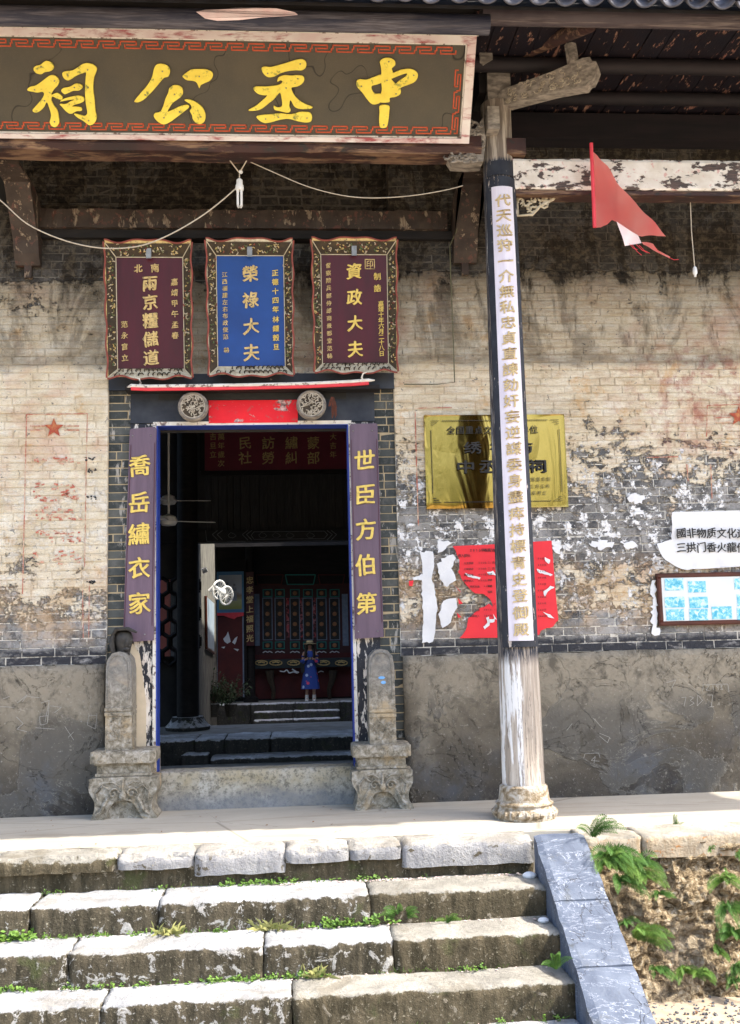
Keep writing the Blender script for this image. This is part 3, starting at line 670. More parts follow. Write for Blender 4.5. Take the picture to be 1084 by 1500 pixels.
# quoin strips beside the door
QL = W(190, 800).x; QR = W(560, 800).x
lay(wc, XL-.03, QL+.1, .6, ZT+.02, .05, 200, lens=(.40, .5), seed=11, variants=quoin_vars, mat='quoin')
lay(wc, QR-.12, XR+.03, .6, ZT+.02, .05, 200, lens=(.40, .5), seed=12, variants=quoin_vars, mat='quoin')
for xa, xb in ((XL-.03, QL+.1), (QR-.12, XR+.03)): MB().box((xa, .06, 0), (xb, .3, .6)).build('cement_base', 'dado', wc)
# wall returns between wall face and quoin, dado
for root, xa, xb in ((wl, -4.6, XL-.01), (wr, XR+.02, 5.6)):
    bm = bmesh.new(); nx, nz = int((xb-xa)/.07), 20; g = {}
    for i in range(nx+1):
        for j in range(nz+1):
            x = xa+(xb-xa)*i/nx; z = -.02+(DZ+.02)*j/nz; p = Vector((x, 0, z))
            y = -.028 + .012*noise.noise(p*1.7) + .006*noise.noise(p*6) + (.014 if j == nz else 0)
            g[i, j] = bm.verts.new((x + (.02*noise.noise(p*5) if i in (0, nx) else 0), y, z + (.012*noise.noise(p*4) if j == nz else 0)))
    for i in range(nx):
        for j in range(nz): bm.faces.new([g[i, j], g[i+1, j], g[i+1, j+1], g[i, j+1]])
    for i_ in (0, nx):
        for j in range(nz):
            a_, b_ = g[i_, j], g[i_, j+1]; c_, d_ = bm.verts.new((a_.co.x, .2, a_.co.z)), bm.verts.new((b_.co.x, .2, b_.co.z)); bm.faces.new([a_, b_, d_, c_])
    for i in range(nx):
        a_, b_ = g[i, nz], g[i+1, nz]; bm.faces.new([a_, b_, bm.verts.new((b_.co.x, .05, b_.co.z)), bm.verts.new((a_.co.x, .05, a_.co.z))])
    bmesh.ops.recalc_face_normals(bm, faces=bm.faces)
    me = bpy.data.meshes.new('dado'); bm.to_mesh(me); bm.free(); me.materials.append(MT['dado']); me.polygons.foreach_set('use_smooth', [True]*len(me.polygons))
    o = bpy.data.objects.new('cement_dado', me); COL.objects.link(o); attach(o, root)

# painted star box on the left wall (flat print, follows the wall)
def flatpoly(poly_px, Y, name, mat, parent, th=.002, **k):
    return MB().prism([(p.x, p.z) for p in (W(a, c, Y) for a, c in poly_px)], lambda u, v, d: (u, Y-d, v), 0, th).build(name, mat, parent, **k)
q = NB('faded_red_line'); f = q.noise(14, 6, .7); MT['fadedred'] = q.out(q.mix(q.step(f, .45, .58), (.42, .12, .08), (.60, .45, .33)), .85)
q = NB('star_red'); f = q.noise(12, 6, .7); MT['starred'] = q.out(q.mix(q.step(f, .5, .6), (.34, .07, .04), (.46, .20, .08)), .85)
def star(cx, cy, r, parent, Y=-.006):
    pts = [(cx+(r if i % 2 == 0 else r*.42)*math.sin(math.pi*i/5), cy-(r if i % 2 == 0 else r*.42)*math.cos(math.pi*i/5)) for i in range(10)]
    return flatpoly(pts, Y, 'painted_star', 'starred', parent)
star(79, 627, 15, wl); star(1082, 610, 15, wr)
bm = MB()
def pxline(mb, pts, w_, Y=-.006, th=.0015):
    for (a, c), (e, f) in zip(pts[:-1], pts[1:]):
        p, r_ = W(a, c, Y), W(e, f, Y); d = (r_-p); 
        if d.length < 1e-6: continue
        d.normalize(); nrm = Vector((-d.z, 0, d.x))*w_/2
        L = [p+nrm, r_+nrm, r_-nrm, p-nrm]; Q = [v+Vector((0, -th, 0)) for v in L]
        mb.add(L+Q, [(4,5,6,7),(0,1,5,4),(2,3,7,6),(1,2,6,5),(3,0,4,7)])
pxline(bm, [(33, 870), (39, 607), (128, 606)], .008); pxline(bm, [(128, 606), (126, 700), (124, 830)], .006)
for a, c in ((624, 624), (630, 630)): pxline(bm, [(44, a), (66, a)], .010); pxline(bm, [(94, a), (116, a)], .010)
pxline(bm, [(121, 860), (122, 935)], .006); pxline(bm, [(131, 850), (130, 935)], .006)
bm.build('painted_border', 'fadedred', wl, kind='stuff')
bm = MB(); pxline(bm, [(608, 602), (609, 640), (612, 745), (613, 770)], .010); pxline(bm, [(608, 598), (662, 597)], .008)
pxline(bm, [(1035, 640), (1036, 594), (1090, 592)], .008); pxline(bm, [(1041, 680), (1043, 730)], .008); pxline(bm, [(1006, 680), (1008, 705)], .008); pxline(bm, [(947, 670), (993, 669)], .008)
pxline(bm, [(1048, 612), (1070, 611)], .008); pxline(bm, [(1048, 619), (1070, 618)], .008)
bm.build('painted_border', 'fadedred', wr, kind='stuff')
# ghost characters inside the box
bm = MB(); rr = random.Random(4)
for i in range(150):
    y = rr.choice([675, 712, 722, 730, 748, 757, 780, 790, 812, 822]) + rr.uniform(-4, 4); x = rr.uniform(48, 116); L = rr.uniform(2, 7)
    pxline(bm, [(x, y), (x+L, y+rr.uniform(-2, 2))], rr.uniform(.008, .022))
bm.build('faded_writing', 'fadedred', wl, kind='stuff')
# black scribbles on the left wall
bm = MB()
for x0, y0 in ((124, 672), (126, 689), (126, 729), (124, 853)):
    for i in range(7): x = x0+rr.uniform(0, 14); pxline(bm, [(x, y0+rr.uniform(-3, 3)), (x+rr.uniform(1, 4), y0+rr.uniform(-3, 3))], rr.uniform(.006, .02))
bm.build('ink_mark', 'ink', wl, kind='stuff')
# scratched numbers on the cement
q = NB('scratch'); MT['scratch'] = q.out((.34, .33, .30), .9)
bm = MB()
def scr(pts, w_=.0032): pxline(bm, pts, w_, -.046, .002)
for s_ in ([(998, 1022), (1005, 1021), (1002, 1034)], [(1010, 1020), (1016, 1022), (1011, 1026), (1017, 1030), (1010, 1034)], [(1022, 1018), (1021, 1034), (1029, 1026), (1022, 1018)], [(1036, 1018), (1044, 1018), (1042, 1035), (1037, 1036), (1046, 1035)],
           [(1029, 1013), (1030, 1003), (1066, 1002), (1068, 1014)], [(1034, 1004), (1039, 1004), (1034, 1011), (1040, 1011)], [(1044, 1004), (1045, 1011)], [(1052, 1008), (1049, 1005), (1052, 1004), (1052, 1011)], [(1055, 1005), (1058, 1004), (1056, 1007), (1059, 1010), (1055, 1010)],
           [(869, 1052), (882, 1066)], [(838, 1060), (830, 1070)], [(878, 1074), (893, 1080), (890, 1088), (878, 1078)], [(977, 1000), (990, 996), (984, 1008)], [(855, 1111), (857, 1104), (877, 1103), (879, 1110)], [(870, 1118), (872, 1108), (866, 1114), (878, 1115)]): scr(s_)
bm.build('scratched_writing', 'scratch', wr, kind='stuff')
bm = MB()
for s_ in ([(25, 1030), (40, 1018), (33, 1028)], [(24, 1050), (34, 1060), (25, 1068), (40, 1072)], [(60, 1030), (72, 1026), (66, 1058)], [(58, 1050), (70, 1048), (69, 1060), (59, 1062), (58, 1050)], [(52, 1066), (80, 1068)], [(72, 1030), (70, 1058)], [(74, 1034), (90, 1036), (80, 1044)], [(95, 1064), (108, 1084)], [(100, 1080), (108, 1072)],
           [(130, 1048), (128, 1062), (140, 1068), (142, 1048), (130, 1048)], [(4, 1024), (14, 1020)], [(0, 1035), (20, 1036)], [(40, 1020), (58, 1022)]): scr(s_)
bm.build('scratched_writing', 'scratch', wl, kind='stuff')

# ================================================================= DOOR FRAME
dx0, dx1, dz1 = W(231, 900, .03).x, W(514, 900, .03).x, W(370, 624, .03).z
jx0, jx1 = W(190, 900, .03).x, W(556, 900, .03).x
tz = W(370, 1127, .05).z
df = thing('door_frame', 'tall black timber door frame with red lintel and stone threshold', 'door frame', ((dx0+dx1)/2, .1, 0))
lt = W(370, 572, .0).z
MB().box((jx0, .03, tz), (dx0-.045, .28, dz1+.03)).build('jamb', 'jamb_peel', df)
MB().box((dx1+.045, .03, tz), (jx1, .28, dz1+.03)).build('jamb', 'jamb_peel', df)
# cream stone edge beside left jamb and pedestal
MB().box((W(200, 900, .0).x, .0, .0), (dx0-.005, .27, W(220, 1105, 0).z)).build('jamb_foot', 'jamb_cream', df)
MB().prism([(p.x, p.z) for p in [W(a, c, .02) for a, c in ((188, 1100), (214, 1100), (214, 1030), (209, 990), (205, 960), (197, 945), (190, 940))]], lambda u, v, d: (u, .028-d, v), 0, .01).build('render_patch', 'jamb_cream', df)
MB().box((jx0, .02, dz1+.035), (jx1, .28, lt)).build('lintel', 'black_paint', df)
lx0, lx1 = W(306, 600, .02).x, W(436, 600, .02).x
MB().box((lx0, .005, W(370, 619, .0).z), (lx1, .019, W(370, 586, 0).z)).build('red_panel', 'red_bright', df)
MB().box((W(232, 575, .0).x, .012, W(370, 585, 0).z), (W(507, 575, 0).x, .018, W(370, 574, 0).z)).build('painted_shadow', 'ink', df)  # black strip standing in for the shadow under the plaque shelf
# pale and blue edging round the opening
for nm, mt, o0, o1, yy in (('white_edging', 'white_line', .013, .045, .012), ('blue_edging', 'blue_line', .0, .0125, .008)):
    for xa, xb in ((dx0-o1, dx0-o0), (dx1+o0, dx1+o1)): MB().box((xa, yy, tz if xa > 0 else tz), (xb, .2, dz1+o0)).build(nm, mt, df)
    MB().box((dx0-o1, yy, dz1+(o0 if o0 == 0 else .006)+.001), (dx1+o1, .2, dz1+(o1 if o0 else .0055))).build(nm, mt, df)
me = rough_block(dx0-.02, dx1+.02, .03, .30, 0, tz, 300, amp=.006, chip=.012); me.materials.append(MT['threshold']); o = bpy.data.objects.new('threshold', me); COL.objects.link(o); attach(o, df)
# two carved round door studs
def medallion(cx, cy):
    p = W(cx, cy, -.12); r = .148
    md = MB().lathe([(r*.80, .13), (r*.86, .09), (r*.98, .05), (r, 0), (r*.97, -.03), (r*.88, -.045), (r*.82, -.035), (r*.80, -.02), (.001, -.02)], p, 40, 'y').build('door_stud', 'greywood', df, smooth=True)
    rnd = random.Random(cx); MB().lathe([(r*.79, 0), (r*.79, -.002)], (p.x, p.y-.0215, p.z), 40, 'y').build('recess_shade', 'carve_dark', md); c = MB()  # dark disc: shade of the sunk ground put in as colour behind the carving
    for i in range(70):
        t = rnd.uniform(0, 6.28); d = r*.76*math.sqrt(rnd.random())
        q0 = Vector((p.x+d*math.cos(t), p.y-.024, p.z+d*math.sin(t))); pts = []
        a = rnd.uniform(0, 6.28); L = rnd.uniform(.012, .03)
        for k in range(5): pts.append(q0 + Vector((math.cos(a+k*.7)*L*(1-k*.12), -.006, math.sin(a+k*.7)*L*(1-k*.12))))
        c.tube(pts, .0055, 5)
    c.lathe([(r*.80, 0), (r*.80, -.012), (r*.74, -.012), (r*.74, 0)], (p.x, p.y-.02, p.z), 40, 'y', caps=False)
    c.build('carving', 'carve_stone', md, kind='stuff')
    return md
MT['carve_stone'] = simple('pale_carved_wood', (.50, .45, .36), (.28, .24, .18), 20, .8, .006)
medallion(283, 596); medallion(456, 593)
# old red tassel on the right stud
t = thing('faded_tassel', 'brown faded tassel hanging beside the right round door stud', 'tassel', W(487, 583, -.16))
bm = MB(); rnd = random.Random(2)
for i in range(16):
    x = rnd.uniform(-.03, .03); L = rnd.uniform(.08, .2)
    bm.tube([(x*.3, 0, .01), (x, rnd.uniform(-.01, .01), -L*.5), (x*1.2+rnd.uniform(-.01, .01), 0, -L)], .006, 5)
MT['tassel'] = simple('tassel_brown', (.12, .035, .02), (.07, .03, .02), 30, .9)
bm.build('strands', 'tassel', t, local=True, kind='stuff')

# shelf moulding below the plaques, red and white with upturned ends
sh = thing('plaque_shelf', 'long black shelf moulding under the plaques with red and white edge', 'shelf', W(365, 562, 0))
z0, z1 = W(365, 571, -.2).z, W(365, 551, -.2).z
MB().box((W(160, 560, 0).x, -.02, W(365, 571, 0).z), (W(577, 560, 0).x, .02, W(365, 548, 0).z)).build('backboard', 'black_paint', sh)
MB().box((W(183, 560, -.18).x, -.18, z0+.01), (W(556, 560, -.18).x, -.02, z0+.05)).build('board', 'darkwood', sh)
y_ = -.20
pts = [W(a, c, y_) for a, c in ((186, 567), (192, 565), (215, 566), (300, 565), (365, 564), (450, 562), (515, 559), (540, 557), (549, 557))]
MB().tube(pts, [.006]+[.018]*7+[.006], 8).build('white_edge', 'white_line', sh, smooth=True)
MB().tube([p+Vector((0, .005, -.028)) for p in pts[1:-1]], .017, 8).build('red_edge', 'redpaint', sh, smooth=True)
for s_, (a, c) in ((1, (203, 566)), (-1, (533, 558))):
    MB().tube([W(a, c, y_), W(a+s_*3, c-5, y_), W(a+s_*1, c-11, y_), W(a-s_*5, c-13, y_)], [.014, .011, .009, .004], 7).build('upturned_end', 'white_line', sh, smooth=True)

# ================================================================= COUPLET BOARDS AT THE DOOR
def couplet(px_tl, px_tr, px_br, px_bl, chars, label, cs, ys_, xc):
    y = -.035; P = [W(a, c, y) for a, c in (px_tl, px_tr, px_br, px_bl)]
    o = thing('couplet_board', label, 'couplet board', (P[0]+P[1])/2, 'purple boards beside the doorway')
    mb = MB(); c = .05; n4 = [(P[3].x, P[3].z), (P[2].x, P[2].z), (P[1].x, P[1].z-c*.4), (P[1].x-c*.3, P[1].z), (P[0].x+c*.3, P[0].z), (P[0].x, P[0].z-c*.4)]
    mb.prism(n4, lambda u, v, d: (u, y-d, v), -.03, .0).build('board', 'purple', o)
    for side in (0, 1):      # raised edge strips
        a, b_ = (P[0], P[3]) if side == 0 else (P[1], P[2]); sg = 1 if side == 0 else -1
        MB().add([a+Vector((sg*.012, -.006, -.16)), b_+Vector((sg*.012, -.006, .14)), b_+Vector((sg*.016, -.006, .14)), a+Vector((sg*.016, -.006, -.16)), a+Vector((sg*.012, 0, -.16)), b_+Vector((sg*.012, 0, .14)), b_+Vector((sg*.016, 0, .14)), a+Vector((sg*.016, 0, -.16))], [(0,1,2,3),(0,4,5,1),(2,6,7,3)]).build('edge_strip', 'maroon', o)
    for ch, yy, xx in zip(chars, ys_, xc):
        q_ = W(xx, yy, y); g_ = MB(); put_glyph(g_, ch, cs, lambda u, v, d, q_=q_: (q_.x+u, y-d, q_.z+v), .012, .017, .10, .016); g_.build('character', 'gold', o)
    bm = MB()
    for a, b_ in ((P[0], 1), (P[3], -1)): 
        for t in (.12, .8): bm.ball((a.x+(P[1].x-P[0].x)*t, y-.002, a.z-b_*.07), .008, n=6, m=4)
    bm.build('nail', 'steel', o, kind='stuff')
couplet((190, 628), (229, 625), (225, 938), (180, 941), '喬岳繡衣家', 'left purple couplet board reading 喬岳繡衣家 beside the doorway', .215, (683, 737, 783, 832, 884), (205, 204, 204, 204, 204))
couplet((512, 621), (553, 620), (562, 933), (520, 936), '世臣方伯第', 'right purple couplet board reading 世臣方伯第 beside the doorway', .215, (675, 725, 776, 828, 884), (534, 535, 536, 536, 537))

# ================================================================= PLAQUES
def plaque(center_px, w_, h_, face_mat, label, bright, rows, tilt=7.0, seal=None, iw=.76, ih=.815):
    """rows: (text, u, v_top, v_bottom, size, material, weight) in fractions of the face"""
    Y0 = -.22; p = W(*center_px, Y0)
    o = thing('carved_plaque', label, 'plaque', p, 'carved name plaques above the doorway', (R(tilt), 0, 0))
    fw, fh = w_*iw, h_*ih; fy = .055; fz = -h_*.012
    # face
    MB().box((-fw/2, fy, fz-fh/2), (fw/2, fy+.02, fz+fh/2)).build('face', face_mat, o, local=True)
    # sloped openwork sides
    inn = [(-fw/2, fz+fh/2), (fw/2, fz+fh/2), (fw/2, fz-fh/2), (-fw/2, fz-fh/2)]
    out = [(-w_/2, h_/2), (w_/2, h_/2), (w_/2*.97, -h_/2), (-w_/2*.97, -h_/2)]
    rnd = random.Random(int(center_px[0]))
    for s_ in range(4):
        a0, a1 = inn[s_], inn[(s_+1) % 4]; b0, b1 = out[s_], out[(s_+1) % 4]
        mb = MB(); N = 16
        def PT(t, r_, lift=0.0):
            x = (a0[0]*(1-t)+a1[0]*t)*(1-r_) + (b0[0]*(1-t)+b1[0]*t)*r_; z = (a0[1]*(1-t)+a1[1]*t)*(1-r_) + (b0[1]*(1-t)+b1[1]*t)*r_
            return Vector((x, fy - .10*r_ - lift, z))
        for i in range(N):
            mb.add([PT(i/N, 0), PT((i+1)/N, 0), PT((i+1)/N, .93), PT(i/N, .93)], [(0, 1, 2, 3)])
        for i in range(N): mb.add([PT(i/N, 0, -.02), PT((i+1)/N, 0, -.02), PT((i+1)/N, .93, -.02), PT(i/N, .93, -.02)], [(3, 2, 1, 0)])
        sd_ = mb.build('frame_side', 'carve_cream' if s_ == 2 else 'carve_dark', o, local=True)
        # scroll and leaf reliefs
        L = math.dist(b0, b1); cnt = int(L/.028)
        for mt, frac in (('carve_cream', .38), ('carve_green', .36), ('red_rim', .1), ('gold_dim', .3)) if s_ != 2 else (('carve_dark', 1.1),):
            cm = MB()
            for i in range(int(cnt*frac*2)):
                t = rnd.uniform(.05, .95); r_ = rnd.uniform(.16, .8); c0 = PT(t, r_, .004); ang = rnd.uniform(0, 6.28); q_ = rnd.uniform(.010, .019)
                if s_ == 2: t = (round(t*16)+.5)/17; c0 = PT(t, .25+.5*(i % 2), .0025); q_ = .024; ang = (t-.5)*2.4 + math.pi/2*(1 if i % 3 else 0)
                pts = [c0 + Vector((math.cos(ang+k*.75)*q_*(1.3-k*.22), -.002, math.sin(ang+k*.75)*q_*(1.3-k*.22))) for k in range(4)]
                cm.tube(pts, [.003, .0065, .006, .002], 4)
            cm.build('carving', mt, sd_, local=True, kind='stuff')
        MB().tube([PT(0, .015, .004), PT(.5, .015, .004), PT(1, .015, .004)], .0045, 6).build('inner_line', 'cream_rim', o, local=True)
        MB().tube([PT(0, 0, .004), PT(0, .5, .004), PT(0, .93, .006)], .0045, 6).build('corner_line', 'cream_rim', o, local=True)
        # wavy outer rim
        pts = []; M_ = 34
        for i in range(M_+1):
            t = i/M_; wv = .011*math.cos(t*math.pi*(6 if s_ % 2 == 0 else 8)); 
            if s_ == 0: wv += .028*math.exp(-((t-.5)/.16)**2) + .012*math.exp(-((t-.02)/.05)**2) + .012*math.exp(-((t-.98)/.05)**2)
            if s_ == 2: wv += .014*math.exp(-((t-.5)/.2)**2) - .01*math.exp(-((t-.15)/.1)**2) - .01*math.exp(-((t-.85)/.1)**2)
            if s_ % 2: wv *= .7
            nrm = Vector((0, 0, 1)) if s_ == 0 else Vector((1, 0, 0)) if s_ == 1 else Vector((0, 0, -1)) if s_ == 2 else Vector((-1, 0, 0))
            pts.append(PT(t, 1.0) + nrm*wv)
        rim = MB(); inn_ = [PT(i/M_, .90, .001) for i in range(M_+1)]
        for i in range(M_):
            rim.add([inn_[i], inn_[i+1], pts[i+1], pts[i]], [(0, 1, 2, 3)]); rim.add([inn_[i]+Vector((0, .012, 0)), inn_[i+1]+Vector((0, .012, 0)), pts[i+1]+Vector((0, .014, 0)), pts[i]+Vector((0, .014, 0))], [(3, 2, 1, 0)])
        rim.build('scalloped_rim', 'carve_cream' if bright or s_ == 2 else 'gold_dim', o, local=True)
        MB().tube(pts, .009, 6).build('outer_rim', 'red_rim', o, local=True, smooth=True)
    # iron hanger at top
    z = fz+fh/2
    MB().box((-.025, fy-.06, z-.02), (.025, fy-.045, z+.12)).build('hanger', 'steel', o, local=True)
    for text, u, v0, v1, size, mt, wt in rows:
        big = size > .06; n_ = len(text); allm = MB()
        for i, ch in enumerate(text):
            v = v0 + (v1-v0)*(i/(n_-1) if n_ > 1 else 0); cx, cz = -fw/2+u*fw, fz+fh/2-v*fh
            g_ = MB() if big else allm
            put_glyph(g_, ch, size, lambda a, c, d, cx=cx, cz=cz: (cx+a, fy-.001-d, cz+c), .009 if big else .004, wt, .10, .018)
            if big: g_.build('character', mt, o, local=True)
        if not big: allm.build('inscription', mt, o, local=True, kind='stuff')
    if seal:
        cx, cz = -fw/2+seal[0]*fw, fz+fh/2-seal[1]*fh; s_ = .05
        m_ = MB()
        for a, c, e, f in ((-s_, s_-.008, s_, s_), (-s_, -s_, s_, -s_+.008), (-s_, -s_, -s_+.008, s_), (s_-.008, -s_, s_, s_)): m_.box((cx+a, fy-.007, cz+c), (cx+e, fy, cz+f))
        put_glyph(m_, '印', .075, lambda a, c, d: (cx+a, fy-.001-d, cz+c), .006, .01, 0, .02); m_.build('seal', 'gold_dim', o, local=True)
    return o
plaque((219, 455), .835, 1.315, 'maroon', 'left maroon plaque with gold characters 兩京糧儲道 in a carved frame', False,
       [('北', .33, .10, .10, .085, 'gold_dim', .018), ('南', .58, .095, .095, .085, 'gold_dim', .018), ('兩京糧儲道', .50, .235, .90, .155, 'gold_dim', .022), ('嘉靖甲午孟春', .87, .22, .70, .07, 'gold_dim', .014), ('范永官立', .11, .60, .90, .068, 'gold_dim', .012)], iw=.77, ih=.83)
plaque((367, 452), .845, 1.315, 'blue', 'middle plaque with a bright blue face and gold characters 榮祿大夫', True,
       [('榮祿大夫', .50, .165, .875, .165, 'gold_dim', .022), ('正德十四年', .87, .155, .485, .066, 'gold', .014), ('林鍾穀旦', .87, .575, .825, .066, 'gold', .014), ('江西福建左右布政使范', .12, .17, .73, .055, 'gold_dim', .012), ('輅', .13, .85, .85, .055, 'gold_dim', .012)], iw=.78, ih=.83)
plaque((520, 449), .84, 1.30, 'maroon', 'right maroon plaque with gold characters 資政大夫 and a square seal', False,
       [('資政大夫', .50, .155, .87, .16, 'gold', .022), ('制誥', .85, .20, .31, .075, 'gold', .014), ('嘉靖十年六月二十八日', .90, .45, .91, .058, 'gold', .013), ('督察院兵部侍郎商景都堂范輅', .11, .10, .93, .054, 'gold_dim', .012)], seal=(.74, .085), iw=.78, ih=.83)

# ================================================================= BIG SIGN
nvec = None
bl, br = W(-60, 219.5, -1.16), W(686, 209, -1.16); tr = W(698, 50, -1.72)
sx = (br-bl).normalized(); sz = (tr-br); SH = sz.length; sz.normalize(); sx = Vector((1, 0, 0)); sn = sx.cross(sz).normalized()   # towards viewer
if sn.y > 0: sn = -sn
# the board is a true rectangle tilted forward
sz = Vector((0, sz.y, sz.z)).normalized(); sn = Vector((0, -abs(sz.z), sz.y if True else 0)); sn = sx.cross(sz); sn = -sn if sn.y > 0 else sn; SH = (tr-br).dot(sz)
O = Vector((br.x, br.y, br.z))
def SP(u, v, d=0.0): return O + sx*u + sz*v + sn*d        # u <= 0 to the left, v up, d out
def s_px(px, py):   # where a sight line meets the board
    d = ray(px, py); t = (O-CP).dot(sn)/d.dot(sn); h = CP + d*t - O; return h.dot(sx), h.dot(sz)
sg = thing('name_board', 'large inscribed name board with four yellow characters 祠公丞中', 'sign board', SP(-2, 0))
UL = -5.2; fr = .075
def slab(u0, u1, v0, v1, d0, d1, name, mat):
    P = [SP(u, v, d) for d in (d0, d1) for u, v in ((u0, v0), (u1, v0), (u1, v1), (u0, v1))]
    return MB().add(P, [(0,3,2,1),(4,5,6,7),(0,1,5,4),(1,2,6,5),(2,3,7,6),(3,0,4,7)]).build(name, mat, sg)
slab(UL, -.01, .01, SH-.01, -.03, 0, 'face', 'sign_face')
slab(UL, 0, 0, fr*.55, -.04, .045, 'frame_rail', 'sign_frame'); slab(UL, 0, SH-fr, SH, -.04, .045, 'frame_rail', 'sign_frame'); slab(-fr, 0, fr*.55, SH-fr, -.04, .043, 'frame_rail', 'sign_frame')
slab(UL, .012, SH-.012, SH+.012, -.05, .055, 'cap_strip', 'white_line'); slab(UL, -fr, fr*.55, fr*.55+.012, 0, .02, 'inner_bead', 'white_line'); slab(UL, -fr, SH-fr-.012, SH-fr, 0, .02, 'inner_bead', 'white_line'); slab(-fr-.012, -fr, fr*.55+.012, SH-fr-.012, 0, .02, 'inner_bead', 'white_line')
mean = MB()
def bar(u0, v0, u1, v1, w_=.011, vert=False):
    a, b_ = (min(u0, u1)-w_/2, max(u0, u1)+w_/2), (min(v0, v1)-w_/2, max(v0, v1)+w_/2)
    P = [SP(u, v, d) for d in (0, .004) for u, v in ((a[0], b_[0]), (a[1], b_[0]), (a[1], b_[1]), (a[0], b_[1]))]
    mean.add(P, [(4,5,6,7),(0,1,5,4),(1,2,6,5),(2,3,7,6),(3,0,4,7)])
def key(u, v, L, H, vert=False):
    seq = [((.02, 1), (.78, 1)), ((.78, 1), (.78, .5)), ((.78, .5), (.32, .5)), ((.22, 0), (.98, 0)), ((.22, 0), (.22, .5)), ((.02, 1), (.02, .5)), ((.98, 0), (.98, .45))]
    for (a, c), (e, f) in seq:
        if vert: bar(u+c*H, v+a*L, u+f*H, v+e*L)
        else: bar(u+a*L, v+c*H, u+e*L, v+f*H)
Lk = .182; Hk = .052; v = fr*.55+.035
k = 0
while -fr-.09-Lk*(k+1) > UL:
    key(-fr-.085-Lk*(k+1), v, Lk*.97, Hk); key(-fr-.085-Lk*(k+1), SH-fr-.035-Hk, Lk*.97, Hk); k += 1
vv = v; 
while vv+Lk < SH-fr-.03: key(-fr-.085, vv, Lk*.97, Hk*.95, True); vv += Lk
mean.build('meander_border', 'sign_red', sg, kind='stuff')
# the four brushed characters, traced stroke by stroke; coordinates relative to two enlarged views of the board
def strokes(lst, sc, ox, oy, name='character'):
    mb = MB(); e = MB()
    for i, poly in enumerate(lst):
        pts = [s_px(ox+a/sc, oy+c/sc) for a, c in smoothpoly(poly, 4)]
        mb.prism(pts, lambda u, v, d: SP(u, v, d), 0, .022+.0012*i)
    return mb.build(name, 'sign_yellow', sg)
A5, A6 = (1084/350, 0, 0), (1084/360, 340, 30)
strokes([[(155,308),(165,298),(185,293),(208,276),(232,280),(245,296),(243,312),(228,322),(205,326),(190,335),(170,332),(158,322)],
         [(127,402),(140,392),(165,386),(195,365),(225,343),(245,340),(262,350),(270,368),(262,388),(246,405),(235,428),(262,420),(284,438),(282,450),(262,446),(240,436),(235,455),(248,478),(262,500),(268,530),(270,556),(255,574),(238,570),(228,552),(234,520),(224,482),(214,462),(200,486),(180,504),(160,508),(150,498),(166,478),(190,450),(202,428),(196,415),(172,418),(150,414),(130,410)],
         [(285,330),(300,322),(330,318),(355,304),(375,290),(400,285),(425,292),(440,308),(436,330),(428,352),(424,400),(430,450),(434,500),(440,530),(430,556),(410,566),(392,556),(378,545),(352,530),(338,514),(360,518),(385,524),(398,510),(392,470),(388,420),(390,360),(392,328),(378,330),(352,340),(320,360),(305,362),(290,350)],
         [(280,410),(290,398),(318,392),(345,378),(370,382),(376,394),(362,408),(335,410),(312,420),(295,425)],
         [(275,458),(295,445),(330,436),(360,432),(380,440),(384,455),(368,465),(345,472),(330,480),(350,482),(370,486),(372,500),(350,502),(325,514),(305,505),(285,484),(274,470),(300,470),(322,458),(340,450),(310,452)]], *A5)
strokes([[(612,455),(640,420),(668,388),(690,350),(700,310),(712,292),(735,288),(762,298),(772,320),(765,345),(745,352),(722,378),(695,410),(660,445),(635,460),(618,462)],
         [(830,342),(850,326),(870,314),(905,312),(940,314),(962,325),(966,345),(952,365),(930,375),(912,385),(905,398),(895,376),(880,366),(850,362),(834,352)],
         [(770,398),(790,385),(815,388),(830,405),(828,430),(808,448),(785,465),(768,490),(762,505),(785,496),(820,480),(850,474),(858,485),(835,505),(805,528),(775,550),(745,562),(718,550),(700,528),(704,512),(728,505),(742,478),(752,445),(764,420)],
         [(838,452),(860,450),(890,462),(918,485),(932,515),(930,545),(912,560),(890,555),(876,538),(872,520),(862,500),(870,490),(865,472)]], *A5)
strokes([[(130,210),(145,202),(170,204),(205,196),(245,184),(285,172),(310,170),(326,182),(325,205),(308,218),(280,218),(245,222),(212,232),(185,246),(158,248),(138,232)],
         [(205,250),(230,240),(262,242),(285,240),(312,244),(318,262),(305,280),(285,290),(262,296),(272,325),(295,350),(325,368),(355,380),(340,388),(300,388),(275,378),(258,350),(252,375),(258,395),(245,405),(212,398),(188,392),(184,375),(200,382),(220,375),(218,340),(210,318),(185,345),(160,365),(130,388),(100,396),(72,394),(105,375),(135,350),(155,330),(140,328),(115,322),(95,302),(105,290),(150,290),(200,284),(222,272),(215,262),(200,268)],
         [(108,422),(135,415),(175,412),(215,408),(260,412),(300,402),(340,404),(352,420),(348,442),(325,448),(290,442),(250,432),(210,436),(175,446),(145,450),(122,440)]], *A6)
strokes([[(652,180),(668,166),(695,164),(716,176),(718,196),(704,210),(708,228),(700,250),(712,270),(738,290),(742,320),(720,335),(695,340),(692,358),(650,358),(654,330),(660,300),(656,260),(658,225),(655,200)],
         [(548,270),(560,258),(590,260),(620,250),(655,238),(672,245),(665,268),(640,280),(615,288),(618,308),(632,322),(655,322),(670,338),(650,362),(620,368),(598,350),(575,318),(552,292)],
         [(685,238),(715,228),(745,216),(785,212),(812,225),(818,245),(805,268),(775,282),(748,292),(728,302),(700,305),(712,285),(740,262),(765,245),(770,232),(745,238),(715,250),(695,256)],
         [(652,374),(690,374),(692,400),(688,440),(682,465),(668,472),(652,468),(648,440),(650,405)]], *A6)
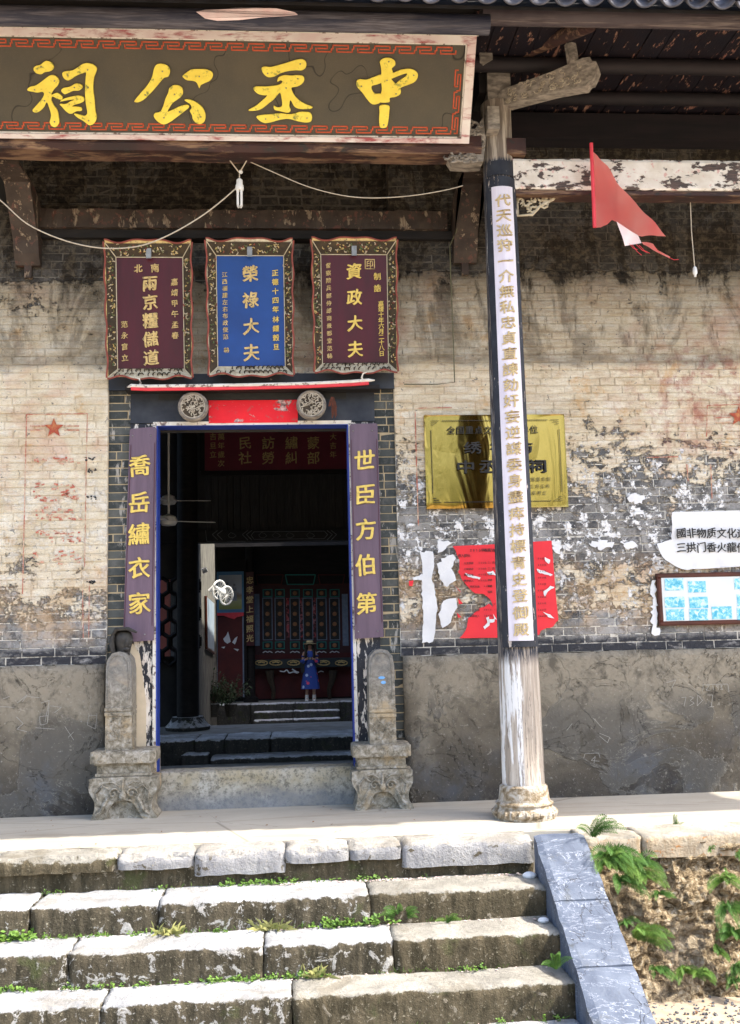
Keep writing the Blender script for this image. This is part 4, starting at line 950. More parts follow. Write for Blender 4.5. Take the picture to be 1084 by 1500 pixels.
# a few nails on the letters
nl = MB()
for sc, pts in ((A5, [(190,300),(160,405),(205,455),(250,365),(250,550),(310,338),(400,315),(402,395),(404,545),(340,395),(738,322),(660,428),(905,345),(793,426),(815,505),(745,532),(912,528),(845,205)]), (A6, [(157,232),(300,190),(238,296),(205,425),(148,432),(330,428),(290,255),(690,180),(682,262),(570,288),(800,240),(722,322),(668,458)])):
    for a, c in pts:
        u, v = s_px(sc[1]+a/sc[0], sc[2]+c/sc[0]); p = SP(u, v, .028); nl.ball(p, .0065, n=6, m=4)
nl.build('nail', 'steel', sg, kind='stuff')
# beam that carries the board, worn carved end, eave brackets
zb0, zb1 = W(400, 233, -1.0).z, W(400, 205, -1.0).z
bt = thing('porch_beam', 'rubbed red brown beam under the large name board', 'beam', (-.5, -1, zb0))
mb = MB(); pts = []
X0, X1 = -4.4, 1.75
prof = []
for i in range(60):
    x = X0+(X1-X0)*i/59; sag = .02*noise.noise(Vector((x*1.2, 0, 0)))+.012*noise.noise(Vector((x*6, 1, 0))) + .035*math.cos((x+.5)/3.2*math.pi/2)*-1+.03
    prof.append((x, sag))
for (xa, sa), (xb, sb) in zip(prof[:-1], prof[1:]):
    ring = [(-.14, .0), (-.17, .05), (-.15, .16), (-.10, .20), (.10, .20), (.13, .1), (.08, 0)]
    P = [(xa, -1.0+y, zb0+sa*.6+z) for y, z in ring] + [(xb, -1.0+y, zb0+sb*.6+z) for y, z in ring]
    n_ = len(ring); mb.add(P, [(i, (i+1) % n_, n_+(i+1) % n_, n_+i) for i in range(n_)])
mb.build('timber', 'beam_red', bt)
# scroll-carved lump at right end of beam
sc_ = MB(); rnd = random.Random(5)
pl4 = [W(a, c, -1.12) for a, c in ((655, 222), (672, 214), (690, 196), (708, 172), (712, 205), (708, 236), (690, 238), (664, 236))]
MB().prism([(p.x, p.z) for p in pl4], lambda u, v, d: (u, -1.12+d, v), 0, .2).build('carved_lump', 'greywood', bt)
for i in range(70):
    c0 = W(rnd.uniform(655, 710), rnd.uniform(180, 236), -1.125); 
    if c0.z > W(660, 236, -1.1).z + (c0.x-W(655, 236, -1.1).x)*1.3+.10: continue
    a = rnd.uniform(0, 6.28); pts = [c0+Vector((math.cos(a+k*.6)*.05*(1-k*.15), rnd.uniform(-.004, .004)-.004*k, math.sin(a+k*.6)*.035*(1-k*.15))) for k in range(6)]
    sc_.tube(pts, [.006, .012, .014, .013, .01, .005], 6)
sc_.build('scroll_carving', 'greywood', bt, smooth=True, kind='stuff')

def corbel(foot_px, top_px_x, label, xo):
    f = W(*foot_px, 0); o = thing('corbel_bracket', label, 'bracket', (f.x, -.3, f.z), 'brackets between wall and porch beam')
    x = f.x; zt = zb0+.02; prof = [(.02, f.z), (-.06, f.z+.0), (-.12, f.z+.10), (-.16, f.z+.22), (-.50, f.z+.66), (-.88, zt-.03), (-.88, zt), (-.30, zt), (-.10, f.z+.62), (.02, f.z+.40)]
    MB().prism([(p[0], p[1]) for p in prof], lambda u, v, d: (x+d, u, v), -.12, .12).build('bracket_board', 'corbel', o)
    MB().prism([(.02, f.z-.12), (-.05, f.z-.12), (-.06, f.z+.05), (.02, f.z+.05)], lambda u, v, d: (x+d, u, v), -.035, .035).build('pendant', 'corbel', o)
    MB().box((x-.06, -.04, f.z+.4), (x+.06, .03, zt)).build('wall_post', 'darkwood', o)
corbel((43, 392), 0, 'left dark wooden corbel bracket beside the sagging wire', 0)
corbel((680, 388), 0, 'right dark wooden corbel bracket just left of the column', 0)

# ================================================================= COLUMN
cx, cy = W(768, 1155, -.95).x-.01, -.97
colm = thing('porch_column', 'weathered white streaked timber column on a round stone base', 'column', (cx, cy, 0))
zt = W(726, 155, cy).z
n_ = 40; rings = 70; mb = MB(); 
for i in range(rings+1):
    t = i/rings; z = .26+(zt-.26)*t; r = .182-(.182-.140)*min(1, t*1.15)
    for j in range(n_):
        a = 2*math.pi*j/n_; rr_ = r*(1+.035*noise.noise(Vector((math.cos(a)*2.5, math.sin(a)*2.5, z*.35)))) + .004*noise.noise(Vector((math.cos(a)*9, math.sin(a)*9, z*.9)))
        mb.v.append((cx+rr_*math.cos(a), cy+rr_*math.sin(a), z))
for i in range(rings):
    for j in range(n_): mb.f.append((i*n_+j, i*n_+(j+1) % n_, (i+1)*n_+(j+1) % n_, (i+1)*n_+j)); mb.t.append(None)
mb.build('shaft', 'shaft', colm, smooth=True)
base = MB().lathe([(.265, 0), (.272, .02), (.275, .05), (.262, .085), (.245, .095), (.240, .115), (.252, .125), (.250, .135), (.222, .15), (.215, .20), (.207, .27), (.190, .285), (.02, .285)], (cx, cy, 0), 48).build('base_stone', 'basestone' if False else 'oldstone', colm, smooth=True)
q = NB('column_base_stone'); a_ = q.noise(12, 7, .7, .5); b_ = q.noise(45, 5, .7, off=3)
base.data.materials[0] = q.out(q.ramp(a_, [(.32, (.09, .065, .04)), (.45, (.28, .215, .135)), (.56, (.46, .41, .34)), (.7, (.58, .55, .50))]), .85, q.math('ADD', a_, b_), .02, .9)
pe = MB()
for i in range(26):
    a = 2*math.pi*i/26; pe.ball((cx+.262*math.cos(a), cy+.262*math.sin(a), .05), .028, (1, 1, 1.15), 6, 4)
o = pe.build('petal', base.data.materials[0], base); o['kind'] = 'stuff'
# couplet on the column: black board curved to the shaft, pale panel, gold characters
zt0, zt1 = W(762, 948, cy-.19).z, W(727, 257, cy-.17).z
def cpt(u, v, d, off=-.02):
    t = (v-.2)/(zt-.2); r = .182-(.182-.140)*min(1, t*1.15)+.012+d; a = u/(.182-(.182-.14)*min(1, t*1.15)) + off
    return (cx+r*math.sin(a), cy-r*math.cos(a), v)
cb = thing('column_couplet', 'long curved couplet board with gold characters fixed down the porch column', 'couplet board', (cx, cy-.2, zt1))
def shell(hw0, hw1, d0, d1, z0_, z1_, name, mat, nseg=10, zs=40, sm=True):
    m_ = MB()
    for i in range(zs+1):
        z = z0_+(z1_-z0_)*i/zs; hw = hw0+(hw1-hw0)*i/zs
        for j in range(nseg+1): m_.v.append(cpt(-hw+2*hw*j/nseg, z, d1))
    for i in range(zs):
        for j in range(nseg): a = i*(nseg+1)+j; m_.f.append((a, a+1, a+nseg+2, a+nseg+1)); m_.t.append(None)
    base_n = len(m_.v)
    for i in range(zs+1):
        z = z0_+(z1_-z0_)*i/zs; hw = hw0+(hw1-hw0)*i/zs
        m_.v.append(cpt(-hw, z, d0)); m_.v.append(cpt(hw, z, d0))
    for i in range(zs):
        m_.f.append((i*(nseg+1), (i+1)*(nseg+1), base_n+2*(i+1), base_n+2*i)); m_.f.append((i*(nseg+1)+nseg, (i+1)*(nseg+1)+nseg, base_n+2*(i+1)+1, base_n+2*i+1)); m_.t += [None]*2
    return m_.build(name, mat, cb, smooth=sm)
shell(.158, .142, -.01, .012, zt0, zt1, 'board', 'black_peel')
shell(.135, .125, -.03, .0, zt1+.02, zt1+.16, 'painted_band', 'black_peel', zs=4)
shell(.098, .086, .012, .018, zt0+.055, zt1-.10, 'panel', 'lav')
cols = '代天巡狩一介無私忠貞直諫劾奸妄逆謀委身盡瘁持標青史登御殿'
za_, zb2 = W(735, 292, cy-.19).z, W(762, 922, cy-.19).z
for i, ch in enumerate(cols):
    z = za_+(zb2-za_)*i/(len(cols)-1); g_ = MB(); put_glyph(g_, ch, .122, lambda u, v, d, z=z: cpt(u, z+v, .018+d), .009, .0135, .10, .018); g_.build('character', 'gold_pale', cb)
# timber pieces at the column head
hd = thing('post_joint', 'grey weathered timber joints stacked on the column top', 'timber joint', (cx-.02, cy, zt))
MB().box((cx-.09, cy-.10, zt-.05), (cx+.13, cy+.16, zt+.32)).build('post_tenon', 'greywood', hd)
MB().box((cx-.16, cy-.05, zt+.1), (cx-.03, cy+.3, zt+1.0)).build('upper_post', 'darkwood', hd)
MB().box((cx+.02, cy-.02, zt+.05), (cx+.12, cy+.3, zt+1.0)).build('upper_post', 'darkwood', hd)
p = W(718, 160, -1.2); q_ = W(735, 190, -1.2)
MB().box((p.x-.03, -1.22, q_.z), (q_.x-.02, -1.05, p.z+.02)).build('peg_block', 'greywood', hd)
p = W(701, 44, -1.25); q_ = W(722, 95, -1.25)
MB().prism([(p.x, p.z), (q_.x, p.z), (q_.x, W(0, 75, -1.25).z), (W(708, 90, -1.25).x, q_.z), (p.x, q_.z+.02)], lambda u, v, d: (u, -1.25+d, v), 0, .14).build('cantilever_end', 'greywood', hd)
p = W(655, 38, -1.35); q_ = W(755, 49, -1.35)
MB().box((p.x, -1.35, q_.z), (q_.x, -1.27, p.z)).build('loose_batten', 'darkwood', hd)
p = W(742, 202, -1.1); q_ = W(771, 225, -1.1)
MB().box((p.x, -1.1, q_.z), (q_.x, -.95, p.z)).build('peg_end', 'beam_red', hd)
# carved cantilever arm
arm = thing('cantilever_bracket', 'pale grey carved cantilever arm projecting right from the column head', 'bracket arm', (cx+.4, cy-.2, zt+.2))
a0, a1 = W(733, 148, -1.02), W(868, 108, -1.45); dr = (a1-a0).normalized(); sd2 = dr.cross(Vector((0, 0, 1))).normalized(); u2 = sd2.cross(dr).normalized(); L = (a1-a0).length
m_ = MB(); N = 16
def armsec(t):
    h = .125+.02*math.sin(t*3) + (.0 if t < .93 else -.02); return h
P = []; 
prof = [(0, -.085), (.25, -.09), (.6, -.10), (.86, -.125), (.93, -.135), (.97, -.10), (1.0, -.10), (1.04, -.05), (1.07, .01), (1.06, .07), (1.02, .085), (1.0, .13), (.93, .14), (.6, .10), (.25, .08), (.08, .075), (0, .05)]
m_.prism([(a*L, c) for a, c in prof], lambda u, v, d: a0+dr*u+u2*v+sd2*d, -.065, .065)
m_.build('timber', 'greywood', arm)
rl = MB(); rnd = random.Random(9)
for i in range(60):
    u = rnd.uniform(.1, .95)*L; v = rnd.uniform(-.07, .075); a = rnd.uniform(0, 6.28); q0 = rnd.uniform(.015, .035)
    rl.tube([a0+dr*(u+math.cos(a+k*.8)*q0*(1-k*.16))+u2*(v+math.sin(a+k*.8)*q0*(1-k*.16))+sd2*.066 for k in range(6)], .0055, 5)
rl.build('relief', 'carve_stone', arm, smooth=True, kind='stuff')
if (a0+sd2-CP).length > (a0-sd2-CP).length:   # relief on the side that faces the steps
    arm.children[1].data.transform(Matrix.Translation(-sd2*.132))
# grey strut standing on the arm
p0, p1 = W(843, 116, -1.38), W(831, 42, -1.40); so_ = thing('wooden_strut', 'short grey upright strut standing on the carved arm', 'strut', p0)
MB().tube([p0, (p0+p1)/2+Vector((.004, 0, 0)), p1], .056, 8).build('post', 'greywood', so_, smooth=True)
MB().ball(p1+Vector((-.03, -.02, .03)), .035, (1.3, .6, .4)).build('porcelain_cleat', 'white', so_)

# white cross beam to the right
bx0 = cx+.12; z0 = W(900, 286, cy).z; z1 = W(900, 240, cy).z
wb = thing('cross_beam', 'white peeling cross beam running right from the column', 'beam', (3.3, cy, z0))
m_ = MB()
xs_ = [bx0+.1*i for i in range(48)]
def wv(x, k): return .006*noise.noise(Vector((x*2, k, 0)))
for xa, xb in zip(xs_[:-1], xs_[1:]):
    rg = [(-.09, .012), (-.10, .03), (-.10, z1-z0-.03), (-.085, z1-z0), (.09, z1-z0), (.10, .0)]
    P = [(x, cy+y+wv(x, j), z0+z+wv(x, j+3)) for x in (xa, xb) for j, (y, z) in enumerate(rg)]
    m_.add(P, [(i, (i+1) % 6, 6+(i+1) % 6, 6+i) for i in range(6)])
m_.build('timber', 'beam_white', wb)
MB().box((bx0, cy-.085, z0-.035), (6.6, cy+.085, z0+.004)).build('lower_fillet', 'beam_red', wb)
# openwork spandrel bracket
p = W(757, 284, cy); q_ = W(818, 284, cy); r_ = W(757, 316, cy)
sp = thing('openwork_spandrel', 'cream openwork carved spandrel bracket between column and white cross beam', 'bracket', p)
m_ = MB(); rnd = random.Random(12); w_ = q_.x-p.x; h_ = p.z-r_.z
m_.tube([p, q_, Vector((q_.x-.05, cy, p.z-.05)), Vector((p.x+w_*.55, cy, p.z-h_*.55)), Vector((p.x+w_*.35, cy, p.z-h_*.95)), Vector((p.x, cy, r_.z)), p], .014, 6)
for i in range(20):
    u = rnd.uniform(.05, .85); v = rnd.uniform(.08, .95)
    if u/.95+v*.8 > 1.05: continue
    c0 = Vector((p.x+u*w_, cy, p.z-v*h_)); a = rnd.uniform(0, 6.28); q0 = rnd.uniform(.03, .05)
    m_.tube([c0+Vector((math.cos(a+k*.85)*q0*(1-k*.12), rnd.uniform(-.006, .006), math.sin(a+k*.85)*q0*(1-k*.12))) for k in range(7)], [.007, .011, .012, .012, .011, .009, .006], 6)
m_.build('scrolls', 'carve_cream', sp, smooth=True, kind='stuff')

# ================================================================= ROOF
YE = -2.42; ze = W(400, 7, YE).z; zc = SP(0, SH).z+.10
roof = thing('tiled_roof', 'porch roof with grey edge tiles, eave logs and dark red boards', 'roof', (0, -2, ze))
ru = lambda y: zc + .02*(y+1.8) if y > -1.85 else zc - (zc-ze+.02)*(-1.85-y)/(-1.85-YE)     # height of roof underside
# eave tiles: pans and covers
def tilemesh(r, L, up, th=.014, n_=8):
    m_ = MB(); P = []
    for k in (0, 1):
        for s_ in (0, 1):
            for j in range(n_+1):
                a = math.pi*(.12+.76*j/n_); rr_ = r-(th if s_ else 0); P.append((rr_*math.cos(a), L*k, (rr_*math.sin(a)-r*.55)*(1 if up else -1)))
    q_ = n_+1
    f = []
    for j in range(n_):
        f += [(j, j+1, 2*q_+j+1, 2*q_+j), (q_+j, 3*q_+j, 3*q_+j+1, q_+j+1), (j, q_+j, q_+j+1, j+1), (2*q_+j, 2*q_+j+1, 3*q_+j+1, 3*q_+j)]
    return m_.add(P, f).mesh('tile', 'tile', True)
tc, tp = tilemesh(.085, .22, True), tilemesh(.105, .22, False)
TS = (zc+.32-ze)/.57; rnd = random.Random(6); x = -3.6; i = 0
while x < 5.6:
    for row in range(3):
        inst('tile', tp, roof, (x+rnd.uniform(-.012, .012), YE-.09+row*.16+rnd.uniform(-.012, .012), ze+.065+row*.16*TS-.03), rot=(math.atan(TS), 0, R(rnd.uniform(-3, 3))), local=False)
        inst('tile', tc, roof, (x+.11+rnd.uniform(-.02, .02), YE-.08+row*.16+rnd.uniform(-.02, .02), ze+.085+row*.16*TS+rnd.uniform(-.006, .006)), rot=(math.atan(TS), R(rnd.uniform(-4, 4)), R(rnd.uniform(-4, 4))), local=False)
    x += .215
# upper roof slab: above the tiles at the eave, on to the ridge; its underside is the boarding
def ridge(y): return ru(y)
MB().add([(-9, -1.84, ru(-1.84)+.10), (9, -1.84, ru(-1.84)+.10), (9, .3, ru(.3)+.10), (-9, .3, ru(.3)+.10), (-9, 4.2, 8.6), (9, 4.2, 8.6), (-9, -1.84, ru(-1.84)+.3), (9, -1.84, ru(-1.84)+.3), (9, 4.2, 8.9), (-9, 4.2, 8.9)], [(0,1,2,3),(3,2,5,4),(6,7,8,9),(0,1,7,6)]).build('roof_deck', 'darkwood', roof)
MB().add([(-9, YE, ze+.0), (9, YE, ze+.0), (9, -1.845, ru(-1.84)+.10), (-9, -1.845, ru(-1.84)+.10), (-9, YE, ze+.03), (9, YE, ze+.03), (9, -1.845, ru(-1.84)+.30), (-9, -1.845, ru(-1.84)+.30)], [(0,1,2,3),(4,5,6,7),(0,1,5,4)]).build('eave_board', 'darkwood', roof)
x = 1.6
while x < 5.8:
    w_ = rnd.uniform(.2, .3); y0, y1 = -1.84, .2; g_ = .004
    m_ = MB(); a, c = ru(y0), ru(y1); s_ = rnd.uniform(0, .012)
    P = [(x+g_, y0, a+s_), (x+w_-g_, y0, a+s_), (x+w_-g_, y1, c+s_), (x+g_, y1, c+s_)]; P += [(p[0], p[1], p[2]+.03) for p in P]
    m_.add(P, [(0,1,2,3),(4,5,6,7),(0,1,5,4),(1,2,6,5),(3,0,4,7)]).build('plank', 'roofboard', roof); x += w_
for ypx, rr_, nm in ((100, .07, 'purlin'), (147, .065, 'purlin'), (199, .06, 'purlin')):
    # purlin under the boards where the sight line through this row meets them
    d = ray(980, ypx); best = min((abs((CP+d*((y-CP.y)/d.y)).z-(ru(y)-rr_)), y) for y in [i*.02-1.8 for i in range(92)])[1]
    MB().tube([(1.3, best, ru(best)-rr_), (3.8, best, ru(best)-rr_+.01), (6.2, best, ru(best)-rr_)], rr_, 12).build(nm, 'rafter', roof, smooth=True)
# big eave logs: left one blue-grey, right one brown
MB().box((1.2, -.22, ru(0)-.30), (6.4, .0, ru(0)-.03)).build('wall_plate', 'rafter', roof)
YL = -2.12; pl = W(300, 28, YL)
MB().tube([(-4.2, YL, pl.z-.01), (-1, YL, pl.z), (W(716, 30, YL).x, YL, pl.z)], .082, 16).build('eave_log', 'logwood', roof, smooth=True)
pr = W(900, 26, YL+.02)
MB().tube([(W(706, 30, YL).x, YL+.02, pr.z), (3, YL+.02, pr.z+.004), (6.2, YL+.02, pr.z)], .084, 16).build('eave_log', 'logwood2', roof, smooth=True)
pa = [W(733, 90, -1.0), W(800, 62, -1.35), W(865, 36, -1.95)]
MB().tube(pa, [.075, .07, .065], 10).build('hip_rafter', 'beam_red', roof, smooth=True)
# loose flap of bark on the left log
f_ = thing('peeled_strip', 'pale pink strip of torn lining hanging on the eave log', 'strip', W(360, 20, YL-.1))
pts = [W(a, c, YL-.1) for a, c in ((288, 18), (300, 14), (320, 12), (345, 10), (372, 13), (405, 14), (432, 17), (436, 20), (415, 24), (385, 27), (350, 28), (318, 28), (300, 26))]
MB().prism([(p.x, p.z) for p in pts], lambda u, v, d: (u, YL-.095-d+.02*math.sin(u*9), v), 0, .006).build('strip', 'flagwhite', f_)

# ================================================================= PEDESTAL STONES
def pedestal(x0p, x1p, ybot, yb_top, st0, st1, stop, label, seed):
    Yf = -.34; p0, p1 = W(x0p, ybot, Yf), W(x1p, ybot, Yf); cx_ = (p0.x+p1.x)/2; w_ = (p1.x-p0.x)/2; H_ = W(x0p, yb_top, Yf).z
    o = thing('door_stone', label, 'door stone', (cx_, Yf+.2, 0), 'carved stone blocks flanking the doorway')
    y1 = .0
    # belly with arched opening between two scrolled feet
    k = H_/.62
    prof = [(-w_*.93, 0), (-w_*.86, .07*k), (-w_*.84, .16*k), (-w_*1.0, .25*k), (-w_*.99, .33*k), (-w_*.84, .375*k), (w_*.84, .375*k), (w_*.99, .33*k), (w_*1.0, .25*k), (w_*.86, .16*k), (w_*.88, .07*k), (w_*1.02, .0), (w_*.62, .0), (w_*.45, .08*k), (w_*.25, .155*k), (0, .17*k), (-w_*.25, .155*k), (-w_*.42, .08*k), (-w_*.55, 0)]
    sm = smoothpoly(prof, 3)
    MB().prism(sm, lambda u, v, d: (cx_+u, Yf+d, max(v, 0)), 0, .34).build('footed_belly', 'oldstone', o)
    MB().box((cx_-w_*.8, Yf+.06, 0), (cx_+w_*.8, y1, .3*k)).build('core', 'oldstone', o)
    # scroll relief: two rosettes, centre bud, ribbons
    rl = MB()
    for s_ in (-1, 1):
        c0 = Vector((cx_+s_*w_*.27, Yf-.01, .235*k))
        rl.tube([c0+Vector((math.cos(t*.55)*(.052-.0032*t)*k, -.004, math.sin(t*.55)*(.052-.0032*t)*k)) for t in range(15)], .010, 6)
        rl.tube([(cx_+s_*w_*.42, Yf-.008, .20*k), (cx_+s_*w_*.55, Yf-.01, .14*k), (cx_+s_*w_*.62, Yf-.01, .08*k), (cx_+s_*w_*.80, Yf-.01, .04*k)], [.012, .018, .02, .016], 6)
        rl.tube([(cx_+s_*w_*.40, Yf-.006, .27*k), (cx_+s_*w_*.6, Yf-.008, .31*k), (cx_+s_*w_*.78, Yf-.008, .24*k), (cx_+s_*w_*.75, Yf-.008, .17*k)], .010, 6)
        rl.tube([(cx_+s_*w_*.12, Yf-.006, .30*k), (cx_+s_*w_*.3, Yf-.006, .335*k), (cx_+s_*w_*.5, Yf-.006, .33*k)], .008, 6)
    rl.ball((cx_, Yf-.005, .215*k), .035*k, (1, .7, 1.2)); rl.tube([(cx_, Yf-.006, .25*k), (cx_, Yf-.006, .35*k)], .012, 6)
    rl.build('scroll_relief', 'oldstone', o, smooth=True, kind='stuff')
    for nm, hw, z0_, z1_, yo in (('waist', .80, .375*k, .50*k, .045), ('moulding', .84, .385*k, .41*k, .03), ('moulding', .86, .485*k, .505*k, .025)):
        MB().box((cx_-w_*hw, Yf+yo, z0_), (cx_+w_*hw, y1-.001*len(nm), z1_)).build(nm, 'oldstone', o)
    me = rough_block(cx_-w_*.97, cx_+w_*.97, Yf-.015, y1, .505*k, H_, seed, amp=.005, chip=.012); me.materials.append(MT['oldstone']); q_ = bpy.data.objects.new('top_slab', me); COL.objects.link(q_); attach(q_, o)
    # upright stele
    s0, s1 = W(st0, 1050, Yf+.06), W(st1, 1050, Yf+.06); sc = (s0.x+s1.x)/2; sw = (s1.x-s0.x)/2; zt_ = W(st0, stop, Yf+.06).z
    pf = [(-sw, H_-.01), (sw, H_-.01), (sw*.97, zt_-.16), (sw*.86, zt_-.07), (sw*.5, zt_-.015), (0, zt_), (-sw*.5, zt_-.015), (-sw*.86, zt_-.07), (-sw*.97, zt_-.16)]
    MB().prism(pf, lambda u, v, d: (sc+u, Yf+.06+d, v), 0, .28).build('stele', 'oldstone', o)
    ins = [(a*.80, zt_+(c-zt_)*.93-.03 if c > H_ else c+.02) for a, c in pf]
    m_ = MB(); lp = [Vector((sc+a, Yf+.055, c)) for a, c in ins[2:]+ins[:0]]; m_.tube([Vector((sc+sw*.78, Yf+.055, H_+.45*k))]+lp+[Vector((sc-sw*.78, Yf+.055, H_+.45*k))], .006, 5)
    zb__ = W(st0, 1040 if x0p < 300 else 1042, Yf).z
    m_.build('raised_border', 'oldstone', o)
    for dz in (0, -.045): MB().box((sc-sw*1.03, Yf+.045, zb__+dz-.015), (sc+sw*1.03, Yf+.34, zb__+dz+.015)).build('band', 'oldstone', o)
    cv = MB(); rnd = random.Random(seed)
    for i in range(16):
        c0 = Vector((sc+rnd.uniform(-.6, .6)*sw, Yf+.056, rnd.uniform(H_+.1, zb__-.1))); a = rnd.uniform(0, 6.28)
        cv.tube([c0+Vector((math.cos(a+k_*.6)*.045*(1-k_*.1), 0, math.sin(a+k_*.6)*.06*(1-k_*.1))) for k_ in range(6)], .005, 5)
    cv.build('worn_relief', 'oldstone', o, smooth=True, kind='stuff')
    return o, sc, zt_, Yf
pdl = pedestal(130, 229, 1193, 1101, 154, 193, 955, 'left carved door stone topped by a small black stone head', 31)
pdr = pedestal(517, 606, 1186, 1092, 541, 580, 951, 'right carved door stone with plain rounded top and blue chalk mark', 32)
MB().ball((pdr[1]+.0, pdr[3]+.058, W(565, 993, pdr[3]).z), .02, (1.6, .1, .7)).ball((pdr[1]+.015, pdr[3]+.058, W(565, 1000, pdr[3]).z), .02, (1.2, .1, .8)).build('chalk_mark', simple('blue_chalk', (.10, .32, .65), (.2, .4, .7), 30), pdr[0])
# stone head (a guardian lion cub's head, weathered black) on the left stele
hx, hz, hy = W(180, 940, -.2).x, W(180, 962, -.2).z, -.16
h = thing('stone_bust', 'small black weathered stone bust with swept hair on left door stone', 'carving', (hx, hy, hz))
MT['blackstone'] = simple('black_stone', (.022, .021, .020), (.05, .047, .042), 22, .6, .01)
m_ = MB(); prof = [(.055, -.01), (.062, .04), (.072, .09), (.085, .14), (.088, .18), (.07, .225), (.03, .245), (.001, .248)]
m_.lathe(prof, (0, 0, 0), 20); m_.ball((.035, -.055, .13), .03, (1, 1, 1.6)); m_.ball((.06, -.05, .10), .018); m_.ball((.07, -.03, .15), .02); m_.ball((.03, -.05, .07), .035, (1.2, .8, .7))
m_.build('head', 'blackstone', h, local=True, smooth=True)
m_ = MB(); rnd = random.Random(3)
for i in range(16):
    a = -1.0+i*.14; m_.tube([(-.10+.02*math.sin(a), -.06+.008*i, .17+.004*i), (-.05, -.10+.010*i, .255), (.04, -.105+.010*i, .26), (.115, -.07+.009*i, .225)], [.008, .019, .018, .008], 6)
for i in range(6): m_.tube([(-.085, -.07+.02*i, .21), (-.105+.01*(i % 2), -.08+.02*i, .12), (-.08, -.07+.02*i, .02), (-.11, -.07+.02*i, -.04)], [.014, .019, .016, .007], 6)
m_.build('hair', 'blackstone', h, local=True, smooth=True, kind='stuff')

# ================================================================= THINGS ON THE RIGHT WALL
# brass plate
by = -.06
P = [W(a, c, by) for a, c in ((621, 609), (827, 606), (832, 742), (625, 746))]
bp = thing('brass_plaque', 'shiny brass heritage plaque with black characters behind the column', 'plaque', P[0])
x0, x1, z1, z0 = (P[0].x+P[3].x)/2, (P[1].x+P[2].x)/2, (P[0].z+P[1].z)/2, (P[2].z+P[3].z)/2
m_ = MB(); nx, nz = 40, 26
for j in range(nz+1):
    for i in range(nx+1):
        x = x0+(x1-x0)*i/nx; z = z0+(z1-z0)*j/nz; e = (i in (0, nx) or j in (0, nz))
        y = by - (.0 if e else .006*noise.noise(Vector((x*1.7, 0, z*.9)))*3+.0)
        m_.v.append((x, y, z))
for j in range(nz):
    for i in range(nx): a = j*(nx+1)+i; m_.f.append((a, a+1, a+nx+2, a+nx+1)); m_.t.append(None)
sheet = m_.build('sheet', 'brass', bp, smooth=True)
MB().box((x0, by+.002, z0), (x1, -.005, z1)).build('tray', 'brass', bp)
def bz(fx, fz): return x0+(x1-x0)*fx, z1-(z1-z0)*fz
for (txt, sz_, fz, xs_, wt) in (('全国重点文物保护单位', .085, .17, [.185+.0655*i for i in range(10)], .008), ('绣衣坊', .15, .36, [.335, .52, .70], .016), ('中丞公祠', .165, .565, [.28, .44, .61, .79], .018)):
    for ch, fx in zip(txt, xs_):
        g_ = MB(); X_, Z_ = bz(fx, fz); put_glyph(g_, ch, sz_, lambda u, v, d: (X_+u*(1.2 if sz_ > .1 else 1), by-.024-d, Z_+v*(.85 if sz_ > .1 else 1)), .003, wt, 0, .006); g_.build('character', 'ink', bp)
m_ = MB()
for txt, fz, xc in (('中华人民共和国国务院', .705, .70), ('二〇一三年三月公布', .78, .73), ('湖南省人民政府立', .85, .74)):
    for i, ch in enumerate(txt): X_, Z_ = bz(xc-.17+.037*i, fz); put_glyph(m_, ch, .042, lambda u, v, d: (X_+u, by-.024-d, Z_+v), .001, .006, 0, .005)
m_.build('small_print', 'ink', bp, kind='stuff')
m_ = MB()
for fz in (.065, .935):
    for i in range(60): X_, Z_ = bz(.13+.74*i/59, fz); m_.box((X_-.006, by-.024, Z_-.005), (X_+.004, by-.021, Z_+.004))
for fx in (.045, .955):
    for i in range(42): X_, Z_ = bz(fx, .17+.66*i/41); m_.box((X_-.005, by-.024, Z_-.006), (X_+.004, by-.021, Z_+.003))
for fx, sx_ in ((.045, 1), (.955, -1)):
    for fz, s2 in ((.065, -1), (.935, 1)):
        X_, Z_ = bz(fx, fz)
        for k in range(3): m_.box((X_+sx_*.0, by-.024, Z_+s2*(.02*k)-.002), (X_+sx_*(.085-.025*k), by-.022, Z_+s2*(.02*k)+.002)) if sx_ > 0 else m_.box((X_-(.085-.025*k), by-.024, Z_+s2*(.02*k)-.002), (X_, by-.022, Z_+s2*(.02*k)+.002))
m_.build('key_border', 'ink', bp, kind='stuff')
# torn red notice
def poster_poly(pts, name, mat, parent, Y, bulge=.012, seed=0, **k):
    """paper pasted on the wall: triangulated, lifted here and there"""
    pp = [W(a, c, Y) for a, c in pts]; bm = bmesh.new(); vs = [bm.verts.new((p.x, Y, p.z)) for p in pp]
    for t3 in tessellate_polygon([[Vector((p.x, p.z, 0)) for p in pp]]):
        try: bm.faces.new([vs[i_] for i_ in t3])
        except ValueError: pass
    bmesh.ops.subdivide_edges(bm, edges=bm.edges[:], cuts=2, use_grid_fill=True); bmesh.ops.triangulate(bm, faces=bm.faces)
    for v in bm.verts: v.co.y = Y - abs(noise.noise(Vector((v.co.x*4+seed, 0, v.co.z*4))))*bulge - .001
    ex = bmesh.ops.extrude_face_region(bm, geom=bm.faces[:]); 
    for v in [g_ for g_ in ex['geom'] if isinstance(g_, bmesh.types.BMVert)]: v.co.y += .0015
    bmesh.ops.recalc_face_normals(bm, faces=bm.faces)
    me = bpy.data.meshes.new(name); bm.to_mesh(me); bm.free(); me.materials.append(MT[mat]); o = bpy.data.objects.new(name, me); COL.objects.link(o); attach(o, parent); props(o, **k); return o
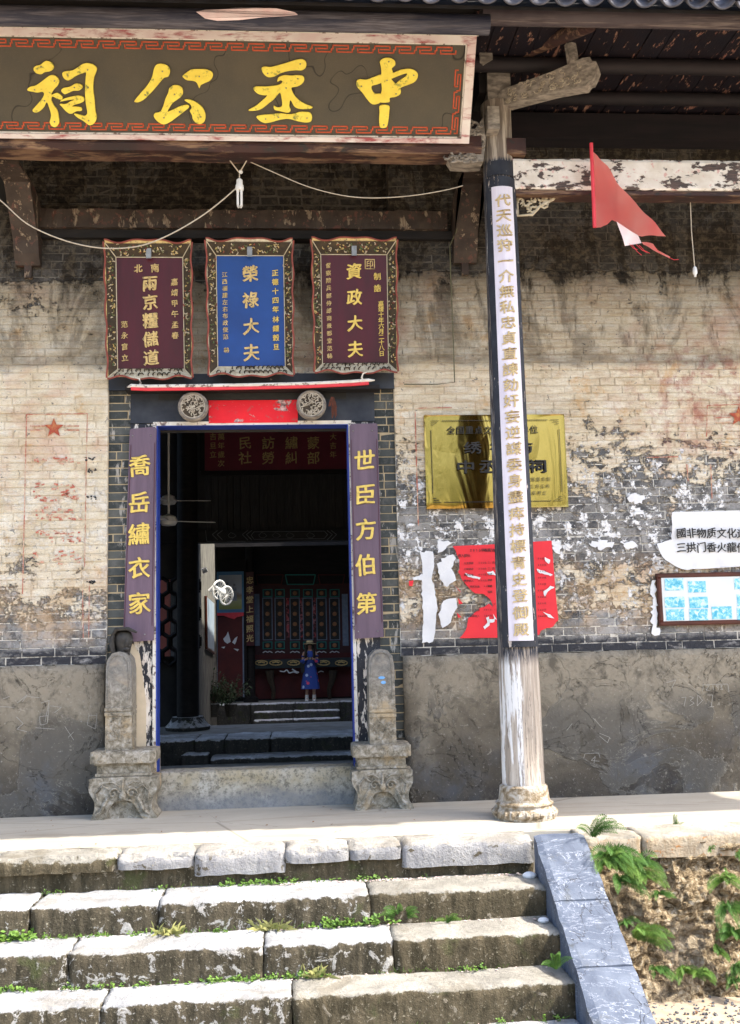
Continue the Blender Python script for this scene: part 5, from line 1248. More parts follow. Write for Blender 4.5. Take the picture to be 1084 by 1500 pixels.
def jag(pts, amp=2.0, step=5, seed=1, only=None):
    rnd = random.Random(seed); out = []
    for i, (a, c) in enumerate(pts):
        e, f = pts[(i+1) % len(pts)]; L = math.hypot(e-a, f-c); out.append((a, c))
        if only is None or i in only:
            for k in range(1, int(L/step)): t = k*step/L; out.append((a+(e-a)*t+rnd.uniform(-amp, amp), c+(f-c)*t+rnd.uniform(-amp, amp)))
    return out
rp = thing('red_notice', 'torn bright red paper notice pasted on the wall behind the column', 'notice', W(740, 860, 0))
redL = [(663, 800), (730, 797), (790, 793), (808, 792), (811, 830), (814, 870), (818, 908), (810, 918), (792, 924), (790, 930), (735, 934), (673, 935), (684, 918), (686, 905), (700, 894), (716, 884), (722, 889), (718, 878), (708, 870), (696, 869), (686, 860), (676, 848), (671, 838), (673, 824), (669, 812)]
poster_poly(jag(redL, 1.6, 5, 3, set(range(6, 10)) | set(range(11, 25))), 'sheet', 'redpaper', rp, -.022, .006)
tear = MB()
for pts in ([(681, 839), (690, 842), (704, 846), (702, 849), (686, 845)], [(713, 838), (722, 836), (728, 843), (716, 842)], [(786, 833), (797, 836), (810, 842), (806, 844), (788, 838)], [(798, 816), (806, 820), (804, 826), (799, 822)], [(796, 866), (806, 858), (812, 860), (803, 866), (798, 874)], [(795, 896), (806, 900), (812, 906), (803, 904)], [(708, 918), (714, 912), (712, 905), (716, 903), (717, 916), (710, 922)], [(722, 899), (728, 908), (724, 906)], [(715, 907), (725, 906), (724, 911), (716, 912)]):
    tear.prism([(p.x, p.z) for p in (W(a, c, -.03) for a, c in jag(pts, .8, 3, 5))], lambda u, v, d: (u, -.031-d, v), 0, .002)
tear.build('white_tear', 'paper', rp, kind='stuff')
wr_ = MB(); rnd = random.Random(8)
def line(mb, txt, px, py, size, gap, Y=-.032, wt=.012, fn=None):
    for i, ch in enumerate(txt):
        q_ = W(px+i*gap, py, Y); put_glyph(mb, ch, size, lambda u, v, d, q_=q_: (q_.x+u, Y-d, q_.z+v), .0008, wt, .08, .02, seed=i % 3)
line(wr_, '2015年春满乃恤金', 690, 806, .035, 4.3); line(wr_, '收入部分:', 673, 814, .034, 4.4)
rows_ = ['土主捐款', '上年结余', '道路租金', '集体收入', '村民乐捐', '山林承包', '香火收入', '其他收入', '合计金额', '利息收入']
for i, rw in enumerate(rows_):
    yy = 825+i*8.6
    xx = 676+(5 if i < 4 else 14 if i < 6 else 26)
    if i in (5, 6): continue
    if yy > 886: xx = 690
    line(wr_, rw, xx, yy, .024, 3.6); line(wr_, rnd.choice(['2015.16', '300元', '250元', '450元']), max(xx+20, 702), yy-.6, .022, 3)
for i in range(10):
    if i < 6: line(wr_, rnd.choice(['二、支出', '修路', '电费']), 716, 824+i*8.6, .024, 3.4)
    line(wr_, rnd.choice(['200元', '500元', '80元']), 789, 818+i*9.4, .022, 3.2)
wr_.build('handwriting', 'ink', rp, kind='stuff')
# pale paste remnants left of it
pr_ = thing('paper_scrap', 'vertical white paper scraps pasted left of the red notice', 'paper scraps', W(630, 860, 0))
for i, pts in enumerate(([(615, 808), (634, 808), (636, 830), (632, 848), (638, 868), (641, 890), (638, 915), (634, 940), (618, 942), (620, 900), (617, 870), (619, 840)], [(641, 792), (668, 794), (655, 800), (648, 808), (641, 810)], [(640, 826), (655, 822), (662, 834), (668, 850), (655, 860), (644, 848)], [(604, 846), (618, 840), (621, 848), (606, 850)], [(646, 818), (664, 812), (668, 818), (662, 832), (650, 828)], [(650, 880), (668, 876), (670, 890), (660, 912), (648, 920), (642, 900)])):
    poster_poly(jag(pts, 1.5, 5, i+2), 'scrap', 'paper', pr_, -.016, .012, seed=i)
for i, pts in enumerate(([(599, 851), (606, 850), (604, 859), (599, 858)], [(665, 856), (676, 868), (673, 866)], [(671, 876), (678, 884), (672, 885)], [(669, 897), (676, 904), (671, 905)])): poster_poly(pts, 'red_scrap', 'redpaper', pr_, -.02, .006)
# whitish scraps on the far right beside the column
p2 = thing('paper_scrap', 'torn white paper remains on the bricks right of the column', 'paper scraps', W(880, 790, 0))
for i, pts in enumerate(([(862, 795), (884, 791), (900, 794), (896, 803), (876, 805)], [(908, 794), (926, 792), (934, 799), (918, 805)], [(808, 792), (822, 800), (820, 812), (812, 808)], [(955, 850), (961, 850), (962, 905), (966, 930), (954, 928)], [(918, 724), (944, 726), (940, 738), (922, 736)])): poster_poly(jag(pts, 3, 4, i+40), 'scrap', 'paper', p2, -.014, .01, seed=i+9)
# paper banner with black writing
nb = thing('paper_banner', 'crumpled white paper banner with two lines of black writing', 'banner', W(1040, 790, 0))
bpts = [(985, 750), (1084, 748), (1180, 746), (1180, 828), (1084, 830), (1020, 834), (1000, 834), (989, 829), (974, 820), (966, 808), (962, 796), (974, 793), (984, 790), (984, 768)]
poster_poly(jag(bpts, 1.5, 6, 77, set(range(5, 18))), 'sheet', 'paper', nb, -.024, .020, 3)
for row, (txt, yy) in enumerate((('國非物质文化遗产', 781), ('三拱门香火龍传承', 802))):
    for i, ch in enumerate(txt):
        q_ = W(998+i*14.8, yy, -.05); g_ = MB(); put_glyph(g_, ch, .105, lambda u, v, d: (q_.x+u, -.048-d, q_.z+v), .001, .020, .12, .02); g_.build('character', 'ink', nb)
# framed cyan photographs
pf = thing('photo_frame', 'brown framed board of faded cyan photographs on the right wall', 'picture frame', W(1040, 877, 0))
fy = -.05
c0, c1 = W(963, 840, fy), W(966, 917, fy); fx0 = (c0.x+c1.x)/2; fz1, fz0 = c0.z, c1.z; fx1 = fx0+1.5; ft = .045
MB().box((fx0+ft*.8, fy+.012, fz0+ft*.8), (fx1, fy+.03, fz1-ft*.8)).build('mount', 'mount', pf)
for a, c, e, f in ((fx0, fz1-ft, fx1, fz1), (fx0, fz0, fx1, fz0+ft), (fx0, fz0+ft, fx0+ft, fz1-ft), (fx1-ft, fz0+ft, fx1, fz1-ft)): MB().cham((a, fy, c), (e, -.0, f), .012).build('moulding', 'frame_brown', pf)
for px0, px1, py0, py1 in ((975, 1001, 847, 865), (1009, 1034, 851, 868), (975, 1003, 874, 890), (977, 1002, 892, 909), (1011, 1037, 874, 891), (1011, 1037, 892, 909), (1044, 1072, 888, 907), (1077, 1100, 847, 863), (1081, 1110, 870, 888), (1081, 1110, 890, 908)):
    a, c = W(px0, py1, fy), W(px1, py0, fy); MB().box((a.x, fy+.008, a.z), (c.x, fy+.014, c.z)).build('photo_print', 'cyan', pf)

# ================================================================= HANGING THINGS
fl = thing('red_flag', 'red triangular pennant on a short red pole hanging from the cross beam', 'flag', W(868, 270, -1.22))
p0, p1 = W(866, 210, -1.22), W(871, 333, -1.22); MB().tube([p0, p1], .017, 10).build('pole', 'redpaint', fl, smooth=True)
def cloth(pts, name, mat, seed=0, Y=-1.22, amp=.08):
    pp = [W(a, c, Y) for a, c in pts]; bm = bmesh.new(); bm.faces.new([bm.verts.new((p.x, Y, p.z)) for p in pp]); bmesh.ops.triangulate(bm, faces=bm.faces)
    bmesh.ops.subdivide_edges(bm, edges=bm.edges[:], cuts=4, use_grid_fill=True); bmesh.ops.triangulate(bm, faces=bm.faces)
    for v in bm.verts: u = v.co.x-p0.x; v.co.y = Y - amp*.7*math.sin(u*11+v.co.z*4+seed)*min(1, u*4) - .012*math.sin(u*24-v.co.z*8)*min(1, u*4) + .02*noise.noise(Vector((v.co.x*6, 0, v.co.z*6)))
    me = bpy.data.meshes.new(name); bm.to_mesh(me); bm.free(); me.materials.append(MT[mat]); me.polygons.foreach_set('use_smooth', [True]*len(me.polygons)); o = bpy.data.objects.new(name, me); COL.objects.link(o); attach(o, fl); return o
cloth([(868, 221), (875, 226), (890, 243), (905, 268), (925, 296), (945, 318), (974, 348), (960, 349), (940, 347), (925, 340), (915, 328), (905, 322), (898, 320), (890, 328), (880, 333), (870, 333)], 'pennant', 'flag')
cloth([(905, 322), (915, 330), (934, 345), (939, 357), (926, 356), (918, 357), (912, 340)], 'white_hem', 'flagwhite', .6)
cloth([(938, 357), (954, 360), (956, 366), (975, 374), (982, 376), (980, 379), (968, 375), (952, 368), (940, 361)], 'torn_tail', 'flag', 1.2)
m_ = MB()
for a, c in (((926, 358), (940, 374)), ((932, 358), (948, 370)), ((936, 359), (952, 371)), ((980, 377), (994, 380)), ((922, 357), (934, 366))): m_.tube([W(*a, -1.25), W((a[0]+c[0])/2, (a[1]+c[1])/2+2, -1.25), W(*c, -1.25)], .0025, 4)
m_.build('frayed_thread', 'redpaint', fl, kind='stuff')
pc = thing('pull_cord', 'thin light cord with white pull hanging below the cross beam', 'pull cord', W(1011, 290, -.9))
MB().tube([W(1011, 288, -.9), W(1013, 340, -.9), W(1018, 396, -.9)], .005, 6).build('cord', 'cord', pc)
MB().lathe([(.008, .05), (.018, .035), (.022, .0), (.020, -.02), (.012, -.03), (.010, -.05)], W(1018, 398, -.9), 14).build('pull', 'white', pc, smooth=True)
lb = thing('hanging_bulb', 'white energy saving bulb hanging on cords below the beam', 'light bulb', W(351, 270, -.9))
c0 = W(351, 282, -.9); c0 = Vector((c0.x, -.9, c0.z))
MB().lathe([(.012, .135), (.028, .12), (.030, .075), (.036, .07), (.040, .03), (.034, .02), (.01, .018)], c0, 18).build('socket', 'white', lb, smooth=True)
for dx, dy in ((-.017, -.012), (.017, -.012), (-.017, .014), (.017, .014)): MB().tube([c0+Vector((dx, dy, .02)), c0+Vector((dx, dy, -.07)), c0+Vector((dx, dy, -.125)), c0+Vector((dx*.4, dy, -.14))], .011, 8).build('lamp_tube', 'white', lb, smooth=True)
for a in ((336, 234), (362, 234)): MB().tube([W(*a, -.98), c0+Vector((0, 0, .19)), c0+Vector((0, 0, .13))], .006, 6).build('cord', 'cord', lb)
MB().ball(c0+Vector((.012, 0, .20)), .02).build('knot', 'white', lb)
def cat(pts, n_=18):
    return [Vector((*[sum(b*p[i] for b, p in zip(((1-t)**2, 2*t*(1-t), t*t), pts)) for i in range(3)],)) for t in [k/n_ for k in range(n_+1)]]
wr1 = thing('slack_wire', 'pale slack wire sagging from the bulb to the left bracket', 'wire', W(180, 360, -.9))
MB().tube([W(a, c, -.9+.4*(1-abs(a-180)/180) if False else -.9) for a, c in smoothpoly([(-20, 275), (8, 300), (40, 328), (85, 349), (130, 361), (170, 364), (210, 359), (250, 343), (290, 320), (320, 298), (350, 272)], 4, False)], .006, 6).build('wire', 'cord', wr1)
wr2 = thing('slack_wire', 'thin pale wire swinging from the beam to the right bracket', 'wire', W(520, 288, -.9))
MB().tube([W(a, c, -.95) for a, c in smoothpoly([(362, 235), (400, 252), (450, 273), (500, 286), (545, 290), (600, 287), (650, 279), (678, 272)], 4, False)], .0045, 6).build('wire', 'cord', wr2)
wr3 = thing('wall_cable', 'dark olive cable running down the wall right of the plaques', 'cable', W(662, 450, 0))
MB().tube([W(a, c, y) for a, c, y in ((688, 245, -.5), (680, 290, -.35), (668, 340, -.2), (659, 360, -.06), (660, 400, -.035), (663, 470, -.03), (666, 560, -.03), (640, 563, -.03), (592, 563, -.03))], .006, 6).build('cable', simple('olive_cable', (.16, .15, .09), (.1, .1, .06), 20), wr3)

# ================================================================= PLANTS
def leafblade(mb, p, d, L, w_, droop=.3, up=Vector((0, 0, 1))):
    d = d.normalized(); s_ = d.cross(up); s_ = s_.normalized() if s_.length > .01 else Vector((1, 0, 0)); a = p; b_ = p+d*L*.5+up*0*L; c = p+d*L-up*droop*L
    mb.add([a, b_+s_*w_, c, b_-s_*w_], [(0, 1, 2), (0, 2, 3)])
def fern(name, p, label, n_fr, L, seed, mat='leaf', out=Vector((0, -1, .4)), spread=1.2):
    rnd = random.Random(seed); o = thing(name, label, 'fern', p)
    for i in range(n_fr):
        m_ = MB(); az = rnd.uniform(-spread, spread); base = Matrix.Rotation(az, 3, 'Y') @ Vector((0, 0, 1)); d = (out.normalized()*rnd.uniform(.5, 1) + base*rnd.uniform(.5, 1.2)).normalized()
        LL = L*rnd.uniform(.6, 1.1); pts = []; q_ = Vector((0, 0, 0)); dd = d.copy(); N = 16
        for k in range(N+1): pts.append(q_.copy()); q_ += dd*LL/N; dd = (dd+Vector((0, -.01, -.09-.03*rnd.random()))).normalized()
        m_.tube(pts, .0025, 4, .001, cap=False)
        for k in range(1, N+1):
            t = k/N; wl_ = LL*.17*math.sin(math.pi*min(1, .15+t*.83))**.8
            dk = (pts[min(k+1, N)]-pts[k-1]).normalized(); sd_ = dk.cross(Vector((0, -1, .3))).normalized()
            for s_ in (-1, 1):
                for h_ in (0, .5):
                    pk = pts[k]-dk*h_*LL/N; leafblade(m_, pk, sd_*s_+dk*.45, wl_*rnd.uniform(.85, 1.1), LL*.011, .15, up=Vector((0, -.6, .8)))
        m_.build('frond', mat, o, local=True)
    return o
fern('fern', Vector((RX1+.06, -2.02, .02)), 'tall upright fern at the top corner of the marble side slab', 9, .30, 1, out=Vector((.1, -.4, .9)))
fern('fern', Vector((RX1+.16, -2.10, -.12)), 'bushy fern hanging over the bank just below the kerb', 16, .34, 2, out=Vector((.5, -.8, .1)))
fern('fern', Vector((RX1+.40, -2.06, -.20)), 'dense dark fern on the bank under the first kerb stone joint', 14, .28, 3, out=Vector((.3, -.9, .2)))
fern('fern', W(965, 1310, -2.15), 'little fern tuft in the middle of the earth bank', 7, .17, 4)
fern('fern', W(930, 1375, -2.3), 'spreading pale fern beside the lower marble slab', 9, .30, 5, 'leaf2', Vector((.8, -.6, .3)))
fern('fern', W(1000, 1425, -2.3), 'low leafy fern at the foot of the earth bank', 14, .20, 6, 'leaf2')
fern('fern', W(1065, 1330, -2.25), 'trailing fern on the far right of the earth bank', 16, .26, 7, 'leaf', Vector((-.2, -.7, -.2)))
fern('fern', W(1082, 1255, -2.1), 'small bright fern under the kerb at the picture edge', 8, .18, 8)
fern('fern', W(1075, 1440, -2.4), 'short dark fern in the lower right corner of the bank', 8, .18, 10)
fern('fern', W(990, 1217, -1.62), 'star shaped weed growing from the crack behind the kerb', 7, .14, 9, 'leaf2', Vector((0, 0, 1)))
for i, (x, y, yy, L, n_, mt, ox, lab) in enumerate(((885, 1268, -2.12, .34, 12, 'leaf2', .3, 'long grassy fern just right of the marble slab top'), (905, 1292, -2.2, .26, 12, 'leaf', .5, 'dark drooping fern below the long grassy fern'), (938, 1282, -2.15, .24, 10, 'leaf2', .6, 'pale fern at the right side of the upper fern cluster'), (915, 1352, -2.2, .18, 7, 'leaf', -.2, 'dark broad leafed fern hugging the marble slab edge'),
    (1060, 1290, -2.2, .24, 12, 'leaf2', -.4, 'upper fern of the green strip at the right edge'), (1072, 1370, -2.25, .28, 14, 'leaf', -.4, 'middle fern of the green strip at the right edge'), (1050, 1395, -2.25, .20, 10, 'leaf2', -.5, 'light green fern leaning out of the right edge strip'), (1078, 1420, -2.3, .26, 12, 'leaf', -.3, 'lowest dark fern of the right edge strip'),
    (960, 1422, -2.35, .20, 10, 'leaf', .2, 'left leafy fern where the bank meets the ground'), (1025, 1428, -2.35, .18, 10, 'leaf2', .2, 'right leafy fern where the bank meets the ground'), (1040, 1245, -2.12, .10, 6, 'leaf', .1, 'very small fern right below the tan kerb stone'))):
    fern('fern', W(x, y, yy), lab, n_, L, 120+i, mt, Vector((ox, -.8, .15)))
fern('fern', G(588, 1350, -.465), 'dark green fern on the second tread below the porch', 11, .20, 11, out=Vector((0, -.3, .8)), spread=1.5)
fern('fern', G(655, 1352, -.465), 'smaller fern on the second tread near the side slab', 6, .12, 12, 'leaf2', out=Vector((0, -.3, .8)), spread=1.5)
fern('fern', G(815, 1420, -.6), 'shaded grassy fern between the steps and the marble slab', 8, .14, 14, out=Vector((0, -.3, .8)))
def weed(p, label, n_, L, seed, mat='leaf2', grp='weeds growing in the step joints', wide=.5):
    rnd = random.Random(seed); o = thing('weed', label, 'weed', p, grp); m_ = MB()
    for i in range(n_):
        x = rnd.gauss(0, wide*.4); y = rnd.uniform(-.03, .03); b_ = Vector((x, y, 0)); d = Vector((rnd.uniform(-1, 1), rnd.uniform(-1, .5), rnd.uniform(.3, 1.4)))
        LL = L*rnd.uniform(.4, 1.1)
        if mat == 'drygrass': leafblade(m_, b_, d, LL, LL*.035, .3)
        else:
            tip = b_+d.normalized()*LL*.7; m_.tube([b_, tip], .0014, 3, cap=False)
            for k in range(5):
                a = Vector((rnd.uniform(-1, 1), rnd.uniform(-1, 1), rnd.uniform(-.1, .7))); leafblade(m_, b_+(tip-b_)*rnd.uniform(.3, 1), a, LL*rnd.uniform(.2, .42), LL*.10, .1, up=Vector((rnd.uniform(-.3, .3), -.6, .8)))
    m_.build('leaves', mat, o, local=True, kind='stuff'); return o
# rows follow the foot of each riser
wd = [(330, 1291, 0, 8, .07, 'weed at the foot of the top riser, left of the middle'), (370, 1289, 0, 40, .08, 'long bright weed tuft under the top riser'), (412, 1290, 0, 22, .07, 'round leafy weed right of the long tuft, under the top riser'), (478, 1288, 0, 10, .06, 'tiny weed under the top riser near the middle joint'), (545, 1288, 0, 22, .07, 'bright weed under the top riser above the second tread'), (70, 1300, 0, 7, .06, 'tiny weed by the left joint of the first tread'), (240, 1293, 0, 12, .05, 'flat weed growing in the joint of the first tread'),
      (15, 1362, 1, 80, .13, 'big leafy weed clump at the left end of the second tread'), (125, 1365, 1, 24, .06, 'flat weed spreading along the second tread, left part'), (200, 1361, 1, 18, .06, 'small weed beside the pebble on the second tread'), (320, 1360, 1, 12, .06, 'sparse weed under the second riser'), (490, 1358, 1, 50, .10, 'grassy green weed strip under the second riser'), (520, 1356, 1, 46, .11, 'thick grassy weed right of the strip on the second tread'),
      (10, 1446, 2, 26, .10, 'pale weed at the far left of the third tread'), (48, 1443, 2, 12, .06, 'round weed near the left end of the third tread'), (100, 1443, 2, 14, .06, 'reddish green weed on the third tread'), (135, 1443, 2, 14, .06, 'single upright weed on the third tread'), (192, 1441, 2, 24, .08, 'bushy little weed at the foot of the third riser'), (360, 1437, 2, 44, .08, 'long leafy weed in front of the third riser'), (325, 1436, 2, 24, .08, 'upright leafy weed left of the long one on the third tread'), (430, 1436, 2, 34, .09, 'bright weed patch by the middle joint of the third tread'), (700, 1428, 2, 18, .07, 'small weed with round leaves near the right of the third tread'), (668, 1430, 2, 18, .05, 'low creeping weed under the third riser at the right'),
      (740, 1495, 3, 10, .06, 'little weed at the bottom edge of the fourth riser'), (808, 1490, 3, 10, .07, 'round leafed weed at the bottom by the side slab')]
for i, (x, y, k, n_, L, lab) in enumerate(wd):
    p = G(x, y, E_Z[k+1]); p.y = min(p.y, E_Y[k]-.01); p.y = E_Y[k]-.015; pp = W(x, y, p.y); weed(Vector((pp.x, p.y, E_Z[k+1]-.005)), lab, n_, L, i+50, wide=.12 if n_ < 20 else .28)
for i, (x, k, lab) in enumerate(((248, 1, 'dry grass tuft on the second tread'), (395, 1, 'straw coloured grass tuft near the middle of the second tread'), (462, 2, 'pale dry grass standing out on the third tread'))):
    pp = W(x, 1360 if k == 1 else 1440, E_Y[k]-.02); weed(Vector((pp.x, E_Y[k]-.02, E_Z[k+1]-.005)), lab, 70, .15, i+90, 'drygrass', wide=.12)
gr = MB(); rnd = random.Random(17)
for k, xa, xb, n_ in ((0, -2.6, 1.6, 160), (1, -2.6, 1.2, 420), (2, -2.6, 1.4, 260), (3, -2.6, 1.7, 120)):
    for i in range(n_):
        x = rnd.uniform(xa, xb)
        if noise.noise(Vector((x*2.2, k*3, 1))) < -.02: continue
        leafblade(gr, Vector((x, E_Y[k]-rnd.uniform(.0, .035), E_Z[k+1])), Vector((rnd.uniform(-1, 1), rnd.uniform(-1, .3), rnd.uniform(.5, 2))), rnd.uniform(.02, .065), .003, .2)
gr.build('grass', 'leaf2', kind='stuff')
# pebbles and firecracker paper left on the treads
lit = MB()
for i in range(420):
    k = rnd.choice([0, 0, 0, 1, 2, 3]); x = rnd.uniform(-.2, 1.7) if k == 0 else rnd.uniform(-2.5, 1.7); y = E_Y[k]-rnd.uniform(.0, .06); s_ = rnd.uniform(.003, .010)
    m = Matrix.Translation((x, y, E_Z[k+1]+s_*.4)) @ Matrix.Rotation(rnd.random()*6, 4, 'Z'); lit.box((-s_, -s_*.6, -s_*.3), (s_, s_*.6, s_*.3), m=m)
lit.build('litter', simple('pinkish_litter', (.62, .40, .36), (.60, .56, .5), 60), kind='stuff')
for (x, y, k, s_, lab) in ((832, 1356, 1, .035, 'white pebble on the tread beside the marble slab'), (790, 1303, 0, .045, 'white broken shard at the right end of the first tread'), (824, 1378, 1, .03, 'rounded white stone against the marble slab')):
    q_ = W(x-8, y, E_Y[k]-.12); m_ = MB(); m_.ball((0, 0, 0), s_, (1.2, .9, .6), 8, 6); o = m_.build('pebble', 'paper', label=lab, cat='pebble'); o.location = (min(q_.x, RX0-.06), E_Y[k]-.14, E_Z[k+1]+s_*.4)

# ================================================================= INTERIOR: FIRST HALL
hf = .0
MB().box((-4.5, .3, -.9), (4.5, 4.15, -.08)).build('hall_floor', 'darkfloor', kind='structure')
tr_ = thing('hall_terrace', 'dim stone terrace with one step inside the first hall', 'steps', (-.4, 4.4, -.1))
tx0 = W(308, 1110, 4.2).x
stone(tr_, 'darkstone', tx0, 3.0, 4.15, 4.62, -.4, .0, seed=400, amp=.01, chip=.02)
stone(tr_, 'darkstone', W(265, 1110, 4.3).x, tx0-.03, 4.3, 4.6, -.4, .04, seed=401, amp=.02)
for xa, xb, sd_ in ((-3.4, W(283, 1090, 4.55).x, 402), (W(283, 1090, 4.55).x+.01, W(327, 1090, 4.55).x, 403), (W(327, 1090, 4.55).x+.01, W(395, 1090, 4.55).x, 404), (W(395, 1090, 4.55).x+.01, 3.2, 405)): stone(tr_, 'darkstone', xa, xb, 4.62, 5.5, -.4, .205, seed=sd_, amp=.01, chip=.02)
MB().box((-3.4, 5.5, -.4), (3.2, 7.0, .2)).build('terrace_top', 'darkfloor', tr_)
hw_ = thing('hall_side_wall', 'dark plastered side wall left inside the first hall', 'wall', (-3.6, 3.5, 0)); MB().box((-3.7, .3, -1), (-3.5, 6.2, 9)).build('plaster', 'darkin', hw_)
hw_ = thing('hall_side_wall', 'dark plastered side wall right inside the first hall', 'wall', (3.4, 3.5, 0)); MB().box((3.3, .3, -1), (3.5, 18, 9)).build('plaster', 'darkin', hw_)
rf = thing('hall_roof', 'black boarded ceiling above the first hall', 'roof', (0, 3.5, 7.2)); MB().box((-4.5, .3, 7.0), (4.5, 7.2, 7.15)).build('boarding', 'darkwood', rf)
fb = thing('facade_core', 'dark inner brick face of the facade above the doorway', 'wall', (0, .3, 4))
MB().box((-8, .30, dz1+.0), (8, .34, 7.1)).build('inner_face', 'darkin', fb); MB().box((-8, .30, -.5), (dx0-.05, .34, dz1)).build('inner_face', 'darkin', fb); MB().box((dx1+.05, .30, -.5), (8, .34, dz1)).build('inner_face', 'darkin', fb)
# red inscription panel, bamboo-like board screen and painted beam across the far side of the hall
Yp = 6.6
sc1 = thing('inscription_panel', 'dim red inscription panel with gold columns high inside the hall', 'panel', W(405, 660, Yp))
a, c = W(300, 690, Yp), W(560, 560, Yp)
MB().box((a.x, Yp, a.z), (c.x, Yp+.04, c.z)).build('face', simple('dim_maroon', (.22, .035, .06), (.17, .03, .05), 3), sc1)
MB().box((a.x-.06, Yp-.03, a.z-.07), (c.x, Yp+.04, a.z)).build('lower_rail', 'darkwood', sc1); MB().box((a.x-.08, Yp-.03, a.z), (a.x, Yp+.04, c.z)).build('side_rail', 'darkwood', sc1)
for x, s_ in ((359, '民社'), (393, '訪勞'), (427, '繡糾'), (459, '蒙部')):
    for ch, yy in zip(s_, (649, 671)):
        q_ = W(x, yy, Yp-.01); g_ = MB(); put_glyph(g_, ch, .22, lambda u, v, d: (q_.x+u, Yp-.012-d, q_.z+v), .003, .012); g_.build('character', 'gold_dim', sc1)
    q_ = W(x, 632, Yp-.01)
g_ = MB()
for x, s_ in ((324, '萬年歲次'), (312, '吉旦立'), (488, '大吉年')): 
    for i, ch in enumerate(s_): q_ = W(x, 640+i*13, Yp-.01); put_glyph(g_, ch, .12, lambda u, v, d: (q_.x+u, Yp-.012-d, q_.z+v), .002, .01)
g_.build('inscription', 'gold_dim', sc1, kind='stuff')
sc2 = thing('board_screen', 'near black vertical board screen above the painted beam', 'screen', W(405, 735, Yp+.1))
a, c = W(300, 778, Yp+.1), W(540, 690, Yp+.1); x = a.x; rnd = random.Random(3); MT['screenwood'] = simple('screen_wood', (.045, .045, .045), (.022, .022, .024), 12, .6, .006, (5, 5, .4))
while x < c.x: w_ = rnd.uniform(.10, .16); MB().box((x, Yp+.06+rnd.uniform(0, .03), a.z-.05), (x+w_-.01, Yp+.12, c.z+.1)).build('plank', 'screenwood', sc2); x += w_
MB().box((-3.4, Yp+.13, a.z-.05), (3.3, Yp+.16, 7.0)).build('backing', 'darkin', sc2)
pb = thing('painted_beam', 'dark painted beam with pale chevrons and cartouche over the court', 'beam', W(405, 783, Yp))
a, c = W(285, 796, Yp), W(540, 775, Yp)
MB().box((-3.4, Yp-.12, a.z), (3.3, Yp+.12, c.z)).build('timber', simple('beam_black', (.02, .022, .025), (.03, .03, .03), 5), pb)
m_ = MB(); Yb = Yp-.125
def l2(pts, w_=.012): pxline(m_, pts, w_, Yb, .003)
for x in (311, 318, 355, 361): l2([(x+8, 777), (x, 783), (x+8, 791)])
for x in (487, 493): l2([(x-8, 777), (x, 783), (x-8, 791)])
l2([(301, 777), (303, 793), (360, 793)], .008); l2([(372, 779), (475, 778), (480, 783), (475, 789), (372, 790), (368, 784), (372, 779)], .010)
for x in (340, 385, 405, 425, 455): l2([(x-6, 784), (x-2, 780), (x+3, 782), (x+6, 785), (x+1, 788), (x-4, 787), (x-6, 784)], .006)
m_.build('painted_lines', simple('dim_line', (.20, .21, .22), (.12, .13, .14), 10), pb, kind='stuff')
# inner column with stone base and hexagon lattice at the left
ic = thing('hall_column', 'dark round hall column standing on a small grey stone base', 'column', W(272, 1072, 6.0))
q_ = W(272, 1074, 6.0)
MB().lathe([(.34, 0), (.35, .05), (.28, .12), (.24, .2), (.02, .2)], (q_.x, 6.3, .205), 28).build('base_stone', 'darkstone', ic, smooth=True)
MB().lathe([(.17, .19), (.16, 6.5)], (q_.x, 6.3, .205), 24).build('shaft', 'darkwood', ic, smooth=True)
pw = thing('partition_wall', 'dark brick partition right of the hall column', 'wall', W(280, 900, 6.45))
MB().box((W(262, 900, 6.6).x, 6.6, .2), (W(289, 900, 6.6).x, 6.9, a.z)).build('plaster', 'darkin', pw)
hx_ = thing('hexagon_lattice', 'black hexagon lattice window with a red wall behind it', 'lattice window', W(247, 900, 7.0))
a, c = W(225, 962, 6.95), W(266, 848, 6.95)
MB().box((a.x-1.2, 7.0, .2), (c.x+.1, 7.06, a.z)).build('surround', 'darkin', hx_); MB().box((a.x-1.2, 7.0, c.z), (c.x+.1, 7.06, 7)).build('surround', 'darkin', hx_); MB().box((a.x-1.2, 7.0, a.z), (a.x, 7.06, c.z)).build('surround', 'darkin', hx_)
hexr = .13; row = 0; z = a.z
while z < c.z+.1:
    x = a.x+(row % 2)*hexr*1.0
    while x < c.x+.2:
        pts = [(x+hexr*.95*math.sin(math.pi/3*k), z+hexr*1.15*math.cos(math.pi/3*k)) for k in range(7)]
        m_ = MB()
        for (x0_, z0_), (x1_, z1_) in zip(pts[:-1], pts[1:]): m_.tube([(x0_, 6.97, z0_), (x1_, 6.97, z1_)], .03, 4)
        m_.build('lattice_bar', 'darkwood', hx_); x += hexr*1.95
    z += hexr*1.75; row += 1
rw = thing('red_court_wall', 'sunlit faded red wall behind the hexagon lattice', 'wall', W(247, 900, 8.5)); MB().box((-4.2, 8.2, -.8), (-2.25, 8.35, 3.6)).build('plaster', simple('faded_red_plaster', (.50, .14, .10), (.36, .12, .09), 4), rw)
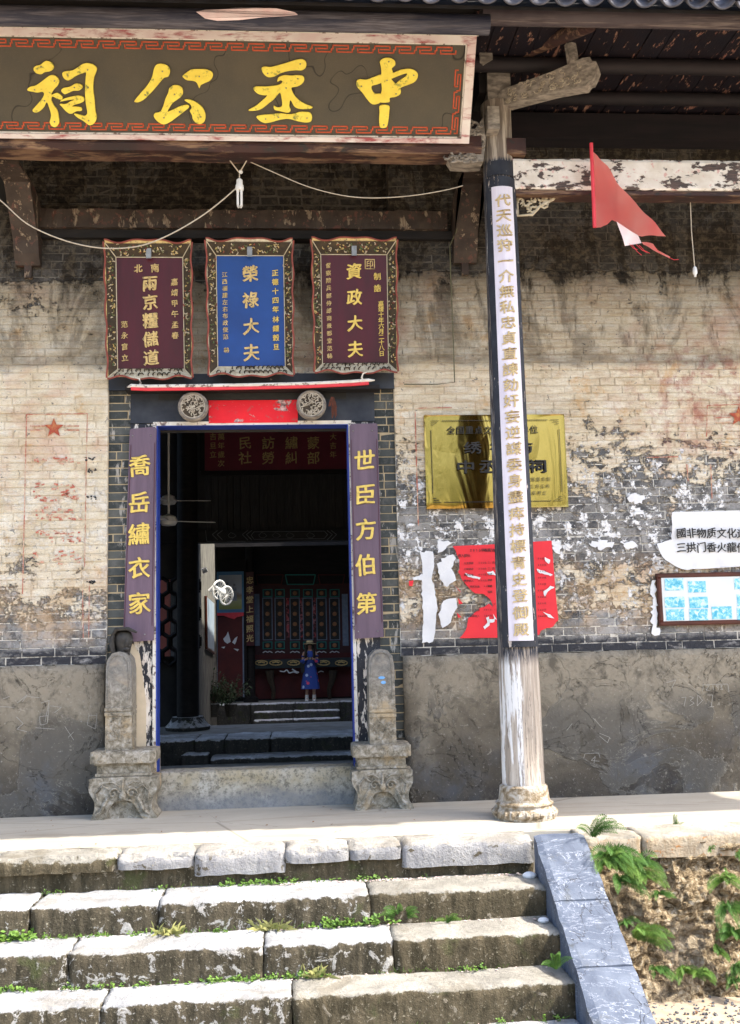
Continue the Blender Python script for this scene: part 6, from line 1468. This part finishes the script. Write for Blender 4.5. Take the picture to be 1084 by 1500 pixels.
# ceiling fans
def cfan(px, py, Y, rot, label, rod):
    p = W(px, py, Y); o = thing('ceiling_fan', label, 'ceiling fan', p)
    MB().lathe([(.02, .10), (.09, .07), (.12, .0), (.09, -.05), (.01, -.06)], (0, 0, 0), 20).build('motor', 'white', o, local=True, smooth=True)
    MB().tube([(0, 0, .05), (0, 0, rod)], .015, 6).build('rod', 'white', o, local=True)
    for k in range(3):
        a = rot+k*2.094; d = Vector((math.cos(a), math.sin(a), 0)); s_ = Vector((-d.y, d.x, .15))
        MB().add([d*.1-s_*.03, d*.1+s_*.03, d*.62+s_*.065, d*.62-s_*.065]+[v+Vector((0, 0, .01)) for v in (d*.1-s_*.03, d*.1+s_*.03, d*.62+s_*.065, d*.62-s_*.065)], [(0,1,2,3),(7,6,5,4),(0,4,5,1),(1,5,6,2),(2,6,7,3),(3,7,4,0)]).build('blade', 'white', o, local=True)
cfan(247, 764, 3.6, .35, 'nearer white ceiling fan at the left inside the doorway', 3.4)
cfan(247, 734, 5.2, .1, 'farther white ceiling fan just above the nearer one', 2.4)

# ================================================================= COURTYARD AND BACK HALL
MB().box((-6, 6.95, -1.4), (6, 17.0, -.85)).build('court_floor', 'darkfloor', kind='structure')
YB = 16.6; zB = W(456, 1029, YB).z
MB().box((-6, YB+.35, -1.4), (6, 24, zB)).build('back_hall_floor', 'darkfloor', kind='structure')
bs = thing('court_steps', 'stone edge and steps up to the back hall where the woman stands', 'steps', (-.2, YB, -.85))
for i in range(5):
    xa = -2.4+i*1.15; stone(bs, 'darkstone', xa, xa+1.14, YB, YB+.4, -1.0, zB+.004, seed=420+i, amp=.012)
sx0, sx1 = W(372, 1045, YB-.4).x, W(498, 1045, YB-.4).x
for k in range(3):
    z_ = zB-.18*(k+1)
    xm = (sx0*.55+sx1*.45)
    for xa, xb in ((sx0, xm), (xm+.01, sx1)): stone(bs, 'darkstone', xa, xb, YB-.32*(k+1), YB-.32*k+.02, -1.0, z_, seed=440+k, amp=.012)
cw = thing('court_wall', 'sunlit pale limewashed courtyard wall seen through the doorway', 'wall', (-1.9, 12, 0))
xa, xb = W(290, 930, 8.0).x, W(318, 930, 17.0).x
MB().add([(xa, 8.0, -.9), (xb, 17.0, -.9), (xb, 17.0, 4.6), (xa, 8.0, 4.6), (xa-.3, 8.0, -.9), (xb-.3, 17.0, -.9), (xb-.3, 17.0, 4.6), (xa-.3, 8.0, 4.6)], [(0,1,2,3),(4,7,6,5),(0,3,7,4),(3,2,6,7),(1,5,6,2)]).build('plaster', 'courtwall', cw)
def cwp(px, py, off=.03):    # point on the courtyard wall
    d = ray(px, py); n_ = Vector((-(17.0-8.0), (xb-xa), 0)).normalized(); t = (Vector((xa, 8.0, 0))-CP).dot(n_)/d.dot(n_); p = CP+d*t; return p-n_*off*(-1 if n_.x > 0 else 1)
nbd = thing('notice_board', 'pale blue notice board on the sunlit courtyard wall', 'notice board', cwp(305, 910))
P = [cwp(299, 873), cwp(312, 884), cwp(312, 957), cwp(300, 949)]; m_ = MB(); m_.add(P+[p+Vector((-.03, 0, 0)) for p in P], [(0,1,2,3),(0,4,5,1),(1,5,6,2),(2,6,7,3),(3,7,4,0)]).build('board', 'glassblue', nbd)
m_ = MB(); m_.tube(P[:1]+P[3:], .03, 5); m_.tube(P[2:4], .03, 5); m_.build('edge', 'frame_brown', nbd)
wf = thing('wall_fan', 'white wall mounted fan on the courtyard wall near the mural', 'wall fan', cwp(303, 866, .1))
q_ = cwp(303, 866, .05); c1 = W(321, 864, q_.y)
MB().tube([q_, (q_+c1)/2+Vector((0, 0, .1)), c1], .04, 8).build('bracket', 'white', wf, smooth=True)
for dx, dy in ((0, 0), (.14, .12)):
    m_ = MB(); N = 24; ax = Vector((.75, -.6, -.1)).normalized(); u_ = ax.cross(Vector((0, 0, 1))).normalized(); v_ = u_.cross(ax); cc = c1+Vector((dx, dy, -.12*(dx > 0)))
    m_.tube([cc+u_*math.cos(2*math.pi*k/N)*.19+v_*math.sin(2*math.pi*k/N)*.19 for k in range(N+1)], .022, 6, cap=False)
    for k in range(12): m_.tube([cc, cc+u_*math.cos(2*math.pi*k/12)*.19+v_*math.sin(2*math.pi*k/12)*.19+ax*.04], .004, 4)
    m_.build('cage', 'white', wf, smooth=True)
MB().ball(c1+Vector((.05, .04, -.05)), .09).build('motor', 'white', wf, smooth=True)
lp = thing('wall_lamp', 'small white lamp high on the sunlit courtyard wall', 'lamp', cwp(297, 835)); q_ = cwp(294, 837); MB().tube([q_, W(303, 834, q_.y)], .05, 8).build('lamp', 'white', lp)
# back hall
YM = 18.0
bh = thing('back_hall_wall', 'dark red timber screen wall of the back hall with lattice doors', 'screen wall', W(440, 900, YM))
def B(px0, px1, py0, py1, name, mat, d0=0.0, d1=.05, parent=None):
    a, c = W(px0, py1, YM), W(px1, py0, YM); return MB().box((a.x, YM-d1, a.z), (c.x, YM-d0, c.z)).build(name, mat, parent or bh)
B(300, 560, 780, 1032, 'panelling', 'darkwood', 0, .04); B(366, 540, 955, 1024, 'lower_panel', 'hallred', .04, .06)
B(366, 540, 854, 962, 'upper_panel', simple('dim_redbrown', (.075, .028, .028), (.05, .02, .02), 5), .04, .055)
dxs = [(385, 399), (403, 417), (425, 439), (444, 458), (464, 478), (483, 497)]
for x0_, x1_ in dxs:
    for y0_, y1_, mt in ((863, 875, 'teal'), (875.5, 938, 'greyblue'), (939.5, 951, 'teal')):
        d_ = B(x0_, x1_, y0_, y1_, 'lattice_panel', mt, .055, .075); B(x0_+1.3, x1_-1.3, y0_+1.3, y1_-1.3, 'recess_shade', 'ink', .075, .077, d_)  # flat black plate stands in for the shade inside each lattice opening
        m_ = MB(); cs_ = 4 if y1_-y0_ > 20 else 1
        for k in range(cs_):
            yc = y0_+(y1_-y0_)*(k+.6)/(cs_+.2) if cs_ > 1 else (y0_+y1_)/2; q_ = W((x0_+x1_)/2, yc, YM); m_.ball((q_.x, YM-.085, q_.z), .06, (1, .3, 1), 8, 5)
        m_.build('rosette', 'rosette', d_, kind='stuff')
        if cs_ > 1:
            m_ = MB()
            for k in range(9):
                ya = y0_+2+(y1_-y0_-4)*k/9; yb = ya+(y1_-y0_-4)/9; pxline(m_, [(x0_+2, ya), (x1_-2, yb)], .016, YM-.08, .004); pxline(m_, [(x1_-2, ya), (x0_+2, yb)], .016, YM-.08, .004)
            m_.build('fretwork', 'carve_dark', d_, kind='stuff')
    m_ = MB(); pxline(m_, [(x0_, 956), (x0_+4, 954), (x0_+7, 955.5), (x0_+10, 954), (x1_, 956)], .025, YM-.058, .004); m_.build('painted_curl', 'paper', bh)
for x0_, x1_, mt in ((420, 423, 'red_bright'), (440, 443, 'flagwhite'), (459, 462, 'red_bright')): B(x0_, x1_, 876, 934, 'paper_strip', peel('torn_strip_'+str(x0_), (.45, .05, .06), (.4, .2, .2), (.06, .02, .02), (.05, .02, .02), 9, .5, .02), .055, .06)
for x0_, x1_ in ((373, 380), (502, 509)): B(x0_, x1_, 870, 946, 'side_panel', 'greyblue', .055, .07)
for x0_, x1_, mt in ((375, 415, 'hallred'), (418, 462, 'teal'), (466, 505, 'hallred')):
    m_ = MB(); pxline(m_, [(x0_, 842), (x0_+3, 856), (x1_-3, 856), (x1_, 842), (x0_, 842)], .03, YM-.06, .01); m_.build('transom_frame', mt, bh)
tb = thing('altar_table', 'long dark painted table with curved legs behind the woman', 'table', W(440, 1024, YM-.3))
YM2 = YM; YT = YM-.35
a, c = W(368, 980, YT), W(520, 963, YT); MB().box((a.x, YT, a.z), (c.x, YT+.3, c.z)).build('top', simple('dark_teal', (.025, .035, .04), (.035, .045, .045), 6), tb)
for xc in (383, 404, 430, 474, 500):
    m_ = MB(); pts = [W(xc+9*math.cos(t/12*6.283), 971+3.4*math.sin(t/12*6.283), YT-.01) for t in range(13)]; m_.tube(pts, .016, 5); m_.tube([W(xc-5, 971, YT-.01), W(xc, 969.5, YT-.01), W(xc+5, 971, YT-.01)], .02, 5); m_.build('gold_scroll', 'gold_dim', tb, kind='stuff')
for xc, s_ in ((395, 1), (488, -1)):
    pts = [W(xc-s_*0, 982, YT), W(xc+s_*1, 995, YT), W(xc+s_*6, 1010, YT), W(xc+s_*5, 1024, YT)]; MB().tube(pts, [.12, .09, .06, .05], 8).build('leg', 'carve_dark', tb, smooth=True)
m_ = MB(); pts = [(410, 983), (416, 984), (420, 981), (424, 986), (430, 984), (436, 986)]; pxline(m_, pts, .03, YT-.012, .004); pxline(m_, [(428, 980), (434, 984), (438, 985)], .03, YT-.012, .004); pxline(m_, [(466, 985), (470, 983), (474, 984)], .02, YT-.012, .004); m_.build('white_branch', 'paper', tb, kind='stuff')
# mural cabinet at the left of the back hall
mc = thing('mural_cabinet', 'blue framed painted mural above a dark red cupboard', 'cabinet', W(337, 1022, YM-.6))
YC = 17.3
def Bc(px0, px1, py0, py1, name, mat, d=.0, th=.05, parent=None):
    a, c = W(px0, py1, YC), W(px1, py0, YC); return MB().box((a.x, YC-d-th, a.z), (c.x, YC-d, c.z)).build(name, mat, parent or mc)
Bc(314, 360, 820, 1023, 'body', 'darkwood', -.3, .3)
mu = Bc(317, 357, 837, 898, 'mural_frame', simple('mural_blue', (.10, .24, .40), (.08, .2, .34), 5), 0, .03)
q = NB('mural_paint'); zz = q.step(q.Z, W(337, 890, YC).z, W(337, 843, YC).z); nn = q.noise(6, 5, .6); cc = q.ramp(q.math('ADD', zz, q.math('MULTIPLY', q.math('SUBTRACT', nn, .5), .25)), [(0, (.30, .32, .10)), (.2, (.42, .42, .22)), (.35, (.28, .20, .12)), (.5, (.40, .42, .44)), (1, (.50, .52, .54))]); MT['mural'] = q.out(cc, .7)
Bc(321, 354, 842, 893, 'mural_picture', 'mural', .03, .004, mu)
m_ = MB()
for xc, y0_, y1_ in ((333, 858, 882), (343, 860, 880)): pxline(m_, [(xc, y0_), (xc+1, y1_)], .12, YC-.036, .003); q_ = W(xc, y0_-3, YC-.04); m_.ball(q_, .04)
m_.build('painted_figures', simple('figure_blue', (.16, .2, .26), (.4, .38, .34), 8), mu, kind='stuff')
m_ = MB(); pl_ = [(315, 898), (357, 897), (357, 902), (347, 904), (343, 907), (336, 905), (328, 902), (315, 902)]; m_.prism([(p.x, p.z) for p in (W(a, c, YC-.05) for a, c in pl_)], lambda u, v, d: (u, YC-.05-d, v), 0, .015); m_.build('red_valance', 'redpaint', mc)
Bc(319, 355, 903, 1021, 'cupboard_door', 'hallred', 0, .02)
for x in (317.5, 356): Bc(x, x+1, 902, 1021, 'white_stile', 'greyblue', .02, .01)
m_ = MB()
for pts in ([(327, 936), (332, 930), (334, 925), (336, 932), (338, 940), (333, 943), (329, 940)], [(340, 941), (344, 935), (348, 932), (346, 940), (344, 944)], [(324, 948), (330, 947), (328, 950)], [(342, 950), (350, 951), (348, 954)]): m_.prism([(p.x, p.z) for p in (W(a, c, YC-.022) for a, c in pts)], lambda u, v, d: (u, YC-.022-d, v), 0, .006)
m_.build('paper_remnant', 'paper', mc, kind='stuff')
vc = thing('hall_couplet', 'narrow maroon couplet strip with gold characters by the mural', 'couplet board', W(366, 900, YC)); a, c = W(361.5, 946, YC), W(371.5, 838, YC)
MB().box((a.x, YC-.03, a.z), (c.x, YC, c.z)).build('board', 'maroon', vc)
for i, ch in enumerate('忠孝堂上福照光'): q_ = W(366, 850+i*14.2, YC-.04); g_ = MB(); put_glyph(g_, ch, .2, lambda u, v, d: (q_.x+u, YC-.032-d, q_.z+v), .004, .02); g_.build('character', 'gold_dim', vc)
ip = thing('hall_pillar', 'slim dark pillar right of the mural cabinet in the back hall', 'pillar', W(367, 1024, YC-.2)); q_ = W(367, 1024, YC-.1); MB().lathe([(.2, 0), (.2, .1), (.12, .16), (.11, 5)], (q_.x, YC+.15, zB), 16).build('shaft', 'darkwood', ip, smooth=True)
br_ = thing('back_hall_roof', 'dark roof sheltering the back hall beyond the courtyard', 'roof', (0, 19, 5)); zr = W(400, 800, 15.6).z
MB().add([(-6, 15.6, zr), (6, 15.6, zr), (6, 19, zr+1.6), (-6, 19, zr+1.6), (-6, 15.6, zr+.15), (6, 15.6, zr+.15), (6, 19, zr+1.75), (-6, 19, zr+1.75)], [(0,1,2,3),(4,5,6,7),(0,1,5,4)]).build('boarding', 'darkwood', br_)
MB().box((-6, 18.05, -1), (6, 18.2, 7.5)).build('back_boarding', 'darkin', br_)
fr_ = thing('front_hall_eave', 'dark eave of the first hall over the court side', 'eave', (0, 8, 6)); MB().add([(-6, 7.1, 7.0), (6, 7.1, 7.0), (6, 8.3, 6.4), (-6, 8.3, 6.4), (-6, 7.1, 7.1), (6, 7.1, 7.1), (6, 8.3, 6.5), (-6, 8.3, 6.5)], [(0,1,2,3),(4,5,6,7),(3,2,6,7)]).build('boarding', 'darkwood', fr_)
# potted plant in the court
def shrub(p, label, seed):
    rnd = random.Random(seed); o = thing('potted_shrub', label, 'plant', p); m_ = MB(); st = MB()
    for i in range(40):
        d = Vector((rnd.uniform(-1, 1), rnd.uniform(-1, 1), rnd.uniform(.1, 1.2))).normalized(); L = rnd.uniform(.3, .75); st.tube([(0, 0, 0), d*L], .006, 3)
        for k in range(12): leafblade(m_, d*L*rnd.uniform(.35, 1), Vector((rnd.uniform(-1, 1), rnd.uniform(-1, 1), rnd.uniform(-.6, .6))), rnd.uniform(.07, .14), .02, .2)
    m_.build('foliage', simple('dark_leaf', (.03, .06, .02), (.02, .04, .015), 8), o, local=True, kind='stuff'); st.build('stems', 'bark', o, local=True, kind='stuff')
    MB().lathe([(.10, -.3), (.15, -.02), (.14, -.02), (.02, -.04)], (0, 0, 0), 16).build('pot', 'darkstone', o, local=True)
shrub(Vector((W(312, 1022, 13).x, 13, W(312, 1030, 13).z)), 'left dark shrub against the sunlit courtyard wall', 4)
shrub(Vector((W(338, 1026, 13.5).x, 13.5, W(338, 1030, 13.5).z)), 'right dark shrub in front of the red cupboard', 5)

# ================================================================= PERSON
pp = W(455, 1025, YB+.2); PX, PY = pp.x, YB+.2; hgt = W(455, 938, PY).z - zB
k = hgt/1.70
pn = thing('person', 'woman in blue floral dress and straw hat looking at a camera', 'person', (PX, PY, zB))
def skinmesh(name, pts, edges, rad, mat, parent, sub=2):
    me = bpy.data.meshes.new(name); me.from_pydata([Vector(p)*k for p in pts], edges, []); o = bpy.data.objects.new(name, me); COL.objects.link(o); o.parent = parent
    o.modifiers.new('s', 'SKIN'); sd_ = me.skin_vertices[0].data
    for i, r_ in enumerate(rad): sd_[i].radius = (r_*k, r_*k) if not isinstance(r_, tuple) else (r_[0]*k, r_[1]*k)
    sd_[0].use_root = True
    o.modifiers.new('u', 'SUBSURF').levels = sub
    dg = bpy.context.evaluated_depsgraph_get(); m2 = bpy.data.meshes.new_from_object(o.evaluated_get(dg)); o.modifiers.clear(); o.data = m2; m2.materials.clear(); m2.materials.append(MT[mat]); m2.polygons.foreach_set('use_smooth', [True]*len(m2.polygons)); return o
P_ = [(0, 0, .92), (0, .01, 1.1), (0, 0, 1.28), (0, 0, 1.38), (0, -.01, 1.45), (0, -.03, 1.53), (0, -.03, 1.60),
      (-.09, 0, .86), (-.10, 0, .48), (-.10, .01, .10), (-.10, -.06, .05), (.09, 0, .86), (.10, 0, .48), (.10, .01, .10), (.10, -.06, .05),
      (-.16, 0, 1.36), (-.21, -.02, 1.10), (-.09, -.20, 1.20), (.16, 0, 1.36), (.21, -.02, 1.10), (.09, -.20, 1.20)]
E_ = [(0,1),(1,2),(2,3),(3,4),(4,5),(5,6),(0,7),(7,8),(8,9),(9,10),(0,11),(11,12),(12,13),(13,14),(3,15),(15,16),(16,17),(3,18),(18,19),(19,20)]
Rd = [(.13, .09), (.105, .08), (.13, .085), (.08, .06), .042, (.075, .085), (.06, .07), .085, .055, .038, .035, .085, .055, .038, .035, .05, .038, .026, .05, .038, .026]
body = skinmesh('body', P_, E_, Rd, 'skin', pn)
for s_ in (-1, 1):
    for f in range(4): skinmesh('finger', [(s_*.09, -.20, 1.20), (s_*.06, -.235, 1.195+.012*f), (s_*.035, -.25, 1.19+.014*f)], [(0, 1), (1, 2)], [.012, .009, .008], 'skin', body, 1)
    skinmesh('thumb', [(s_*.09, -.20, 1.20), (s_*.075, -.235, 1.175), (s_*.05, -.245, 1.17)], [(0, 1), (1, 2)], [.013, .010, .008], 'skin', body, 1)
# face: nose, mouth, eyes, ears
m_ = MB(); m_.ball(Vector((0, -.125, 1.535))*k, .014*k, (1, 1.2, 1.5), 8, 6)
for s_ in (-1, 1): m_.ball(Vector((s_*.075, -.02, 1.545))*k, .018*k, (.5, 1, 1.5), 8, 6)
m_.build('nose_and_ears', 'skin', body, local=True)
m_ = MB()
for s_ in (-1, 1): m_.ball(Vector((s_*.030, -.112, 1.56))*k, .010*k, (1.4, .5, .6), 8, 5)
m_.build('eyes', 'ink', body, local=True); m_ = MB(); m_.ball(Vector((0, -.112, 1.495))*k, .014*k, (1.6, .5, .5), 8, 5); m_.build('lips', 'redpaint', body, local=True)
# dress: bodice and flared skirt, sleeves
m_ = MB(); prof = [(.255, .175, .36), (.235, .16, .55), (.205, .145, .75), (.165, .125, .95), (.135, .105, 1.06), (.145, .11, 1.18), (.165, .115, 1.28), (.155, .10, 1.36), (.075, .07, 1.41)]
N = 36
for a_, b_, z_ in prof:
    for j in range(N):
        t = 2*math.pi*j/N; f = 1+.05*math.sin(t*7)*(1 if z_ < .9 else 0)*(1.2-z_); m_.v.append(((a_*f*math.cos(t))*k, (b_*f*math.sin(t))*k, z_*k))
for i in range(len(prof)-1):
    for j in range(N): m_.f.append((i*N+j, i*N+(j+1) % N, (i+1)*N+(j+1) % N, (i+1)*N+j)); m_.t.append(None)
m_.build('dress', 'dress', pn, local=True, smooth=True)
for s_ in (-1, 1): MB().tube([Vector((s_*.13, 0, 1.36))*k, Vector((s_*.19, -.005, 1.25))*k, Vector((s_*.225, -.02, 1.12))*k, Vector((s_*.19, -.09, 1.12))*k, Vector((s_*.14, -.14, 1.155))*k], [.055*k, .058*k, .064*k, .062*k, .048*k], 12).build('sleeve', 'dress', pn, local=True, smooth=True)
for s_ in (-1, 1):
    m_ = MB(); m_.tube([Vector((s_*.10, .01, .20))*k, Vector((s_*.10, .01, .08))*k, Vector((s_*.10, .0, .04))*k], [.05*k, .05*k, .045*k], 12); m_.ball(Vector((s_*.105, -.06, .04))*k, .05*k, (1, 2.0, .8), 12, 8); m_.build('boot', 'white', pn, local=True, smooth=True)
m_ = MB(); m_.ball(Vector((0, .015, 1.55))*k, .10*k, (1, 1, 1.15), 14, 10)
for s_ in (-1, 1): m_.tube([Vector((s_*.085, -.03, 1.57))*k, Vector((s_*.11, -.05, 1.42))*k, Vector((s_*.11, -.09, 1.25))*k, Vector((s_*.10, -.10, 1.15))*k], [.035*k, .045*k, .045*k, .015*k], 8)
m_.build('hair', 'hair', pn, local=True, smooth=True)
m_ = MB(); m_.lathe([(.185*k, .0), (.19*k, .008*k), (.10*k, .02*k), (.095*k, .075*k), (.075*k, .10*k), (.03*k, .092*k), (.001, .092*k)], Vector((0, -.02, 1.60))*k, 28); h_ = m_.build('straw_hat', 'straw', pn, local=True, smooth=True)
MB().lathe([(.102*k, .018*k), (.100*k, .042*k)], Vector((0, -.02, 1.60))*k, 28).build('hat_band', 'ink', h_, local=True)
cmr = thing('camera_body', 'small black camera held by the woman in blue', 'camera', Vector((PX, PY-.255*k, zB+1.205*k)))
MB().box((-.045, -.02, -.035), (.045, .025, .035)).build('body', 'ink', cmr, local=True); MB().lathe([(.028, -.05), (.03, -.02)], (0, 0, 0), 16, 'y').build('lens', 'steel', cmr, local=True)
bagp = thing('shoulder_bag', 'small black shoulder bag at the womans hip', 'bag', Vector((PX-.2*k, PY-.05, zB+.9*k)))
MB().box((-.05, -.06, -.08), (.04, .06, .06)).build('pouch', 'ink', bagp, local=True); MB().tube([(0, 0, .05), (.08*k, -.11, .25*k), (.16*k, -.13, .40*k), (.10*k, -.02, .50*k)], .008, 5).build('strap', 'ink', bagp, local=True)

# ================================================================= TREES ACROSS THE YARD (behind the viewer; the brass plate mirrors them)
for i, (x, y, h_, r_) in enumerate(((-11, -27, 12, 4.2), (-3, -31, 14, 4.8), (5, -28, 11, 4.0), (13, -30, 13, 4.6), (21, -26, 12, 4.2))):
    t = thing('broadleaf_tree', ('broad', 'tall', 'round', 'dense', 'spreading')[i]+' leafy green tree across the yard facing the hall', 'tree', (x, y, GZ)); rnd = random.Random(i+70)
    MB().tube([(0, 0, 0), (.1, 0, h_*.3), (-.1, .1, h_*.7)], [.35, .26, .1], 8).build('trunk', 'bark', t, local=True)
    m_ = MB(); cl = [(Vector((rnd.gauss(0, r_*.45), rnd.gauss(0, r_*.4), h_*.62+rnd.gauss(0, r_*.45))), rnd.uniform(.8, 1.6)) for _ in range(34)]
    for c0, rr_ in cl:
        for k_ in range(60):
            d = Vector((rnd.gauss(0, 1), rnd.gauss(0, 1), rnd.gauss(0, 1))).normalized()*rr_*rnd.uniform(.5, 1); leafblade(m_, c0+d, Vector((rnd.uniform(-1, 1), rnd.uniform(-1, 1), rnd.uniform(-1, .3))), rnd.uniform(.25, .5), .10, .1, up=Vector((rnd.uniform(-.5, .5), .6, .6)))
    m_.build('crown', 'leaf', t, local=True, kind='stuff')
